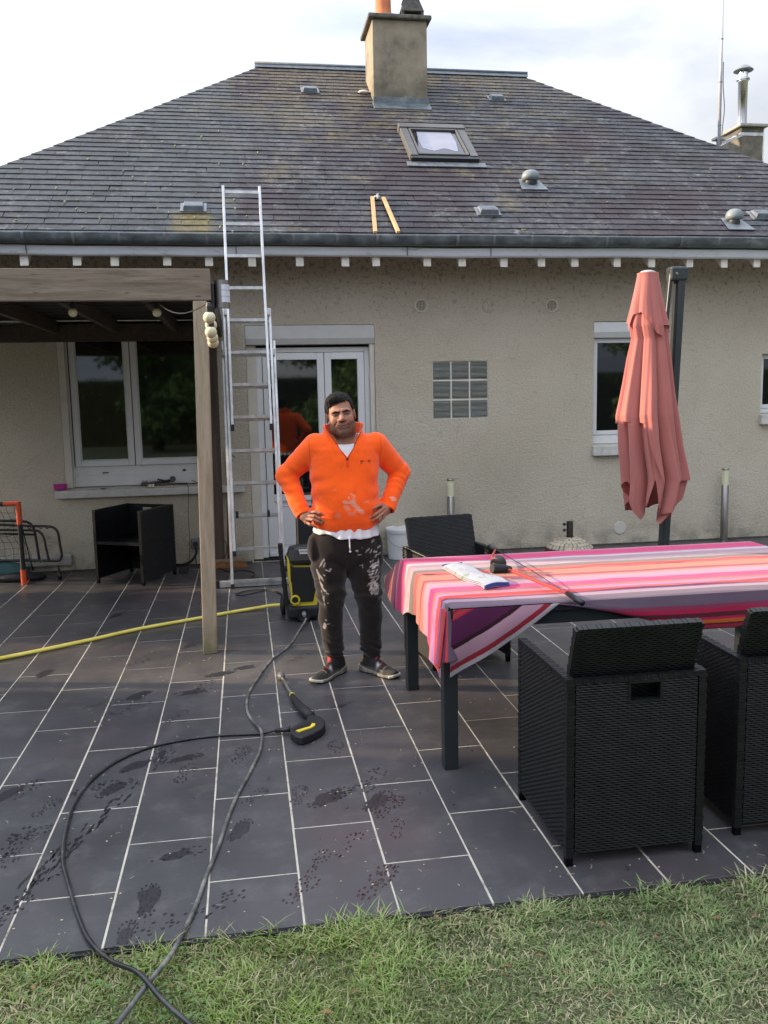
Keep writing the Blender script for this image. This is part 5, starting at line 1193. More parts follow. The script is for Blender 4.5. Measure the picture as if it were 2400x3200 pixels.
# ================================================================== PRESSURE WASHER
YEL = simple('yellow_plastic', (.62, .50, .035), .4, var=.06)
pw = thing('pressure_washer', 'upright black and yellow pressure washer behind the man', 'pressure washer', (.42, 6.6, 0))
YF = 6.46
def wq(x, y, Y=YF): return py(850 + x * .1447, 1660 + y * .1447, Y)
def plate(pts, Y, d, mb=None):
    mb = mb or MB(); P = [wq(x, y, Y) for x, y in pts]; return mb.prism([tuple(p) for p in P], (0, d, 0))
body = plate([(330, 560), (400, 700), (460, 1480), (470, 1640), (960, 1640), (1010, 1400), (1000, 700), (960, 560)], YF + .03, .22); build('body', body, BLKM, pw, bevel=.02, seg=3)
fr = [(320, 540), (385, 640), (430, 730), (860, 735), (985, 640), (1075, 540), (1055, 1050), (1040, 1400), (960, 1640), (880, 1690), (500, 1680), (445, 1600), (400, 1330), (350, 1000)]
build('yellow_shell', plate(fr, YF + .008, .10), YEL, pw, bevel=.012, seg=3)
build('front_panel', plate([(392, 720), (470, 775), (860, 775), (980, 720), (985, 1100), (925, 1350), (890, 1520), (560, 1535), (445, 1380), (430, 1130), (405, 1080)], YF - .004, .02), BLK, pw, bevel=.006)
# hood: eight-sided lid
hb = [wq(x, y, YF) for x, y in ((315, 480), (420, 640), (470, 700), (880, 705), (960, 640), (1080, 480))]
mb = MB(); lowr = [(-.118, -.02), (-.085, -.07), (.075, -.07), (.115, -.02), (.115, .12), (.085, .17), (-.085, .17), (-.118, .12)]
cxw = (wq(315, 500).x + wq(1060, 500).x) / 2; zl0, zl1, zl2 = wq(600, 715).z + .002, wq(600, 650).z, wq(600, 500).z + .03
ring = lambda s, z, dy=0: [(cxw + x * s * 1.08, YF + .055 + y * s + dy, z) for x, y in lowr]
vs = ring(1, zl0) + ring(1.02, zl1 + .01) + ring(.80, zl2 + .01, .01) + ring(.45, zl2 + .022, .015); n = 8
mb.add(vs, [tuple(range(7, -1, -1))] + [(k * 8 + i, k * 8 + (i + 1) % 8, (k + 1) * 8 + (i + 1) % 8, (k + 1) * 8 + i) for k in range(3) for i in range(8)] + [tuple(range(24, 32))]); hood = build('hood', mb, BLK, pw, bevel=.008, seg=3)
# badge on the slope of the hood
p0 = Vector(ring(.975, zl1 + .02)[1]); 
def hoodpt(u, v_):  # u across, v up the front slope
    a_, b_ = Vector(ring(1.02, zl1 + .01)[1]), Vector(ring(1.02, zl1 + .01)[2]); c_, d_ = Vector(ring(.80, zl2 + .01, .01)[1]), Vector(ring(.80, zl2 + .01, .01)[2])
    return (a_.lerp(b_, u)).lerp(c_.lerp(d_, u), v_) + Vector((0, -.003, .003))
bp = [hoodpt(*q) for q in ((.34, .48), (.78, .48), (.86, .88), (.26, .88))]
build('badge', MB().prism([tuple(p) for p in bp], (0, -.003, .004)), simple('badge_white', (.5, .52, .5), .4), pw, bevel=.001)
tcu = bpy.data.curves.new('badge_text', 'FONT'); tcu.body = 'KÄRCHER'; tcu.size = .0155; tcu.align_x = 'CENTER'; tcu.align_y = 'CENTER'; tcu.extrude = .0004; tcu.offset = .0004
to_ = bpy.data.objects.new('tmp', tcu); COL.objects.link(to_)
dg_ = bpy.context.evaluated_depsgraph_get(); tm = bpy.data.meshes.new_from_object(to_.evaluated_get(dg_)); bpy.data.objects.remove(to_)
tm.name = 'badge_lettering'; tm.materials.clear(); tm.materials.append(BLK)
ce = hoodpt(.56, .68) + Vector((0, -.0035, .0045)); ux = (bp[1] - bp[0]).normalized(); uy = (hoodpt(.5, .9) - hoodpt(.5, .4)).normalized(); uz = ux.cross(uy)
o = link('badge_lettering', tm, pw); rm_ = Matrix((ux, uy, uz)).transposed().to_4x4(); o.matrix_basis = Matrix.Translation(ce - WLOC[pw]) @ rm_
build('dial_ring', MB().lathe([(.024, -.0), (.036, .0), (.038, .012), (.034, .022), (.026, .022), (.024, .012)], wq(500, 1480, YF - .006), 28, ax=(0, -1, 0)), YEL, pw, autos=40)
build('dial_knob', MB().lathe([(.025, 0), (.024, .012), (.001, .014)], wq(500, 1480, YF - .006), 24, ax=(0, -1, 0)), BLKM, pw, autos=40)
b0_, b1_, z0_ = wq(330, 1700).x, wq(1040, 1700).x, .0
mb = MB().box(b0_, b1_, YF - .01, YF + .27, .02, .125); build('chassis', mb, BLKM, pw, bevel=.03, seg=4)
build('outlet_recess', MB().lathe([(.052, 0), (.05, .012), (.03, .004), (.001, .003)], wq(690, 1800, YF - .011), 24, ax=(0, -1, 0)), BLK, pw, autos=50)
oc = wq(690, 1770, YF - .012); build('outlet_connector', MB().lathe([(.017, 0), (.017, .03), (.012, .034), (.011, .05)], oc, 16, ax=(0, -1, -.2)), LEAD, pw, autos=40)
hx = [wq(x, y, YF + .12) for x, y in ((175, 260), (190, 480), (225, 760), (255, 1000), (280, 1250), (330, 1600))]
mb = MB(); 
for i in range(len(hx) - 1): mb.bar(hx[i], hx[i + 1] + (hx[i + 1] - hx[i]) * .03, (.036, .034, .038, .036, .036)[i] * 1.0, .05, up=(0, 1, 0))
build('handle', mb, BLKM, pw, bevel=.009, seg=3)
build('handle_bracket', MB().box(wq(280, 780).x, wq(390, 780).x, YF + .07, YF + .13, wq(300, 860, YF + .1).z, wq(300, 770, YF + .1).z), BLKM, pw, bevel=.004)
wh = MB().lathe([(.001, 0), (.03, 0), (.07, .008), (.078, .02), (.07, .04), (.001, .042)], (0, 0, 0), 28, ax=(1, 0, 0)); whm = mesh('wheel', wh.v, wh.f, BLKM, True)
for x in (b0_ - .045, b1_ - .0): o = link('wheel', whm, pw); o.location = Vector((x, YF + .24, .079)) - WLOC[pw]
def crv(pts, n=10):
    """Catmull-Rom through points"""
    P = [Vector(p) for p in pts]; P = [P[0] * 2 - P[1]] + P + [P[-1] * 2 - P[-2]]; out = []
    for i in range(1, len(P) - 2):
        for k in range(n):
            t = k / n; a_, b_, c_, d_ = P[i - 1], P[i], P[i + 1], P[i + 2]
            out.append(.5 * ((2 * b_) + (c_ - a_) * t + (2 * a_ - 5 * b_ + 4 * c_ - d_) * t * t + (3 * b_ - a_ - 3 * c_ + d_) * t ** 3))
    out.append(P[-2]); return out
HOSE = M('dirty_grey_hose', rough=.5); HOSE.col(HOSE.ramp(HOSE.noise(7, 5, rough=.7), [(.35, (.03, .032, .034)), (.5, (.10, .10, .095)), (.68, (.26, .245, .21))])).bump(HOSE.noise(90, 3), .3, .002); HOSE = HOSE.m
HOSEB = M('black_hose', rough=.4); HOSEB.col(HOSEB.ramp(HOSEB.noise(6, 5, rough=.7), [(.45, (.012, .012, .014)), (.62, (.04, .04, .04)), (.75, (.16, .15, .14))])); HOSEB = HOSEB.m
GZ = -.012
hp1 = [(oc.x + .01, oc.y - .05, oc.z - .03), (.39, 6.33, .035), (.333, 6.167, .008), (.25, 5.822, .007), (.115, 5.501, .007), (.026, 5.161, .007), (-.035, 4.88, .007), (-.045, 4.62, .007), (-.018, 4.45, .007), (.024, 4.271, .018), (.016, 4.063, .008), (-.036, 3.807, .007), (-.096, 3.561, .007), (-.131, 3.361, .007), (-.162, 3.146, .007), (-.197, 2.957, .007), (-.227, 2.762, .007), (-.254, 2.640, .010), (-.283, 2.515, .018), (-.335, 2.376, .03), (-.40, 2.24, .02), (-.50, 2.05, .0), (-.7, 1.8, -.01)]
h1 = thing('high_pressure_hose', 'dirty grey pressure hose running from the washer across the tiles', 'hose', (0, 4.5, 0)); build('hose_pipe', MB().tube(crv(hp1), .0078, 10), HOSE, h1, smooth=True)
hp2 = [(.17, 4.256, .030), (.10, 4.256, .022), (.014, 4.258, .009), (-.182, 4.278, .007), (-.351, 4.259, .007), (-.524, 4.193, .007), (-.657, 4.054, .007), (-.734, 3.878, .007), (-.767, 3.677, .007), (-.762, 3.45, .007), (-.728, 3.191, .007), (-.664, 2.975, .007), (-.599, 2.782, .008), (-.540, 2.64, .012), (-.459, 2.516, .02), (-.365, 2.405, .045), (-.291, 2.3, .03), (-.215, 2.205, .02), (-.08, 2.05, 0), (.1, 1.8, -.01)]
h2 = thing('gun_hose', 'black pressure hose looping from the spray gun into the grass', 'hose', (-.5, 3.5, 0)); build('hose_pipe', MB().tube(crv(hp2), .0075, 10), HOSEB, h2, smooth=True)
YH = M('yellow_hose', rough=.45); YH.col(YH.ramp(YH.noise(8, 4), [(.3, (.62, .52, .07)), (.6, (.76, .66, .15))])); YH = YH.m
hy = [(-2.6, 5.3, .014), (-1.95, 5.74, .014), (-1.656, 5.925, .014), (-1.397, 6.083, .014), (-1.122, 6.271, .014), (-.827, 6.487, .014), (-.418, 6.70, .014), (-.156, 6.84, .014), (.028, 6.90, .02), (.17, 6.88, .04), (.27, 6.80, .06)]
h3 = thing('garden_hose', 'yellow garden hose lying on the tiles up to the pressure washer', 'hose', (-.8, 6.3, 0)); build('hose_pipe', MB().tube(crv(hy), .0135, 12), YH, h3, smooth=True)
cb = thing('power_cable', 'black power cable looping over the tiles behind the ladder', 'cable', (0, 8.3, 0))
c1_ = [py(680, 1690, 8.9), py(700, 1688, 8.88), py(709, 1720, 8.86), py(692, 1765, 8.8), (-.294, 8.74, .008), (-.19, 8.56, .006), (-.062, 8.577, .006), (.026, 8.476, .006), (.044, 8.321, .006), (.014, 8.207, .006), (.107, 8.111, .006), (.278, 8.137, .006)]
build('cable_run', MB().tube(crv(c1_), .0045, 6), BLK, cb, smooth=True)
c2_ = [(.33, 6.75, .05), (.29, 7.3, .006), (.22, 7.56, .006), (.132, 7.637, .006), (.0, 7.65, .006), (-.09, 7.58, .006), (-.124, 7.497, .006), (-.05, 7.47, .006), (.06, 7.56, .006), (.15, 7.60, .006), (.264, 7.40, .006), (.33, 6.9, .03)]
build('cable_run', MB().tube(crv(c2_), .0045, 6), BLK, cb, smooth=True)
# spray gun lying on its side
gn = thing('spray_gun', 'black pressure washer gun with yellow trigger lying on the tiles', 'spray gun', (.27, 4.35, 0))
def lq(x, y, z): return pz(800 + x * .1567, 2060 + y * .1567, z)
build('lance_tube', MB().tube([lq(520, 370, .022), lq(620, 540, .022), lq(720, 720, .024)], [.0085, .008, .009], 12), HOSE, gn, smooth=True)
dl = (lq(470, 290, .022) - lq(720, 700, .022)).normalized()
build('nozzle', MB().lathe([(.011, -.02), (.022, -.004), (.024, .02), (.020, .035), (.012, .037)], lq(512, 345, .024), 20, ax=dl), HOSE, gn, autos=40)
build('lance_barrel', MB().tube([lq(720, 720, .026), lq(800, 850, .028), lq(950, 1020, .031), lq(1090, 1150, .033)], [.014, .019, .025, .027], 14), BLKM, gn, smooth=True)
build('coupling_ring', MB().lathe([(.0165, -.006), (.0165, .006)], lq(725, 722, .026), 14, ax=dl), YEL, gn)
outl = [(1010, 1130), (1130, 1090), (1290, 1130), (1375, 1210), (1380, 1300), (1330, 1370), (1150, 1470), (920, 1560), (790, 1530), (690, 1450), (680, 1370), (760, 1320), (900, 1240), (1010, 1190)]
P = [lq(x, y, .045) for x, y in outl]; 
hole_ = [(735, 1395), (1060, 1240), (1110, 1310), (1080, 1340), (860, 1425), (790, 1425)]
mb = MB(); mb.prism([tuple(p) for p in P], (0, 0, -.042)); build('gun_body', mb, BLKM, gn, bevel=.009, seg=3)
Ph = [lq(x, y, .0475) for x, y in hole_]; build('grip_opening', MB().prism([tuple(p) for p in Ph], (0, 0, -.006)), M('opening_dark', (.002, .002, .002), .9).m, gn)
Pt = [lq(x, y, .052) for x, y in ((790, 1415), (1080, 1330), (1115, 1270), (1185, 1275), (1180, 1310), (1120, 1350), (870, 1435))]; build('trigger', MB().prism([tuple(p) for p in Pt], (0, 0, -.008)), YEL, gn, bevel=.002)
build('hose_sleeve', MB().tube([lq(690, 1395, .03), lq(560, 1410, .028), lq(390, 1430, .02)], [.0135, .012, .0105], 12), BLK, gn, smooth=True)
# ================================================================== SMALL THINGS
def T(name, lab, cat, loc, grp=None): return thing(name, lab, cat, tuple(loc), 0, grp)
SZ = .836
p = py(187, 1505, WY - .02); t = T('plastic_box', 'small magenta plastic box at the left end of the window sill', 'box', (p.x, WY - .02, SZ))
build('box_body', MB().box(p.x - .058, p.x + .058, WY - .045, WY + .035, SZ - .004, SZ + .05), simple('magenta_plastic', (.36, .012, .20), .4, var=.1), t, bevel=.012, seg=3); build('box_rim', MB().box(p.x - .063, p.x + .063, WY - .05, WY + .04, SZ + .047, SZ + .055), simple('magenta_plastic_rim', (.40, .02, .24), .4), t, bevel=.002)
p = py(323, 1519, WY - .02); t = T('coin_disc', 'small dark round disc on the window sill', 'disc', (p.x, WY - .03, SZ)); build('disc', MB().lathe([(.024, 0), (.024, .004), (.02, .006)], (p.x, WY - .03, SZ - .006), 16), simple('brass_dark', (.06, .055, .04), .5), t)
p = py(472, 1510, WY - .03); t = T('tape_roll', 'roll of silver and blue tape on the window sill', 'tape', (p.x, WY - .03, SZ)); build('roll', MB().lathe([(.026, 0), (.041, 0), (.041, .032), (.026, .032), (.025, .016)], (p.x, WY - .035, SZ - .006), 24), CHROME, t, autos=40); build('roll_label', MB().lathe([(.012, .032), (.0405, .0322), (.0405, .0335), (.026, .034)], (p.x, WY - .035, SZ - .006), 24), simple('blue_label', (.02, .025, .07), .5), t, autos=40)
p = py(440, 1505, WY + .02); t = T('hand_brush', 'worn wooden hand brush lying on the window sill', 'brush', (p.x, WY + .02, SZ)); BW = simple('old_wood', (.10, .07, .05), .8, var=.3)
build('brush_block', MB().box(p.x - .0, p.x + .24, WY + .005, WY + .05, SZ, SZ + .028), BW, t, bevel=.008); build('brush_handle', MB().bar((p.x + .23, WY + .028, SZ + .014), (p.x + .46, WY + .01, SZ + .012), .022, .018), BW, t, bevel=.006)
mb = MB()
for _ in range(120): a_ = random.uniform(0, .2); mb.tube([(p.x + a_, WY + random.uniform(.01, .045), SZ + .022), (p.x + a_ + random.uniform(-.02, .02), WY + random.uniform(.0, .05), SZ + random.uniform(.035, .06))], .0009, 3)
setp(build('bristles', mb, BW, t), kind='stuff')
p = py(530, 1492, WY + .03); t = T('shower_head', 'dark grey hand shower head resting on the brush handle', 'shower head', (p.x, WY + .03, SZ)); build('spray_face', MB().lathe([(.024, -.012), (.030, -.006), (.030, .01), (.026, .014)], (p.x + .03, WY + .02, SZ + .062), 20, ax=(.2, -1, .3)), simple('grey_rubber', (.035, .04, .045), .5), t, autos=40); build('shower_handle', MB().tube([(p.x + .02, WY + .03, SZ + .05), (p.x - .05, WY + .03, SZ + .045), (p.x - .12, WY + .03, SZ + .065)], [.012, .010, .008], 8).tube([(p.x + .0, WY + .03, SZ + .035), (p.x - .15, WY + .035, SZ + .034)], .008, 8), BLK, t, smooth=True)
t = T('thin_cable', 'thin black cable hanging from the window sill to the socket', 'cable', (-.62, 8.9, .4)); k_ = lambda x, y, Y=WY - .09: py(380 + x * .3134, 1200 + y * .3134, Y)
build('cable_run', MB().tube(crv([k_(560, 985, WY - .02), k_(620, 990, WY - .05), k_(660, 1010), k_(668, 1100), k_(665, 1300), k_(675, 1500), k_(680, 1700), k_(668, 1775), k_(655, 1790, WY - .03)]), .0028, 6).tube(crv([k_(590, 985, WY - .0), k_(680, 1000, WY - .04), k_(750, 985, WY - .02), k_(700, 960, WY + .02), k_(730, 975, WY + .0)]), .0028, 6), BLK, t, smooth=True)
t = T('thick_cable', 'thick black cables bending from the wall socket down to the floor', 'cable', (-.6, 8.9, .1)); build('cable_run', MB().tube(crv([k_(735, 1610, WY - .06), k_(745, 1680, WY - .07), k_(700, 1760, WY - .07), k_(620, 1800, WY - .05), k_(540, 1800, WY - .03), k_(450, 1795, WY - .03)]), .012, 8).tube(crv([k_(742, 1620, WY - .07), k_(738, 1720, WY - .09), k_(760, 1820, WY - .1), (-.42, 8.75, .008), (-.33, 8.80, .008)]), .0055, 6), BLK, t, smooth=True)
p = pz(575, 1790); t = T('plug_block', 'small black plug block on the tiles below the socket', 'plug', (p.x, p.y, 0)); build('block', MB().box(p.x - .045, p.x + .035, p.y - .03, p.y + .03, .002, .045).box(p.x + .0, p.x + .05, p.y - .02, p.y + .02, .01, .06), BLKM, t, bevel=.006)
# broom head by the wall
t = T('broom', 'wooden broom standing at the wall, its bristle head on the tiles', 'broom', (-.18, 8.80, 0))
build('broom_block', MB().box(-.36, -.045, 8.77, 8.83, .055, .085), simple('broom_wood', (.24, .15, .08), .7, var=.2), t, bevel=.006)
mb = MB()
for _ in range(900):
    x = random.uniform(-.355, -.05); y = random.uniform(8.775, 8.825); sp_x = (x + .2) * .22; mb.tube([(x, y, .056), (x + sp_x + random.uniform(-.004, .004), y + (y - 8.8) * .6, .002)], .0016, 3)
setp(build('bristles', mb, simple('bristle_orange', (.30, .14, .055), .9, var=.3, sc=50), t), kind='stuff')
pp_ = cl_ = None
a_, b_ = py(715, 1775, 8.84), py(712, 1560, 8.93); dd_ = b_ - a_; build('broom_handle', MB().tube([a_, a_ + dd_ * 2.4], .012, 10), simple('broom_handle_brown', (.16, .075, .035), .5), t, smooth=True)
# black upright case behind the washer
t = T('upright_case', 'tall black upright case with a bar on top, mostly hidden behind the man', 'case', (.56, 8.2, 0))
build('case_body', MB().box(.455, .72, 8.1, 8.32, .03, .66), BLKM, t, bevel=.02, seg=3); build('case_foot', MB().prism([(.40, 8.14, .02), (.47, 8.14, .40), (.47, 8.14, .02)], (0, .15, 0)), BLKM, t)
build('pull_handle', MB().bar((.485, 8.2, .785), (.66, 8.2, .785), .022, .02).bar((.615, 8.2, .65), (.615, 8.2, .78), .018, .018), BLK, t, bevel=.004)
# wooden battens and roof hook
def batten(b0, t0, lab):
    o = T('wooden_batten', lab, 'batten', (b0.x, b0.y, b0.z), 'pale wooden battens on the roof'); nrm = Vector((0, -sp_, cp_)); d = (t0 - b0)
    m = MB(); a_ = d.cross(nrm).normalized(); m.obox((b0 + t0) / 2 + nrm * .036, d / 2, a_ * .0185, nrm * .013); build('batten', m, PINE, o, bevel=.002)
batten(proof(1172, 737), proof(1163, 627), 'upright pale batten left of the pair on the roof'); batten(proof(1244, 737), proof(1197, 629), 'slanting pale batten right of the pair on the roof')
p = proof(1176, 625); t = T('roof_hook', 'small metal hook at the top of the left batten', 'hook', p); nr = Vector((0, -sp_, cp_)); build('hook', MB().box(p.x - .022, p.x + .03, p.y - .03, p.y + .02, p.z + .02, p.z + .04).box(p.x + .0, p.x + .02, p.y - .05, p.y + .02, p.z + .0, p.z + .055), ALU, t, bevel=.004)
# ---- football goal at the left edge
ORG = simple('orange_plastic', (.60, .085, .03), .45, var=.06)
gl = T('football_goal', 'small football goal with black and orange frame and net', 'football goal', (-2.15, 8.48, 0)); GX, GY = -2.10, 8.477
build('goal_corner', MB().tube([(GX - .13, GY, .765), (GX, GY, .765)], .023, 12).tube([(GX, GY, .785), (GX, GY, .57)], .025, 12), ORG, gl, smooth=False, autos=50)
build('goal_post', MB().tube([(GX, GY, .57), (GX, GY, .135)], .022, 12), BLK, gl, autos=50); build('crossbar', MB().tube([(GX - .13, GY, .765), (GX - 1.4, GY, .765)], .021, 12), BLK, gl, autos=50)
build('goal_foot', MB().tube([(GX, GY, .14), (GX, GY, .0)], .026, 12).prism([(GX, GY - .015, .0), (GX + .05, GY - .015, .05), (GX + .05, GY - .015, .04), (GX + .02, GY - .015, 0)], (0, .03, 0)), ORG, gl, autos=50)
build('ground_bar', MB().tube([(GX, GY + .02, .02), (GX - .15, 8.95, .02), (GX - 1.3, 8.95, .02)], .018, 10), BLK, gl, autos=50)
mb = MB()
def netp(u, v_):
    v_ = max(0, v_)
    x = GX - .04 - 1.2 * u + .05 * v_ * (1 - u); y = GY + .02 + .40 * v_ ** 1.2; z = .75 - .70 * v_ - .03 * math.sin(u * 9) * math.sin(v_ * 3); return (x, y, z)
for i in range(19): mb.tube([netp(i / 18 * 1.0 + .012 * math.sin(j * 1.3 + i), j / 12) for j in range(13)], .0022, 4)
for j in range(11): mb.tube([netp(i / 18, j / 10 + .012 * math.sin(i * 2.1 + j)) for i in range(19)], .0022, 4)
for j in range(9): mb.tube([(GX - .005, GY + .04 * 0 + .02 + .38 * (j / 8) ** 1.2 * q, .73 - .68 * j / 8 - .02 * q) for q in (0, .25, .5, .75, 1)], .0022, 4)
for q in (.3, .6, .9): mb.tube([(GX - .005, GY + .02 + .4 * q * (j / 8) ** 1.2, .74 - .70 * j / 8) for j in range(9)], .0022, 4)
mb.tube([(GX - .01, GY + .02 + .40 * v_ ** 1.2, .75 - .70 * v_) for v_ in np.linspace(0, 1, 9)], .006, 6)
build('net', mb, BLKM, gl)
# ---- folded lounger frames
TUBEM = simple('dark_tube', (.035, .034, .036), .4, .3, var=.1)
def k2(x, y, Y): return py(x * .3858, 1500 + y * .3858, Y)
lf_ = T('folded_bed_frame', 'folded dark tubular garden bed frame leaning at the wall', 'bed frame', (-2.0, 8.75, 0))
YB = 8.72
build('outer_tube', MB().tube(crv([k2(-200, 350, YB), k2(0, 362, YB), k2(240, 372, YB), k2(390, 376, YB), k2(440, 390, YB), k2(470, 430, YB), k2(485, 520, YB), k2(500, 600, YB), k2(490, 640, YB), k2(455, 655, YB), k2(250, 652, YB), k2(-200, 655, YB)], 6), .0125, 10), TUBEM, lf_, smooth=True)
YB2 = 8.80
build('inner_tube', MB().tube(crv([k2(-200, 320, YB2), k2(0, 330, YB2), k2(180, 335, YB2), k2(235, 348, YB2), k2(270, 385, YB2), k2(290, 470, YB2), k2(318, 640, YB2)], 6), .0125, 10), TUBEM, lf_, smooth=True)
build('inner_tube', MB().tube(crv([k2(-200, 400, YB), k2(0, 405, YB), k2(270, 408, YB), k2(325, 425, YB), k2(355, 470, YB), k2(375, 560, YB), k2(395, 650, YB)], 6), .012, 10).tube([k2(-200, 430, YB2), k2(290, 442, YB2)], .011, 8), TUBEM, lf_, smooth=True)
mb = MB()
for x in (240, 330, 385): mb.tube(crv([k2(x - 20, 380, YB - .02), k2(x, 395, YB - .02), k2(x + 12, 378, YB - .02)], 4), .005, 6)
for x in (285, 330): mb.tube(crv([k2(x - 20, 655, YB - .02), k2(x, 668, YB - .02), k2(x + 12, 652, YB - .02)], 4), .005, 6)
build('spring_hooks', mb, TUBEM, lf_, smooth=True)
wp = k2(478, 712, 8.62); build('wheel', MB().lathe([(.001, -.02), (.03, -.02), (.038, -.012), (.038, .012), (.03, .02), (.001, .02)], (wp.x, 8.62, .039), 22, ax=(1, .3, 0)), BLK, lf_, autos=50); build('wheel_fork', MB().bar((wp.x, 8.62, .04), (wp.x - .02, 8.70, .12), .02, .02), BLK, lf_)
t = T('teal_cover', 'crumpled teal and black cover on the floor behind the goal', 'cover', (-2.3, 8.72, 0)); build('cover', MB().ball((-2.36, 8.74, .07), .2, 20, sc=(1.3, .5, .55)), simple('teal_fabric', (.03, .085, .09), .8, var=.3), t, smooth=True)
build('cover_edge', MB().ball((-2.2, 8.68, .03), .2, 16, sc=(1.3, .5, .28)), BLKM, t, smooth=True)
# ================================================================== THE MAN
def surfnet(fn, lo, hi, h):
    lo = np.array(lo, float); n = np.ceil((np.array(hi) - lo) / h).astype(int) + 1
    xs = [lo[i] + h * np.arange(n[i]) for i in range(3)]
    X, Y, Z = np.meshgrid(*[x.astype(np.float32) for x in xs], indexing='ij'); D = fn(X, Y, Z).astype(np.float32); ins = D < 0
    c = np.zeros(tuple(n - 1), np.int8)
    for a_ in (0, 1):
        for b_ in (0, 1):
            for d_ in (0, 1): c += ins[a_:n[0] - 1 + a_, b_:n[1] - 1 + b_, d_:n[2] - 1 + d_]
    act = (c > 0) & (c < 8); ids = -np.ones(act.shape, np.int32); I = np.argwhere(act); ids[act] = np.arange(len(I))
    s = np.zeros((len(I), 3)); cnt = np.zeros(len(I))
    corners = [(a_, b_, d_) for a_ in (0, 1) for b_ in (0, 1) for d_ in (0, 1)]
    for p in corners:
        for ax in range(3):
            if p[ax]: continue
            q = list(p); q[ax] = 1
            dp = D[I[:, 0] + p[0], I[:, 1] + p[1], I[:, 2] + p[2]]; dq = D[I[:, 0] + q[0], I[:, 1] + q[1], I[:, 2] + q[2]]
            m = (dp < 0) != (dq < 0); t = np.where(m, dp / np.where(dp - dq == 0, 1, dp - dq), 0)
            pt = np.tile(np.array(p, float), (len(I), 1)); pt[:, ax] += t; s[m] += pt[m]; cnt[m] += 1
    V = lo + (I + s / np.maximum(cnt, 1)[:, None]) * h
    F = []
    for ax in range(3):
        o1, o2 = [(1, 2), (2, 0), (0, 1)][ax]
        sl0 = [slice(None)] * 3; sl1 = [slice(None)] * 3; sl0[ax] = slice(0, -1); sl1[ax] = slice(1, None)
        e_ = ins[tuple(sl0)] != ins[tuple(sl1)]; J = np.argwhere(e_)
        ok = (J[:, o1] > 0) & (J[:, o2] > 0) & (J[:, o1] < n[o1] - 1) & (J[:, o2] < n[o2] - 1); J = J[ok]
        def idx(a1, a2): K = J.copy(); K[:, o1] -= a1; K[:, o2] -= a2; return ids[K[:, 0], K[:, 1], K[:, 2]]
        Q = np.stack([idx(1, 1), idx(0, 1), idx(0, 0), idx(1, 0)], -1); flip = ~ins[tuple(sl0)][J[:, 0], J[:, 1], J[:, 2]]
        Q[flip] = Q[flip][:, ::-1]; F.append(Q)
    F = np.concatenate(F); F = F[(F >= 0).all(1)]
    return V, F
def smin(a_, b_, k):
    h = np.clip(.5 + .5 * (b_ - a_) / k, 0, 1); return b_ * (1 - h) + a_ * h - k * h * (1 - h)
def smax(a_, b_, k): return -smin(-a_, -b_, k)
def ell(X, Y, Z, c, r):
    x, y, z = (X - c[0]) / r[0], (Y - c[1]) / r[1], (Z - c[2]) / r[2]; k0 = np.sqrt(x * x + y * y + z * z)
    k1 = np.sqrt((x / r[0]) ** 2 + (y / r[1]) ** 2 + (z / r[2]) ** 2); return k0 * (k0 - 1) / np.maximum(k1, 1e-6)
def cone(X, Y, Z, a_, b_, ra, rb):
    a_ = np.array(a_, float); b_ = np.array(b_, float); d = b_ - a_; L = (d ** 2).sum()
    t = np.clip(((X - a_[0]) * d[0] + (Y - a_[1]) * d[1] + (Z - a_[2]) * d[2]) / L, 0, 1)
    return np.sqrt((X - a_[0] - t * d[0]) ** 2 + (Y - a_[1] - t * d[1]) ** 2 + (Z - a_[2] - t * d[2]) ** 2) - (ra + (rb - ra) * t)
def chain(X, Y, Z, pts, rs, k=.01):
    d = None
    for i in range(len(pts) - 1):
        q = cone(X, Y, Z, pts[i], pts[i + 1], rs[i], rs[i + 1]); d = q if d is None else smin(d, q, k)
    return d
def vn(X, Y, Z, s, seed): return vnoise(np.stack([X * s, Y * s, Z * s], -1), seed) - .5
man = thing('person', 'man in bright orange fleece and paint-stained dark trousers, hands on hips', 'person', (.575, 5.1, 0))
MO = np.array([.575, 5.1, 0.])
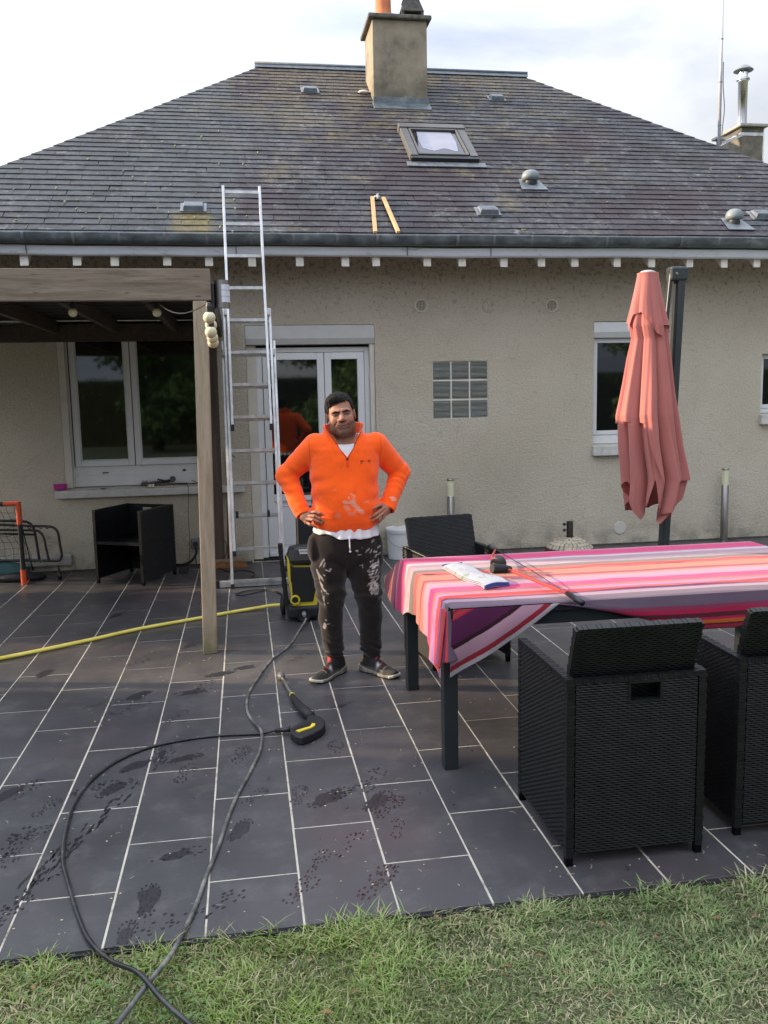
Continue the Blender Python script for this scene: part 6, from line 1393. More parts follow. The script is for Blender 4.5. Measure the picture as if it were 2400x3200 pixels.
# ---------- head (own frame: x to the right of the picture, y towards the lawn, z up)
HC = np.array([.564, 5.115, 1.584]); roll_, yaw_, pit_ = R(7.5), R(-3), R(-3)
HR = np.array(Matrix.Rotation(-roll_, 3, 'Y') @ Matrix.Rotation(yaw_, 3, 'Z') @ Matrix.Rotation(pit_, 3, 'X'))
def toworld(V): W_ = V.copy(); W_[:, 1] *= -1; return W_ @ HR.T + HC
def head_sdf(X, Y, Z):
    d = ell(X, Y, Z, (0, -.022, .036), (.078, .098, .090))
    d = smin(d, ell(X, Y, Z, (0, .022, -.030), (.070, .072, .088)), .03)
    d = smin(d, ell(X, Y, Z, (0, .030, -.080), (.067, .058, .046)), .03)
    d = smin(d, ell(X, Y, Z, (0, .066, -.108), (.034, .028, .024)), .022)
    aX = np.abs(X)
    d = smin(d, ell(aX, Y, Z, (.040, .062, -.036), (.026, .026, .024)), .025)      # cheeks
    d = smin(d, ell(aX, Y, Z, (.052, .028, -.078), (.020, .034, .030)), .025)      # jaw corners
    d = smin(d, cone(aX, Y, Z, (.010, .089, .016), (.048, .075, .014), .0105, .0095), .014)  # brow ridge
    d = smax(d, -ell(aX, Y, Z, (.035, .105, -.005), (.021, .023, .0125)), .010)    # sockets
    d = smin(d, ell(aX, Y, Z, (.035, .0755, -.006), (.015, .0125, .0125)), .003)      # eyeballs
    d = smin(d, cone(aX, Y, Z, (.020, .0865, -.0005), (.049, .077, .0005), .0052, .0040), .004)   # upper lid
    d = smin(d, cone(aX, Y, Z, (.022, .084, -.0130), (.047, .076, -.012), .0038, .003), .005)  # lower lid
    d = smin(d, ell(aX, Y, Z, (.037, .077, -.025), (.018, .008, .007)), .010)                    # smiling bag
    d = smin(d, cone(X, Y, Z, (0, .084, .010), (0, .1100, -.031), .0080, .0145), .010)   # nose
    d = smin(d, ell(aX, Y, Z, (.0175, .098, -.036), (.0090, .011, .0085)), .006)
    d = smax(d, -ell(aX, Y, Z, (.0085, .105, -.047), (.0050, .007, .004)), .003)
    d = smin(d, ell(X, Y, Z, (0, .083, -.062), (.034, .016, .020)), .016)             # muzzle
    zl = -.0695 + 2.0 * aX ** 1.6
    mouth = np.sqrt((Y - .094 + 6 * aX ** 2) ** 2 + (Z - zl) ** 2)
    inm = aX < .036
    d = smin(d, np.where(aX < .032, np.sqrt((Y - .0915 + 6 * aX ** 2) ** 2 + (Z - zl - .0042) ** 2) - .0046, 1), .004)
    d = smin(d, np.where(aX < .029, np.sqrt((Y - .0915 + 6 * aX ** 2) ** 2 + (Z - zl + .0058) ** 2) - .0056, 1), .005)
    d = smax(d, -(np.where(inm, mouth - .0030, 1)), .002)
    d = smax(d, -(cone(aX, Y, Z, (.027, .104, -.038), (.043, .086, -.060), .0026, .0030)), .006)   # smile folds
    # ears
    e_ = ell(aX, Y, Z, (.0815, -.004, -.012), (.0085, .019, .032)); e_ = smax(e_, -ell(aX, Y, Z, (.0905, .001, -.012), (.006, .011, .021)), .004)
    d = smin(d, e_, .006)
    # neck
    nk = chain(X, Y, Z, [(0, -.030, -.06), (0, -.046, -.125), (-.004, -.050, -.22)], [.064, .070, .082], .03)
    d = smin(d, nk, .010)
    d = smin(d, cone(aX, Y, Z, (.060, -.03, -.085), (.016, .005, -.20), .012, .014), .02)
    return d
V, F = surfnet(head_sdf, (-.105, -.15, -.215), (.105, .135, .14), .0022)
def sstep(a_, b_, x): t = np.clip((x - a_) / (b_ - a_), 0, 1); return t * t * (3 - 2 * t)
x, y, z = V.T; ax_ = np.abs(x)
skin = np.array([.33, .155, .098])
col = np.tile(skin, (len(V), 1)); nfine = vnoise(V * 420, 3); nmid = vnoise(V * 60, 5)
col *= (1 + .10 * (nmid - .5))[:, None]
def tint(mask, c, col=None): m = np.clip(mask, 0, 1)[:, None]; return lambda C: C * (1 - m) + np.array(c) * m
red_ = np.exp(-(((ax_ - .044) / .022) ** 2 + ((z + .034) / .02) ** 2)) * .35 * (y > .03) + np.exp(-((x / .014) ** 2 + ((z + .03) / .014) ** 2)) * .4 * (y > .09)
col = tint(red_, (.40, .15, .105))(col)
beard = sstep(-.048, -.066, z - .25 * np.maximum(0, ax_ - .035)) * sstep(-.165, -.13, z) * (y > -.03)
beard = np.maximum(beard, sstep(.045, .06, ax_) * sstep(-.018, -.05, z) * sstep(-.15, -.12, z) * (y > -.01) * (y < .075))
beard = np.maximum(beard, np.exp(-((z + .053) / .007) ** 2) * (ax_ < .03) * (y > .07) * .9)
lipm = ((ax_ < .028) & (y > .075)) * np.exp(-((z + .0695 - 2.0 * ax_ ** 1.6) / .0085) ** 2)
beard = beard * (1 - np.clip(lipm * 1.3, 0, 1))
col = tint(beard * (.62 + .35 * (nfine - .5) * 2 + .2 * (nmid - .5)), (.052, .036, .030))(col)
col = tint(lipm * .75, (.29, .10, .078))(col)
slit = np.exp(-((z + .0695 - 2.0 * ax_ ** 1.6) / .0024) ** 2) * (ax_ < .036) * (y > .07); col = tint(slit, (.03, .012, .01))(col)
ex, ez = (ax_ - .035), (z + .0065)
eye = ((ex / .0120) ** 2 + (ez / .0027) ** 2 < 1) & (y > .07)
col[eye] = (.26, .22, .19); iris = ((ex / .0062) ** 2 + (ez / .0062) ** 2 < 1) & eye; col[iris] = (.02, .013, .008)
lash = np.exp(-((ez - .0030 + 10 * ex ** 2) / .0028) ** 2) * (np.abs(ex) < .016) * (y > .06); col = tint(lash * .95, (.02, .012, .009))(col)
sock = np.exp(-((ez - .006) / .009) ** 2 - (ex / .020) ** 4) * (y > .06); col = tint(sock * .35, (.15, .065, .045))(col)
bag = np.exp(-((ez + .012) / .006) ** 2) * (np.abs(ex) < .016) * (y > .06); col = tint(bag * .35, (.22, .10, .07))(col)
col = tint(((ax_ < .012) & (z < -.041) & (z > -.053) & (y > .094)) * .8, (.07, .03, .02))(col)  # shade under the nose painted into the skin colour
HV, HF, HCOL = toworld(V), F[:, ::-1], col    # mirrored axis: flip the winding
# ---------- hands and wrists
def hand_sdf(side):
    # side -1: picture left, +1: picture right
    if side < 0:
        fing = [((.360, 5.078, 1.012), (.393, 5.046, 1.021), (.418, 5.032, 1.014), (.438, 5.036, 1.000)), ((.350, 5.066, .996), (.386, 5.028, .999), (.415, 5.020, .985), (.438, 5.030, .966)),
                ((.344, 5.060, .979), (.376, 5.020, .979), (.404, 5.014, .968), (.425, 5.024, .957)), ((.340, 5.064, .961), (.360, 5.030, .950), (.382, 5.026, .940), (.399, 5.036, .928))]
        th = [(.345, 5.100, 1.005), (.378, 5.128, 1.028), (.398, 5.150, 1.02)]; wr = (.330, 5.085, .992); fa = (.318, 5.11, 1.03)
    else:
        fing = [((.797, 5.082, 1.042), (.766, 5.040, 1.043), (.740, 5.024, 1.033), (.716, 5.026, 1.013)), ((.804, 5.070, 1.024), (.775, 5.022, 1.014), (.742, 5.012, .994), (.711, 5.024, .975)),
                ((.808, 5.064, 1.006), (.782, 5.016, .994), (.752, 5.008, .974), (.726, 5.022, .957)), ((.810, 5.068, .988), (.792, 5.030, .972), (.772, 5.026, .952), (.755, 5.036, .935))]
        th = [(.800, 5.105, 1.035), (.775, 5.130, 1.055), (.757, 5.150, 1.045)]; wr = (.818, 5.090, 1.018); fa = (.838, 5.12, 1.05)
    rr = [(.0105, .0098, .0085, .0072), (.0108, .0100, .0088, .0074), (.0104, .0096, .0084, .0070), (.0094, .0085, .0074, .0062)]
    def f(X, Y, Z):
        d = cone(X, Y, Z, fa, wr, .029, .026)
        for fg in fing: d = smin(d, cone(X, Y, Z, wr, fg[0], .021, .0125), .010)
        d = smin(d, cone(X, Y, Z, fing[0][0], fing[3][0], .012, .011), .008)
        for i, fg in enumerate(fing):
            q = chain(X, Y, Z, fg, rr[i], .0015)
            q = np.minimum(q, ell(X, Y, Z, fg[1], (.0108, .0108, .0108)) + .0004)
            d = smin(d, q, .0035)
        d = smin(d, chain(X, Y, Z, th, (.014, .012, .010), .002), .008)
        return d
    P = np.array([p for fg in fing for p in fg] + th + [wr, fa]); return f, P.min(0) - .04, P.max(0) + .04, fing
parts_ = [(HV, HF, HCOL)]
for side in (-1, 1):
    f, lo, hi, fing = hand_sdf(side); V, F = surfnet(f, lo, hi, .0022)
    c = np.tile(skin * np.array([.92, .88, .86]), (len(V), 1)) * (1 + .22 * (vnoise(V * 90, 9) - .5))[:, None]
    for fg in fing:
        a_ = np.array(fg[3]); b_ = np.array(fg[2]); dirn = (a_ - b_) / np.linalg.norm(a_ - b_); nl = a_ + np.array([0, -.006, .003]) - dirn * .001
        m = np.exp(-((((V - nl) / .0055) ** 2).sum(1)) ** 2); c = c * (1 - m[:, None] * .6) + np.array([.48, .32, .26]) * m[:, None] * .6
        k = np.array(fg[1]); m = np.exp(-((((V - k) / .011) ** 2).sum(1))) * .35; c = c * (1 - m[:, None]) + np.array([.36, .15, .10]) * m[:, None]
    parts_.append((V, F, c))
# ---------- body core under the clothes (coarse)
TS = [(.80, .578, .185, .125, 5.155), (.90, .580, .186, .132, 5.15), (.95, .583, .187, .140, 5.145), (1.02, .584, .189, .146, 5.14), (1.10, .584, .189, .145, 5.14), (1.18, .584, .190, .138, 5.145), (1.26, .584, .196, .130, 5.15), (1.33, .584, .200, .124, 5.155), (1.38, .584, .198, .116, 5.16), (1.42, .584, .182, .102, 5.165), (1.45, .583, .150, .088, 5.165), (1.475, .582, .108, .078, 5.16), (1.50, .580, .083, .074, 5.16)]
TS = np.array(TS)
def torso(X, Y, Z, grow=0.0):
    i = lambda k: np.interp(Z, TS[:, 0], TS[:, k]); a_, b_ = i(2) + grow, i(3) + grow; x_, y_ = (X - i(1)) / a_, (Y - i(4)) / b_
    r = (np.abs(x_) ** 2.3 + np.abs(y_) ** 2.3) ** (1 / 2.3); return (r - 1) * np.minimum(a_, b_)
ARM = {-1: ((.418, 5.165, 1.395), (.240, 5.235, 1.225), (.333, 5.095, .985)), 1: ((.775, 5.165, 1.393), (.932, 5.235, 1.222), (.820, 5.100, 1.00))}
LEG = {-1: [(.478, 5.16, .76), (.474, 5.15, .66), (.480, 5.13, .51), (.476, 5.15, .36), (.486, 5.155, .13)], 1: [(.680, 5.16, .76), (.688, 5.15, .66), (.702, 5.13, .50), (.716, 5.15, .36), (.724, 5.155, .11)]}
def core(X, Y, Z):
    d = smax(torso(X, Y, Z, -.018), .82 - Z, .02); d = smax(d, Z - 1.47, .02)
    for s in (-1, 1):
        A_ = ARM[s]; d = smin(d, chain(X, Y, Z, A_, (.058, .043, .026), .02), .04)
        d = smin(d, chain(X, Y, Z, LEG[s], (.085, .078, .056, .048, .036), .03), .03)
    return d
V, F = surfnet(core, (.15, 4.98, .09), (1.02, 5.34, 1.50), .009); parts_.append((V, F, np.tile(skin, (len(V), 1))))
Vs, Fs, Cs, k = [], [], [], 0
for V, F, c in parts_: Vs.append(V); Fs.append(F + k); Cs.append(c); k += len(V)
a = M('skin', rough=.52, spec=.4); q = a.n('ShaderNodeVertexColor', layer_name='Col'); a.col(q.outputs[0]); a.b.inputs['Subsurface Weight'].default_value = .12
a.b.inputs['Subsurface Radius'].default_value = (.012, .004, .002); a.bump(a.noise(900, 2), .12, .001); SKIN = a.m
bulk('body', np.concatenate(Vs) - MO, np.concatenate(Fs), SKIN, man, smooth=True, col=np.concatenate(Cs))
# ---------- hair and brows
def hair_sdf(X, Y, Z):
    st = .0022 * np.sin((X * .9 + Y * .5 + Z * .35) * 620 + 5 * vn(X, Y, Z, 30, 4)) + .0030 * vn(X * 1.0, Y * .25, Z * 1.0, 150, 6) + .0035 * vn(X, Y, Z, 45, 8)
    d = ell(X, Y, Z, (-.001, -.020, .040), (.0860, .1035, .0935)) + st
    d = smin(d, ell(X, Y, Z, (-.022, .050, .088), (.046, .034, .030)) + st, .02)     # lifted fringe
    aX = np.abs(X); zh = .066 + .17 * X + .014 * vn(X, Y, Z, 110, 14) + .004 * np.sin(X * 500) - 3.2 * np.maximum(0, aX - .05) ** 1.0 * .25
    zh = np.where(X < -.035, zh - (-.035 - X) * .25, zh)
    cut = np.minimum(Y - (.012 + 0 * X), zh - Z)                       # >0 in the face area
    side = np.minimum(Y - .030, .005 - Z)
    face = np.where(aX > .068, np.minimum(Y - .043, zh + 1 - Z), cut)
    side_burn = (aX > .062)
    lim = np.where(side_burn, np.minimum(Y - .040, 1.0), np.minimum(Y - .0, zh - Z))
    d = smax(d, lim, .004)
    d = smax(d, np.where(Y > -.015, -.030 - Z, -.085 - Z - .2 * Y), .006)      # bottom edge
    d = smax(d, -ell(aX, Y, Z, (.085, -.004, -.014), (.016, .024, .036)), .004)
    return d
V, F = surfnet(hair_sdf, (-.105, -.14, -.11), (.105, .11, .15), .0022)
HAIR = M('dark_hair', (.011, .008, .007), .7, spec=.22).m
bulk('hair', toworld(V) - MO, F[:, ::-1], HAIR, man, smooth=True)
bv, bf = [], []; n0 = 0
def brow_sdf(X, Y, Z):
    aX = np.abs(X); st = .0016 * np.sin(X * 1900 + Z * 900)
    return smin(cone(aX, Y, Z, (.013, .0985, .0105), (.036, .0915, .0150), .0046, .0052), cone(aX, Y, Z, (.036, .0915, .0150), (.056, .074, .0065), .0048, .002), .003) + st
V, F = surfnet(brow_sdf, (-.066, .06, -.008), (.066, .112, .032), .0014); bulk('eyebrows', toworld(V) - MO, F[:, ::-1], HAIR, man, smooth=True)
# ---------- fleece
def sweater(X, Y, Z):
    d = torso(X, Y, Z, .011)
    side_ = np.clip((np.abs(X - .584) - .07) / .1, 0, 1); d = d - .0028 * np.sin((Z + .55 * np.abs(X - .584)) * 62 + 6 * vn(X, Y, Z, 6, 51)) * side_ * np.clip((1.30 - Z) / .1, 0, 1) - .006 * vn(X, Y, Z * 1.4, 7, 31) - .004 * vn(X, Y, Z, 26, 33) - .004 * np.sin(Z * 60 + 4 * X * np.sin(Y * 9) + 9 * vn(X, Y, Z, 5, 2)) * np.clip((1.0 - Z) / .08, 0, 1) * .8
    for s in (-1, 1):
        A_, B_, C_ = [np.array(p) for p in ARM[s]]
        up_ = chain(X, Y, Z, (A_, B_), (.080, .060), .02); fo = cone(X, Y, Z, B_, C_, .060, .047)
        t = ((X - B_[0]) * (C_ - B_)[0] + (Y - B_[1]) * (C_ - B_)[1] + (Z - B_[2]) * (C_ - B_)[2]) / ((C_ - B_) ** 2).sum()
        inner_ = np.clip(1 - np.abs(t - .18) / .5, 0, 1)
        fo = fo - .0020 * np.sin(t * 34 + 14 * vn(X, Y, Z, 9, 5 + s)) * (.25 + inner_ * .9) - .007 * vn(X, Y, Z, 16, 7) - .003 * vn(X, Y, Z, 40, 17)
        t2 = ((X - A_[0]) * (B_ - A_)[0] + (Y - A_[1]) * (B_ - A_)[1] + (Z - A_[2]) * (B_ - A_)[2]) / ((B_ - A_) ** 2).sum()
        up_ = up_ - .0035 * np.sin(t2 * 22 + 6 * vn(X, Y, Z, 10, 15 + s)) * np.clip(t2 - .2, 0, 1) - .003 * vn(X, Y, Z, 16, 9)
        arm = smin(up_, fo, .022); nC = (C_ - B_) / np.linalg.norm(C_ - B_)
        endp = C_ - nC * .012; cutd = (X - endp[0]) * nC[0] + (Y - endp[1]) * nC[1] + (Z - endp[2]) * nC[2]
        arm = smax(arm, cutd, .004)
        arm = smax(arm, -(np.maximum(cone(X, Y, Z, B_, C_ + nC * .05, .05, .038), -(cutd + .04))), .003)   # open cuff
        d = smin(d, arm, .022)
    # collar: standing ring folded outwards
    r = np.sqrt(((X - .580) / 1.08) ** 2 + (Y - 5.150) ** 2); rc_ = .098 + (Z - 1.47) * .15 + .012 * np.clip((5.13 - Y) / .08, 0, 1) + .003 * vn(X, Y, Z, 20, 77)
    topz = 1.523 - .10 * np.clip((5.15 - Y), 0, .1) * 1.2 + .05 * (X - .58) + .01 * np.clip((Y - 5.15) / .1, 0, 1)
    col_ = np.maximum(np.abs(r - rc_) - .0065, np.maximum(Z - topz, 1.42 - Z)); d = smin(d, col_, .012)
    d = smax(d, -np.maximum(np.sqrt(((X - .580) / 1.08) ** 2 + (Y - 5.150) ** 2) - (rc_ - .0065), 1.44 - Z), .004)
    # zip opening
    w_ = np.clip((Z - 1.330) * .60, -.02, .2) + .004 * np.sin(Z * 60); vx = np.abs(X - (.587 - .02 * (Z - 1.33))) - w_
    cut = np.maximum(vx, Y - 5.13); d = smax(d, -cut, .004)
    # hem
    hz = .892 + .95 * (X - .575) ** 2 + .004 * np.sin(X * 60); d = smax(d, hz - Z, .006)
    d = smax(d, -np.maximum(torso(X, Y, Z, .002), Z - (hz + .05)), .003)
    return d
V, F = surfnet(sweater, (.145, 4.955, .87), (1.03, 5.345, 1.545), .0042)
x, y, z = V.T; oc_ = np.array([.98, .115, .012]); c = np.tile(oc_, (len(V), 1)); c *= (1 + .14 * (vnoise(V * 14, 2) - .5) + .10 * (vnoise(V * 90, 4) - .5))[:, None]
def blot(cx, cz, rx, rz, ang, s, seed, col_, k, c, yl=5.12):
    ca, sa = math.cos(ang), math.sin(ang); u = ((x - cx) * ca + (z - cz) * sa) / rx; v_ = (-(x - cx) * sa + (z - cz) * ca) / rz
    m = sstep(1.15, .75, np.sqrt(u * u + v_ * v_) + 1.1 * (vnoise(V * s, seed) - .5)) * (y < yl); m = (m * k)[:, None]; return c * (1 - m) + np.array(col_) * m
pc_ = (.60, .40, .30)
for cx, cz, rx, rz_, an, k_ in ((.625, 1.055, .055, .012, -.75, .65), (.57, 1.078, .030, .009, -.1, .6), (.585, 1.10, .008, .01, 0, .5), (.615, 1.085, .010, .016, .3, .5), (.648, 1.022, .035, .010, -.4, .5), (.575, 1.045, .02, .012, -.5, .45), (.60, 1.125, .008, .007, 0, .5), (.695, 1.075, .02, .006, .2, .35), (.505, 1.15, .014, .003, .1, .4), (.52, 1.0, .02, .02, 0, .22), (.60, 1.01, .03, .012, 0, .3), (.615, 1.115, .013, .008, -.6, .5)): c = blot(cx, cz, rx, rz_, an, 130, 3, pc_, k_, c)
c = blot(.865, 1.075, .020, .012, -.5, 120, 5, (.72, .42, .30), .7, c, 5.2)
# seams at the arm holes
for sgn, sx_ in ((-1, .383), (1, .787)):
    m = np.exp(-((x - sx_ - sgn * .010 * np.sin((z - 1.27) * 12)) / .0028) ** 2) * (z > 1.27) * (z < 1.45) * (y < 5.15) * .35; c = c * (1 - m[:, None])
vx = np.abs(x - (.587 - .02 * (z - 1.33))) - np.clip((z - 1.330) * .60, -.02, .2); m = np.exp(-((vx - .004) / .004) ** 2) * (z > 1.325) * (y < 5.09) * .85; c = c * (1 - m[:, None]) + np.array([.08, .02, .015]) * m[:, None]
ORF = vcol('orange_fleece', .95, .45, 520, .1, .25)
fl_ = bulk('fleece', V - MO, F, ORF, man, smooth=True, col=c)
# zip pull and the chest logo (small dark print)
def on_front(xx, zz, lift=.002):
    lo, hi = 4.9, 5.2
    for _ in range(30):
        m = (lo + hi) / 2
        if sweater(np.array([xx]), np.array([m]), np.array([zz]))[0] < 0: hi = m
        else: lo = m
    return Vector((xx, lo - lift, zz))
zp = on_front(.586, 1.315); build('zip_slider', MB().box(zp.x - .005, zp.x + .005, zp.y - .004, zp.y + .004, zp.z + .004, zp.z + .018), BLK, fl_, bevel=.001); zp = on_front(.586, 1.296); build('zip_pull', MB().box(zp.x - .0065, zp.x + .0065, zp.y - .003, zp.y + .003, zp.z - .016, zp.z + .016), simple('orange_tag', (.85, .07, .01), .5), fl_, bevel=.002)
mb = MB(); lx0, lz0, lw = .664, 1.304, .060
y_ = on_front(.69, 1.30, .0022).y; y2 = on_front(lx0 + lw, 1.30, .0022).y; y1 = on_front(lx0, 1.30, .0022).y
def lg(u0, u1, v0, v1): mb.add([(lx0 + u0 * lw, y1 + (y2 - y1) * u0, lz0 + v0), (lx0 + u1 * lw, y1 + (y2 - y1) * u1, lz0 + v0), (lx0 + u1 * lw, y1 + (y2 - y1) * u1, lz0 + v1), (lx0 + u0 * lw, y1 + (y2 - y1) * u0, lz0 + v1)], [(0, 1, 2, 3)])
lg(0, .1, 0, .012); lg(.1, .26, .009, .012); lg(.18, .26, 0, .009); lg(.1, .2, .003, .005)
for i in range(5): lg(.30 + i * .09, .355 + i * .09, .004 + .002 * (i % 2), .009)
lg(.76, 1, .009, .012); lg(.76, .84, .0, .009); lg(.84, 1, .0, .003); lg(.93, 1, .003, .009)
for i in range(11): lg(.0 + i * .09, .065 + i * .09, -.009, -.005)
build('chest_logo', mb, M('logo_print', (.16, .035, .02), .8).m, fl_)
# ---------- white t-shirt: neckline and the hem below the fleece
def tshirt(X, Y, Z):
    fl = np.clip((.93 - Z) / .07, 0, 1)
    g_ = .002 + fl * (.016 + .006 * np.sin(np.arctan2(Y - 5.15, X - .58) * 17 + 2) + .010 * vn(X, Y, Z * .3, 16, 44))
    d = torso(X, Y, Z, g_)
    hz = .852 + .55 * (X - .60) ** 2 + .020 * np.exp(-((X - .47) / .05) ** 2) + .016 * np.exp(-((X - .36) / .05) ** 2) - .010 * np.exp(-((X - .74) / .05) ** 2) + .004 * np.sin(X * 45)
    d = smax(d, hz - Z, .005); d = smax(d, -np.maximum(torso(X, Y, Z, g_ - .009), Z - (hz + .045)), .003)
    nz_ = 1.408 + 1.2 * (X - .58) ** 2 + 1.2 * np.clip(Y - 5.09, 0, 1); d = smax(d, Z - nz_, .004)
    return d
V, F = surfnet(tshirt, (.34, 4.95, .825), (.83, 5.34, 1.47), .0045)
TSH = simple('white_cotton', (.68, .67, .70), .85, var=.04, bump=.2, bsc=300); bulk('tshirt', V - MO, F, TSH, man, smooth=True)
# ---------- trousers
def trousers(X, Y, Z):
    d = ell(X, Y, Z, (.575, 5.155, .80), (.214, .145, .15)); d = smax(d, Z - .885, .01)
    d = smin(d, np.maximum(torso(X, Y, Z, .004), np.maximum(Z - .90, .74 - Z)), .02)
    for s in (-1, 1):
        rs = (.112, .103, .082, .071, .060) if s < 0 else (.112, .106, .081, .070, .060)
        l_ = chain(X, Y, Z, LEG[s], rs, .03)
        low = np.clip((.27 - Z) / .15, 0, 1); l_ = l_ - low * (.0055 * np.sin(Z * 150 + 8 * vn(X, Y, Z, 14, 61 + s) + 2 * X * 20)) - low * .004
        kn = np.exp(-((Z - .52) / .09) ** 2); l_ = l_ - kn * .004 * np.sin(Z * 70 + 9 * vn(X, Y, Z, 9, 71 + s))
        cuffz = .128 if s < 0 else .112
        l_ = l_ + .012 * sstep(cuffz + .035, cuffz + .012, Z)
        l_ = smax(l_, cuffz - .03 - Z, .006); d = smin(d, l_, .022)
    d = d - .011 * vn(X, Y, Z * .45, 11, 81) - .006 * vn(X, Y, Z, 20, 83) - .0035 * np.sin((Z - .4 * np.abs(X - .58)) * 55 + 7 * vn(X, Y, Z, 7, 85)) * np.clip((Z - .58) / .06, 0, 1) * np.clip((.78 - Z) / .06, 0, 1) - .004 * np.exp(-((X - .352) / .03) ** 2) * np.sin(Z * 60)
    d = smin(d, ell(X, Y, Z, (.375, 5.12, .79), (.03, .05, .075)), .03); d = smin(d, ell(X, Y, Z, (.775, 5.13, .77), (.026, .05, .08)), .03)
    # seam crease in the middle front
    d = d + .003 * np.exp(-((X - .582) / .006) ** 2) * (Z > .66) * (Y < 5.1)
    return d
V, F = surfnet(trousers, (.335, 4.985, .07), (.83, 5.32, .91), .0042); x, y, z = V.T
c = np.tile(np.array([.0175, .0135, .0122]), (len(V), 1)); c *= (1 + .25 * (vnoise(V * 40, 3) - .5) + .2 * (vnoise(V * 260, 8) - .5))[:, None]
wp_ = (.46, .41, .38)
def smear(cx, cz, rx, rz_, an, k_, s=(60, 60, 60), sd=4):
    global c
    ca, sa = math.cos(an), math.sin(an); u = ((x - cx) * ca + (z - cz) * sa) / rx; v_ = (-(x - cx) * sa + (z - cz) * ca) / rz_
    q = np.sqrt(u * u + v_ * v_); n_ = vnoise(np.stack([(x * ca + z * sa) * s[0], y * s[1], (-x * sa + z * ca) * s[2]], -1), sd) - .5
    m = (sstep(1.05, .80, q + 1.0 * n_) * (y < 5.17) * k_)[:, None]; c = c * (1 - m) + np.array(wp_) * m
rs_ = random.Random(5)
for _ in range(70):  # big brushed patch on the right thigh
    u = rs_.gauss(0, .7); v_ = rs_.gauss(0, .85)
    cz = .63 + v_ * .085; cx = .735 + u * .026 - .05 * max(0, (.62 - cz)); smear(cx, cz, rs_.uniform(.005, .022), rs_.uniform(.002, .007), rs_.uniform(.2, 1.2), rs_.uniform(.35, .95), (30, 60, 110), rs_.randint(1, 99))
for cx, cz, rx, rz_, an, k_ in ((.633, .782, .010, .006, -.3, .8), (.645, .757, .016, .004, .05, .8), (.66, .80, .006, .002, 0, .5), (.655, .69, .01, .002, .3, .5), (.665, .685, .003, .014, 0, .6), (.73, .60, .004, .035, .1, .6), (.744, .54, .02, .012, .3, .7), (.72, .535, .014, .022, .2, .6), (.765, .70, .004, .03, 0, .6), (.75, .765, .014, .008, 0, .8),
        (.425, .72, .006, .034, -.5, .5), (.437, .705, .004, .02, -.4, .45), (.455, .668, .018, .005, -.5, .75), (.47, .672, .006, .010, -.2, .7), (.402, .64, .005, .040, .25, .7), (.418, .625, .005, .030, .5, .75), (.435, .64, .010, .004, -.7, .7), (.42, .575, .005, .035, .35, .7), (.435, .55, .012, .004, -.8, .6), (.45, .53, .008, .003, -.5, .6), (.425, .50, .004, .04, .2, .6), (.452, .47, .006, .003, 0, .7), (.432, .32, .010, .022, .1, .75), (.45, .335, .02, .003, .2, .5), (.44, .36, .004, .006, 0, .7), (.48, .325, .006, .003, 0, .5), (.43, .50, .003, .02, 0, .6)): smear(cx, cz, rx, rz_, an, k_)
TRO = vcol('dark_jersey', .95, .35, 420, .1, .22); tr = bulk('trousers', V - MO, F, TRO, man, smooth=True, col=c)
build('drawstring', MB().tube([(.583, 5.000, .872), (.584, 4.992, .84), (.586, 4.998, .81), (.587, 5.003, .787)], .0042, 8).ball((.587, 5.002, .783), .007, 10), TSH, tr, smooth=True)
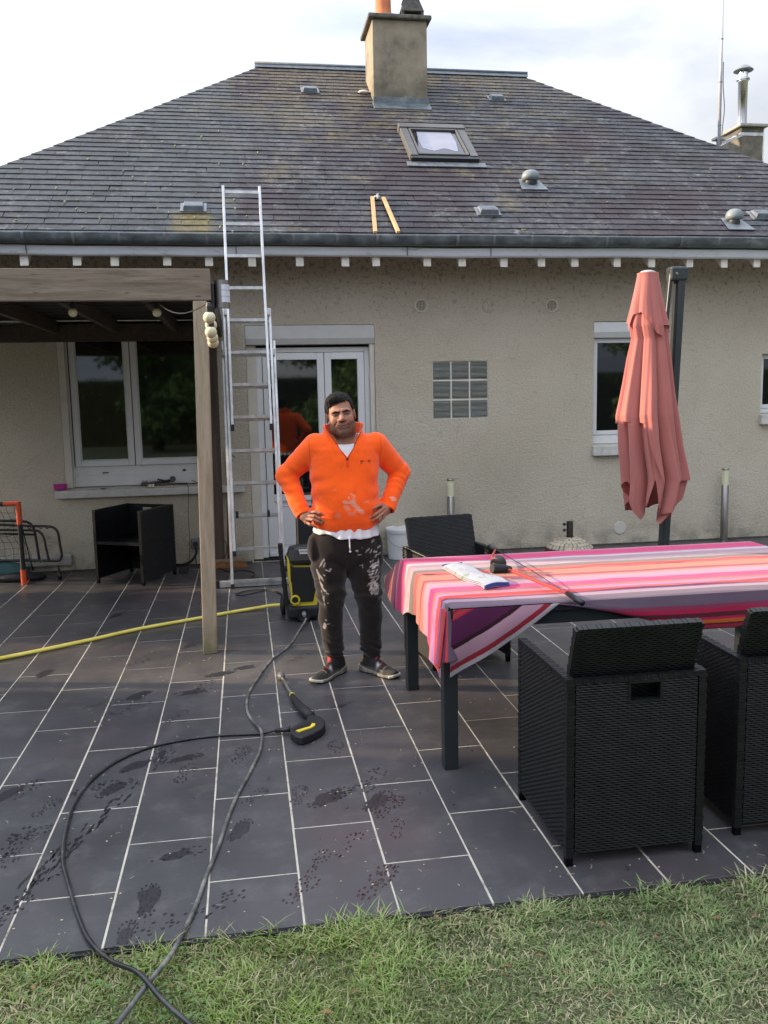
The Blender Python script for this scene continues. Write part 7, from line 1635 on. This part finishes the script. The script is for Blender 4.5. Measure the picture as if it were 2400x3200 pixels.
# ---------- shoes
def shoe(s):
    heel = np.array([.545, 5.195]) if s < 0 else np.array([.668, 5.195]); toe = np.array([.345, 4.985]) if s < 0 else np.array([.845, 4.980]); d2 = toe - heel; Lh = np.linalg.norm(d2); d2 = d2 / Lh; n2 = np.array([-d2[1], d2[0]])
    sgn = 1 if s < 0 else -1
    fu = lambda X, Y: ((X - heel[0]) * d2[0] + (Y - heel[1]) * d2[1], (X - heel[0]) * n2[0] + (Y - heel[1]) * n2[1])
    def wid(u): return np.interp(u, [-.02, 0, .04, .10, .16, .21, .26, .285, .30], [.012, .026, .034, .034, .043, .050, .043, .030, .010])
    def upper(X, Y, Z):
        u, v_ = fu(X, Y); h = np.interp(u, [-.02, .0, .05, .09, .13, .18, .23, .27, .30], [.085, .105, .100, .098, .092, .070, .055, .046, .030]); w = wid(u) * (1 - .35 * np.clip(Z / .1, 0, 1))
        q = (np.abs(v_ / w) ** 2.4 + np.abs(np.clip(Z, 0, 1) / h) ** 2.6) ** (1 / 2.5); d = (q - 1) * .03; d = np.maximum(d, np.maximum(-u - .012, u - Lh)); d = smax(d, .012 - Z, .004)
        an = np.array([.486, 5.155]) if s < 0 else np.array([.724, 5.155]); r = np.sqrt((X - an[0]) ** 2 + (Y - an[1]) ** 2); d = smin(d, np.maximum(r - .046, np.maximum(Z - .125, .03 - Z)), .02)
        return d + .0012 * np.sin(u * 300) * (u > .09) * (u < .2) * (np.abs(v_) < .02)
    def sole(X, Y, Z):
        u, v_ = fu(X, Y); w = wid(u) + .0055 + .0015 * np.sin(u * 150); top_ = np.interp(u, [0, .05, .12, .2, .26, .31], [.040, .034, .026, .022, .024, .036]); bot = np.interp(u, [-.02, 0, .22, .31], [.012, .0, .0, .018])
        w = w - .006 * np.exp(-((u - .12) / .04) ** 2); d = np.maximum(np.abs(v_) - w, np.maximum(Z - top_, bot - Z)); d = smax(d, np.maximum(-u - .018, u - Lh - .006), .004); return d
    lo = (min(heel[0], toe[0]) - .07, 4.93, -.008); hi = (max(heel[0], toe[0]) + .07, 5.26, .14)
    V, F = surfnet(upper, lo, hi, .0035); u, v_ = fu(V[:, 0], V[:, 1]); zz2 = V[:, 2]; c = np.tile([.018, .017, .018], (len(V), 1)).astype(float); c *= (1 + .5 * (vnoise(V * 60, 3) - .5))[:, None]
    def pt(m, cc): 
        nonlocal c
        m = np.clip(m, 0, 1)[:, None]; c = c * (1 - m) + np.array(cc) * m
    pt((u > .19) * .6 * vnoise(V * 40, 8), (.07, .06, .055)); pt((zz2 < .045) * (u < .2) * .5, (.10, .09, .075))
    pt(np.exp(-(((u - .15) / .012) ** 2 + ((np.abs(v_) - .022) / .008) ** 2)) * 1.2, (.42, .42, .42)); pt(np.exp(-(((u - .225) / .014) ** 2 + ((v_ * sgn * -1 - .03) / .010) ** 2)) * 1.1, (.30, .30, .27))
    pt(np.exp(-(((u - .115) / .010) ** 2 + ((v_ + sgn * .012) / .014) ** 2)) * 1.2, (.62, .04, .04)); pt(np.exp(-(((u - .165) / .006) ** 2 + ((v_ - sgn * .006) / .012) ** 2)) * 1.2, (.60, .07, .05)); pt(np.exp(-((u - .20) / .003) ** 2) * (np.abs(v_) < .03) * .8, (.45, .25, .14))
    g = bulk('shoe', V - MO, F, vcol('shoe_upper', .7, .3, 300, .3), man, smooth=True, col=c)
    V, F = surfnet(sole, lo, hi, .0035); u, v_ = fu(V[:, 0], V[:, 1]); c = np.tile([.20, .185, .15], (len(V), 1)).astype(float); c *= (1 + .5 * (vnoise(V * 50, 3) - .5))[:, None]; zz2 = V[:, 2]
    pt((u > .255) * 1.0, (.50, .47, .38)); pt((zz2 < .010) * 1.0, (.03, .028, .025)); pt((u < .03) * .5, (.08, .07, .06))
    bulk('shoe_sole', V - MO, F, vcol('sole_rubber', .8, .2, 300, .3), g, smooth=True, col=c).location = (0, 0, 0)
    mb = MB()
    for i in range(4):
        uu = .118 + i * .021; cz = np.interp(uu, [.09, .13, .18, .23], [.100, .093, .072, .056]) + .0
        for q in (-1, 1):
            a_ = heel + d2 * uu + n2 * (.016 * q); b_ = heel + d2 * (uu + .014) - n2 * (.014 * q); mb.tube([(a_[0], a_[1], cz - .006), ((a_[0] + b_[0]) / 2, (a_[1] + b_[1]) / 2, cz + .001), (b_[0], b_[1], cz - .009)], .0024, 5)
    build('laces', mb, BLK, g, smooth=True)
shoe(-1); shoe(1)
# fix part offsets: bulk() meshes above were already written relative to the man's base
# ================================================================== LAWN
def grass(name, n, xr, yr, seed, hmin, hmax, mats, dens=None, wid=.0022, zg=-.028, lab=None):
    g_ = np.random.default_rng(seed); x = g_.uniform(*xr, n); y = yr[0] + (yr[1] - yr[0]) * g_.random(n)
    if dens is not None: k = g_.random(n) < dens(x, y); x, y = x[k], y[k]
    n = len(x); cl = fbm(np.stack([x * 3, y * 3, x * 0], -1), seed, 3); cl2 = np.clip((fbm(np.stack([x * 9, y * 9, x * 0], -1), seed + 3, 2) - .35) / .35, 0, 1); H = (hmin + (hmax - hmin) * g_.random(n) ** 1.7) * (.30 + .8 * cl + .55 * cl2)
    edge = np.clip(1 - (2.616 - y) / .13, 0, 1); H = H * (1 + .7 * edge * (.3 + g_.random(n)))
    a_ = g_.uniform(0, 2 * np.pi, n); lean = g_.uniform(.4, 1.7, n) * H; w = wid * g_.uniform(.5, 1.25, n)
    dx, dy = np.cos(a_), np.sin(a_); sx_, sy_ = -dy, dx; seg = 4; V = np.zeros((n, seg * 2 + 1, 3)); tz = [0, .38, .72, .93]; 
    for i in range(seg):
        t = i / seg; ww = w * (1 - .55 * t ** 2); px = x + dx * lean * t ** 1.6; py2 = y + dy * lean * t ** 1.6; pz2 = zg + H * (t - .22 * t * t * (lean / H))
        V[:, 2 * i] = np.stack([px - sx_ * ww, py2 - sy_ * ww, pz2], -1); V[:, 2 * i + 1] = np.stack([px + sx_ * ww, py2 + sy_ * ww, pz2], -1)
    V[:, -1] = np.stack([x + dx * lean, y + dy * lean, zg + H * (1 - .26 * lean / H)], -1)
    k = seg * 2 + 1; b = np.arange(n)[:, None] * k
    T = np.concatenate([np.stack([b[:, 0] + 2 * i + q[0], b[:, 0] + 2 * i + q[1], b[:, 0] + 2 * i + q[2]], -1) for i in range(seg - 1) for q in ((0, 1, 3), (0, 3, 2))] + [np.stack([b[:, 0] + 2 * (seg - 1), b[:, 0] + 2 * (seg - 1) + 1, b[:, 0] + k - 1], -1)])
    dry = fbm(np.stack([x * 2.3, y * 2.3, x * 0 + 4], -1), seed + 5, 3) + .22 * np.clip((2.45 - y) * 1.2, 0, 1) + g_.normal(0, .10, n); dry = np.clip((dry - .50) / .28, 0, 1)
    g1 = np.array([.145, .245, .045]); g2 = np.array([.225, .30, .085]); d1 = np.array([.56, .49, .30]); m = g_.random(n)
    bl = np.array([.17, .245, .135])
    C = g1 * (1 - m)[:, None] + g2 * m[:, None]; right = np.clip((x - .2) / .8, 0, 1)[:, None] * .6; C = C * (1 - right) + bl * right * 1.1
    isd = (g_.random(n) < .14 + .66 * dry)[:, None]; C = C * (.72 + .6 * cl2)[:, None]; C = C * np.array([1.0 + .0, 1.0, .85]); C = np.where(isd, C * .25 + d1 * .75 * g_.uniform(.55, 1.15, (n, 1)), C * g_.uniform(.6, 1.25, (n, 1)))
    Cv = np.repeat(C[:, None, :], k, 1); tip = np.zeros(k); tip[-1] = .35; tip[-3:-1] = .12; Cv = Cv * (1 - tip[None, :, None]) + d1 * tip[None, :, None]
    o = bulk(name, V.reshape(-1, 3), T, mats, None, 'stuff', col=Cv.reshape(-1, 3)); setp(o, label=lab, cat='grass'); return o
a = M('grass_blade', rough=.55, spec=.3); q = a.n('ShaderNodeVertexColor', layer_name='Col'); a.col(q.outputs[0]); t_ = a.n('ShaderNodeBsdfTranslucent'); a.L.new(q.outputs[0], t_.inputs[0])
ms = a.n('ShaderNodeMixShader'); ms.inputs[0].default_value = .3; a.L.new(a.b.outputs[0], ms.inputs[1]); a.L.new(t_.outputs[0], ms.inputs[2]); a.L.new(ms.outputs[0], a.N['Material Output'].inputs[0]); GR = a.m
grass('lawn_grass', 120000, (-1.6, 2.9), (1.35, 2.615), 3, .012, .036, GR, lab='short mixed green and dry grass of the lawn')
grass('edge_grass', 13000, (-1.8, 3.0), (2.50, 2.612), 9, .018, .040, GR, dens=lambda x, y: .25 + .9 * fbm(np.stack([x * 4, x * 0, x * 0], -1), 2, 2) * np.clip((y - 2.45) / .12, 0, 1), wid=.0026, lab='longer grass leaning over the patio edge')
grass('outer_lawn_grass', 60000, (-6, 7), (-.8, 1.35), 4, .03, .05, GR, wid=.005, lab='lawn grass further from the patio')
# clover and plantain leaves, mostly on the left
a = M('clover_leaf', rough=.5); a.col(a.ramp(a.noise(30, 2), [(.3, (.055, .13, .02)), (.7, (.10, .20, .04))])); CLV = a.m
mb = MB()
for _ in range(750):
    x = -.15 - abs(random.gauss(0, .5)) if random.random() < .75 else random.uniform(-.9, 2.5); y = random.uniform(2.0, 2.56); s = random.uniform(.003, .0065); h = random.uniform(-.01, .022); nl = random.choice((3, 3, 4, 5))
    for k in range(nl):
        t = 2 * math.pi * k / nl + random.random() * .5; c, sn = math.cos(t), math.sin(t); tl = random.uniform(-.3, .3)
        mb.add([(x, y, h), (x + s * (c * .7 - sn * .6), y + s * (sn * .7 + c * .6), h + s * tl + .001), (x + s * 1.5 * c, y + s * 1.5 * sn, h + s * tl * 1.2), (x + s * (c * .7 + sn * .6), y + s * (sn * .7 - c * .6), h + s * tl + .001)], [(0, 1, 2, 3)])
setp(build('clover_leaves', mb, CLV), kind='stuff', label='small clover leaves among the grass', cat='clover')
# ================================================================== TREES AND BACK HEDGE OF THE GARDEN (mirrored in the panes), ADDED LEFT HEDGES (unseen, shaping the low sun)
LEAF = M('tree_leaf', rough=.6, spec=.3); gi = LEAF.n('ShaderNodeObjectInfo'); LEAF.col(LEAF.ramp(LEAF.noise(1.2, 4), [(.3, (.045, .095, .02)), (.55, (.095, .17, .035)), (.75, (.17, .26, .055))])); LEAF = LEAF.m
BARK = simple('bark', (.07, .055, .04), .95, var=.4, bump=.5)
def leaf_mesh(name, n, clumps, size, seed, droop=.5):
    g_ = np.random.default_rng(seed); C = np.array(clumps); w = C[:, 3] ** 2; k = g_.choice(len(C), n, p=w / w.sum()); d = g_.normal(size=(n, 3)); d /= np.linalg.norm(d, axis=1)[:, None]; r = g_.random(n) ** .45
    P = C[k, :3] + d * (r * C[k, 3])[:, None] * np.array([1, 1, .75]); a_ = g_.uniform(0, 6.28, n); u = np.stack([np.cos(a_), np.sin(a_), -droop * g_.random(n) * 2], -1); u /= np.linalg.norm(u, axis=1)[:, None]
    v_ = np.cross(u, g_.normal(size=(n, 3))); v_ /= np.linalg.norm(v_, axis=1)[:, None]; s = size * g_.uniform(.5, 1.3, n)[:, None]
    V = np.stack([P, P + u * s * .5 + v_ * s * .22, P + u * s, P + u * s * .5 - v_ * s * .22], 1).reshape(-1, 3); F = np.arange(n * 4).reshape(n, 4); return V, F
def tree(name, lab, loc, h, seed, first=None, grp='garden trees behind the photographer', scale=1.0):
    if first:
        r = first.copy(); COL.objects.link(r); r.location = loc; r['label'] = lab; r.rotation_euler = (0, 0, seed * 1.7); r.scale = (scale,) * 3
        for c in first.children: d = c.copy(); COL.objects.link(d); d.parent = r
        return r
    t = thing(name, lab, 'tree', loc, 0, grp); rg = random.Random(seed); mb = MB(); mb.tube([(0, 0, 0), (.1, 0, h * .25), (0, .1, h * .55), (.05, 0, h * .85)], [.22, .17, .11, .04], 10); cl = []
    for i in range(16):
        z = h * (.16 + .78 * i / 16); a_ = rg.uniform(0, 6.28); L = (h * .33) * (1.05 - .6 * i / 16); e_ = (L * math.cos(a_), L * math.sin(a_), z + rg.uniform(-.2, .5)); mb.tube([(0, .05, z - .3), (e_[0] * .5, e_[1] * .5, z), e_], [.07, .045, .015], 6)
        for q in (.45, .75, 1.0): cl.append((e_[0] * q, e_[1] * q, e_[2] - .1 + .1 * q, rg.uniform(.55, 1.0)))
    build('trunk', mb, BARK, t, local=True, smooth=True); V, F = leaf_mesh('crown', 15000, cl, .24, seed, 1.0); bulk('crown', V, F, LEAF, t); t.children[-1]
    return t
t0 = tree('garden_tree', 'broad evergreen tree directly behind the photographer', (-3.0, -13.5, 0), 5.6, 3)
tree('garden_tree', 'evergreen tree behind and left of the photographer', (-8.5, -10.5, 0), 0, 2, t0, scale=.95)
tree('garden_tree', 'tall evergreen behind and right of the photographer', (3.4, -14, 0), 0, 4, t0, scale=1.05)
tree('garden_tree', 'evergreen tree at the right end of the garden row', (9.5, -13, 0), 0, 5, t0)
tree('garden_tree', 'evergreen tree in the far left corner of the garden', (-14, -11.5, 0), 0, 7, t0, scale=1.1)
tree('garden_tree', 'evergreen tree in the far right corner of the garden', (15.5, -12, 0), 0, 8, t0, scale=1.1)
def hedge(lab, x0, x1, y0, y1, h, seed, n):
    t = thing('hedge', lab, 'hedge', ((x0 + x1) / 2, (y0 + y1) / 2, 0)); cx, cy = (x0 + x1) / 2, (y0 + y1) / 2
    build('hedge_core', MB().box(x0 + .12, x1 - .12, y0 + .06, y1 - .06, -.03, h - .10), M('hedge_inside', (.02, .03, .01), 1).m, t)
    g_ = np.random.default_rng(seed); P = np.stack([g_.uniform(x0, x1, n), g_.uniform(y0, y1, n), g_.uniform(0, h, n)], -1) - np.array([cx, cy, 0]); keep = (np.abs(P[:, 0]) > (x1 - x0) / 2 - .2) | (np.abs(P[:, 1]) > (y1 - y0) / 2 - .2) | (P[:, 2] > h - .2); P = P[keep]; n = len(P)
    a_ = g_.normal(size=(n, 3)); a_ /= np.linalg.norm(a_, axis=1)[:, None]; b_ = np.cross(a_, g_.normal(size=(n, 3))); b_ /= np.linalg.norm(b_, axis=1)[:, None]; s = .045
    V = np.stack([P - a_ * s, P + b_ * s * .5, P + a_ * s, P - b_ * s * .5], 1).reshape(-1, 3); bulk('hedge_leaves', V, np.arange(n * 4).reshape(n, 4), LEAF, t)
hedge('added unseen tall hedge left of the lawn, blocking the low sun', -8.6, -7.8, -9, 6.05, 4.3, 1, 32000)  # left sections are added out of view, heights and gap set for the sun
hedge('added unseen hedge section, height set to shape the sun on the patio', -8.6, -7.8, 6.07, 6.93, 3.0, 2, 7000)
hedge('added unseen low hedge section, a gap shaped to let the sun through', -8.6, -7.8, 6.95, 8.0, .55, 3, 4000)
hedge('added unseen tall hedge section blocking the sun level with the pergola', -8.6, -7.8, 8.02, 9.6, 4.2, 4, 12000)
hedge('long dark hedge closing the garden behind the trees', -26, 26, -17.5, -16.5, 2.6, 5, 60000)

mb = MB(); DLV = simple('dead_leaf', (.20, .115, .05), .85, var=.4, sc=60)
for _ in range(46):
    x, y = random.uniform(-.9, 2.5), random.uniform(1.95, 2.6); s = random.uniform(.008, .02); t = random.random() * 6.28; z = random.uniform(-.012, .006); c, sn = math.cos(t), math.sin(t)
    mb.add([(x, y, z), (x + s * c - s * .45 * sn, y + s * sn + s * .45 * c, z + .006), (x + 2 * s * c, y + 2 * s * sn, z + .002), (x + s * c + s * .45 * sn, y + s * sn - s * .45 * c, z + .004)], [(0, 1, 2, 3)])
setp(build('dead_leaves', mb, DLV), kind='stuff', label='small brown dead leaves caught in the grass', cat='dead leaves')
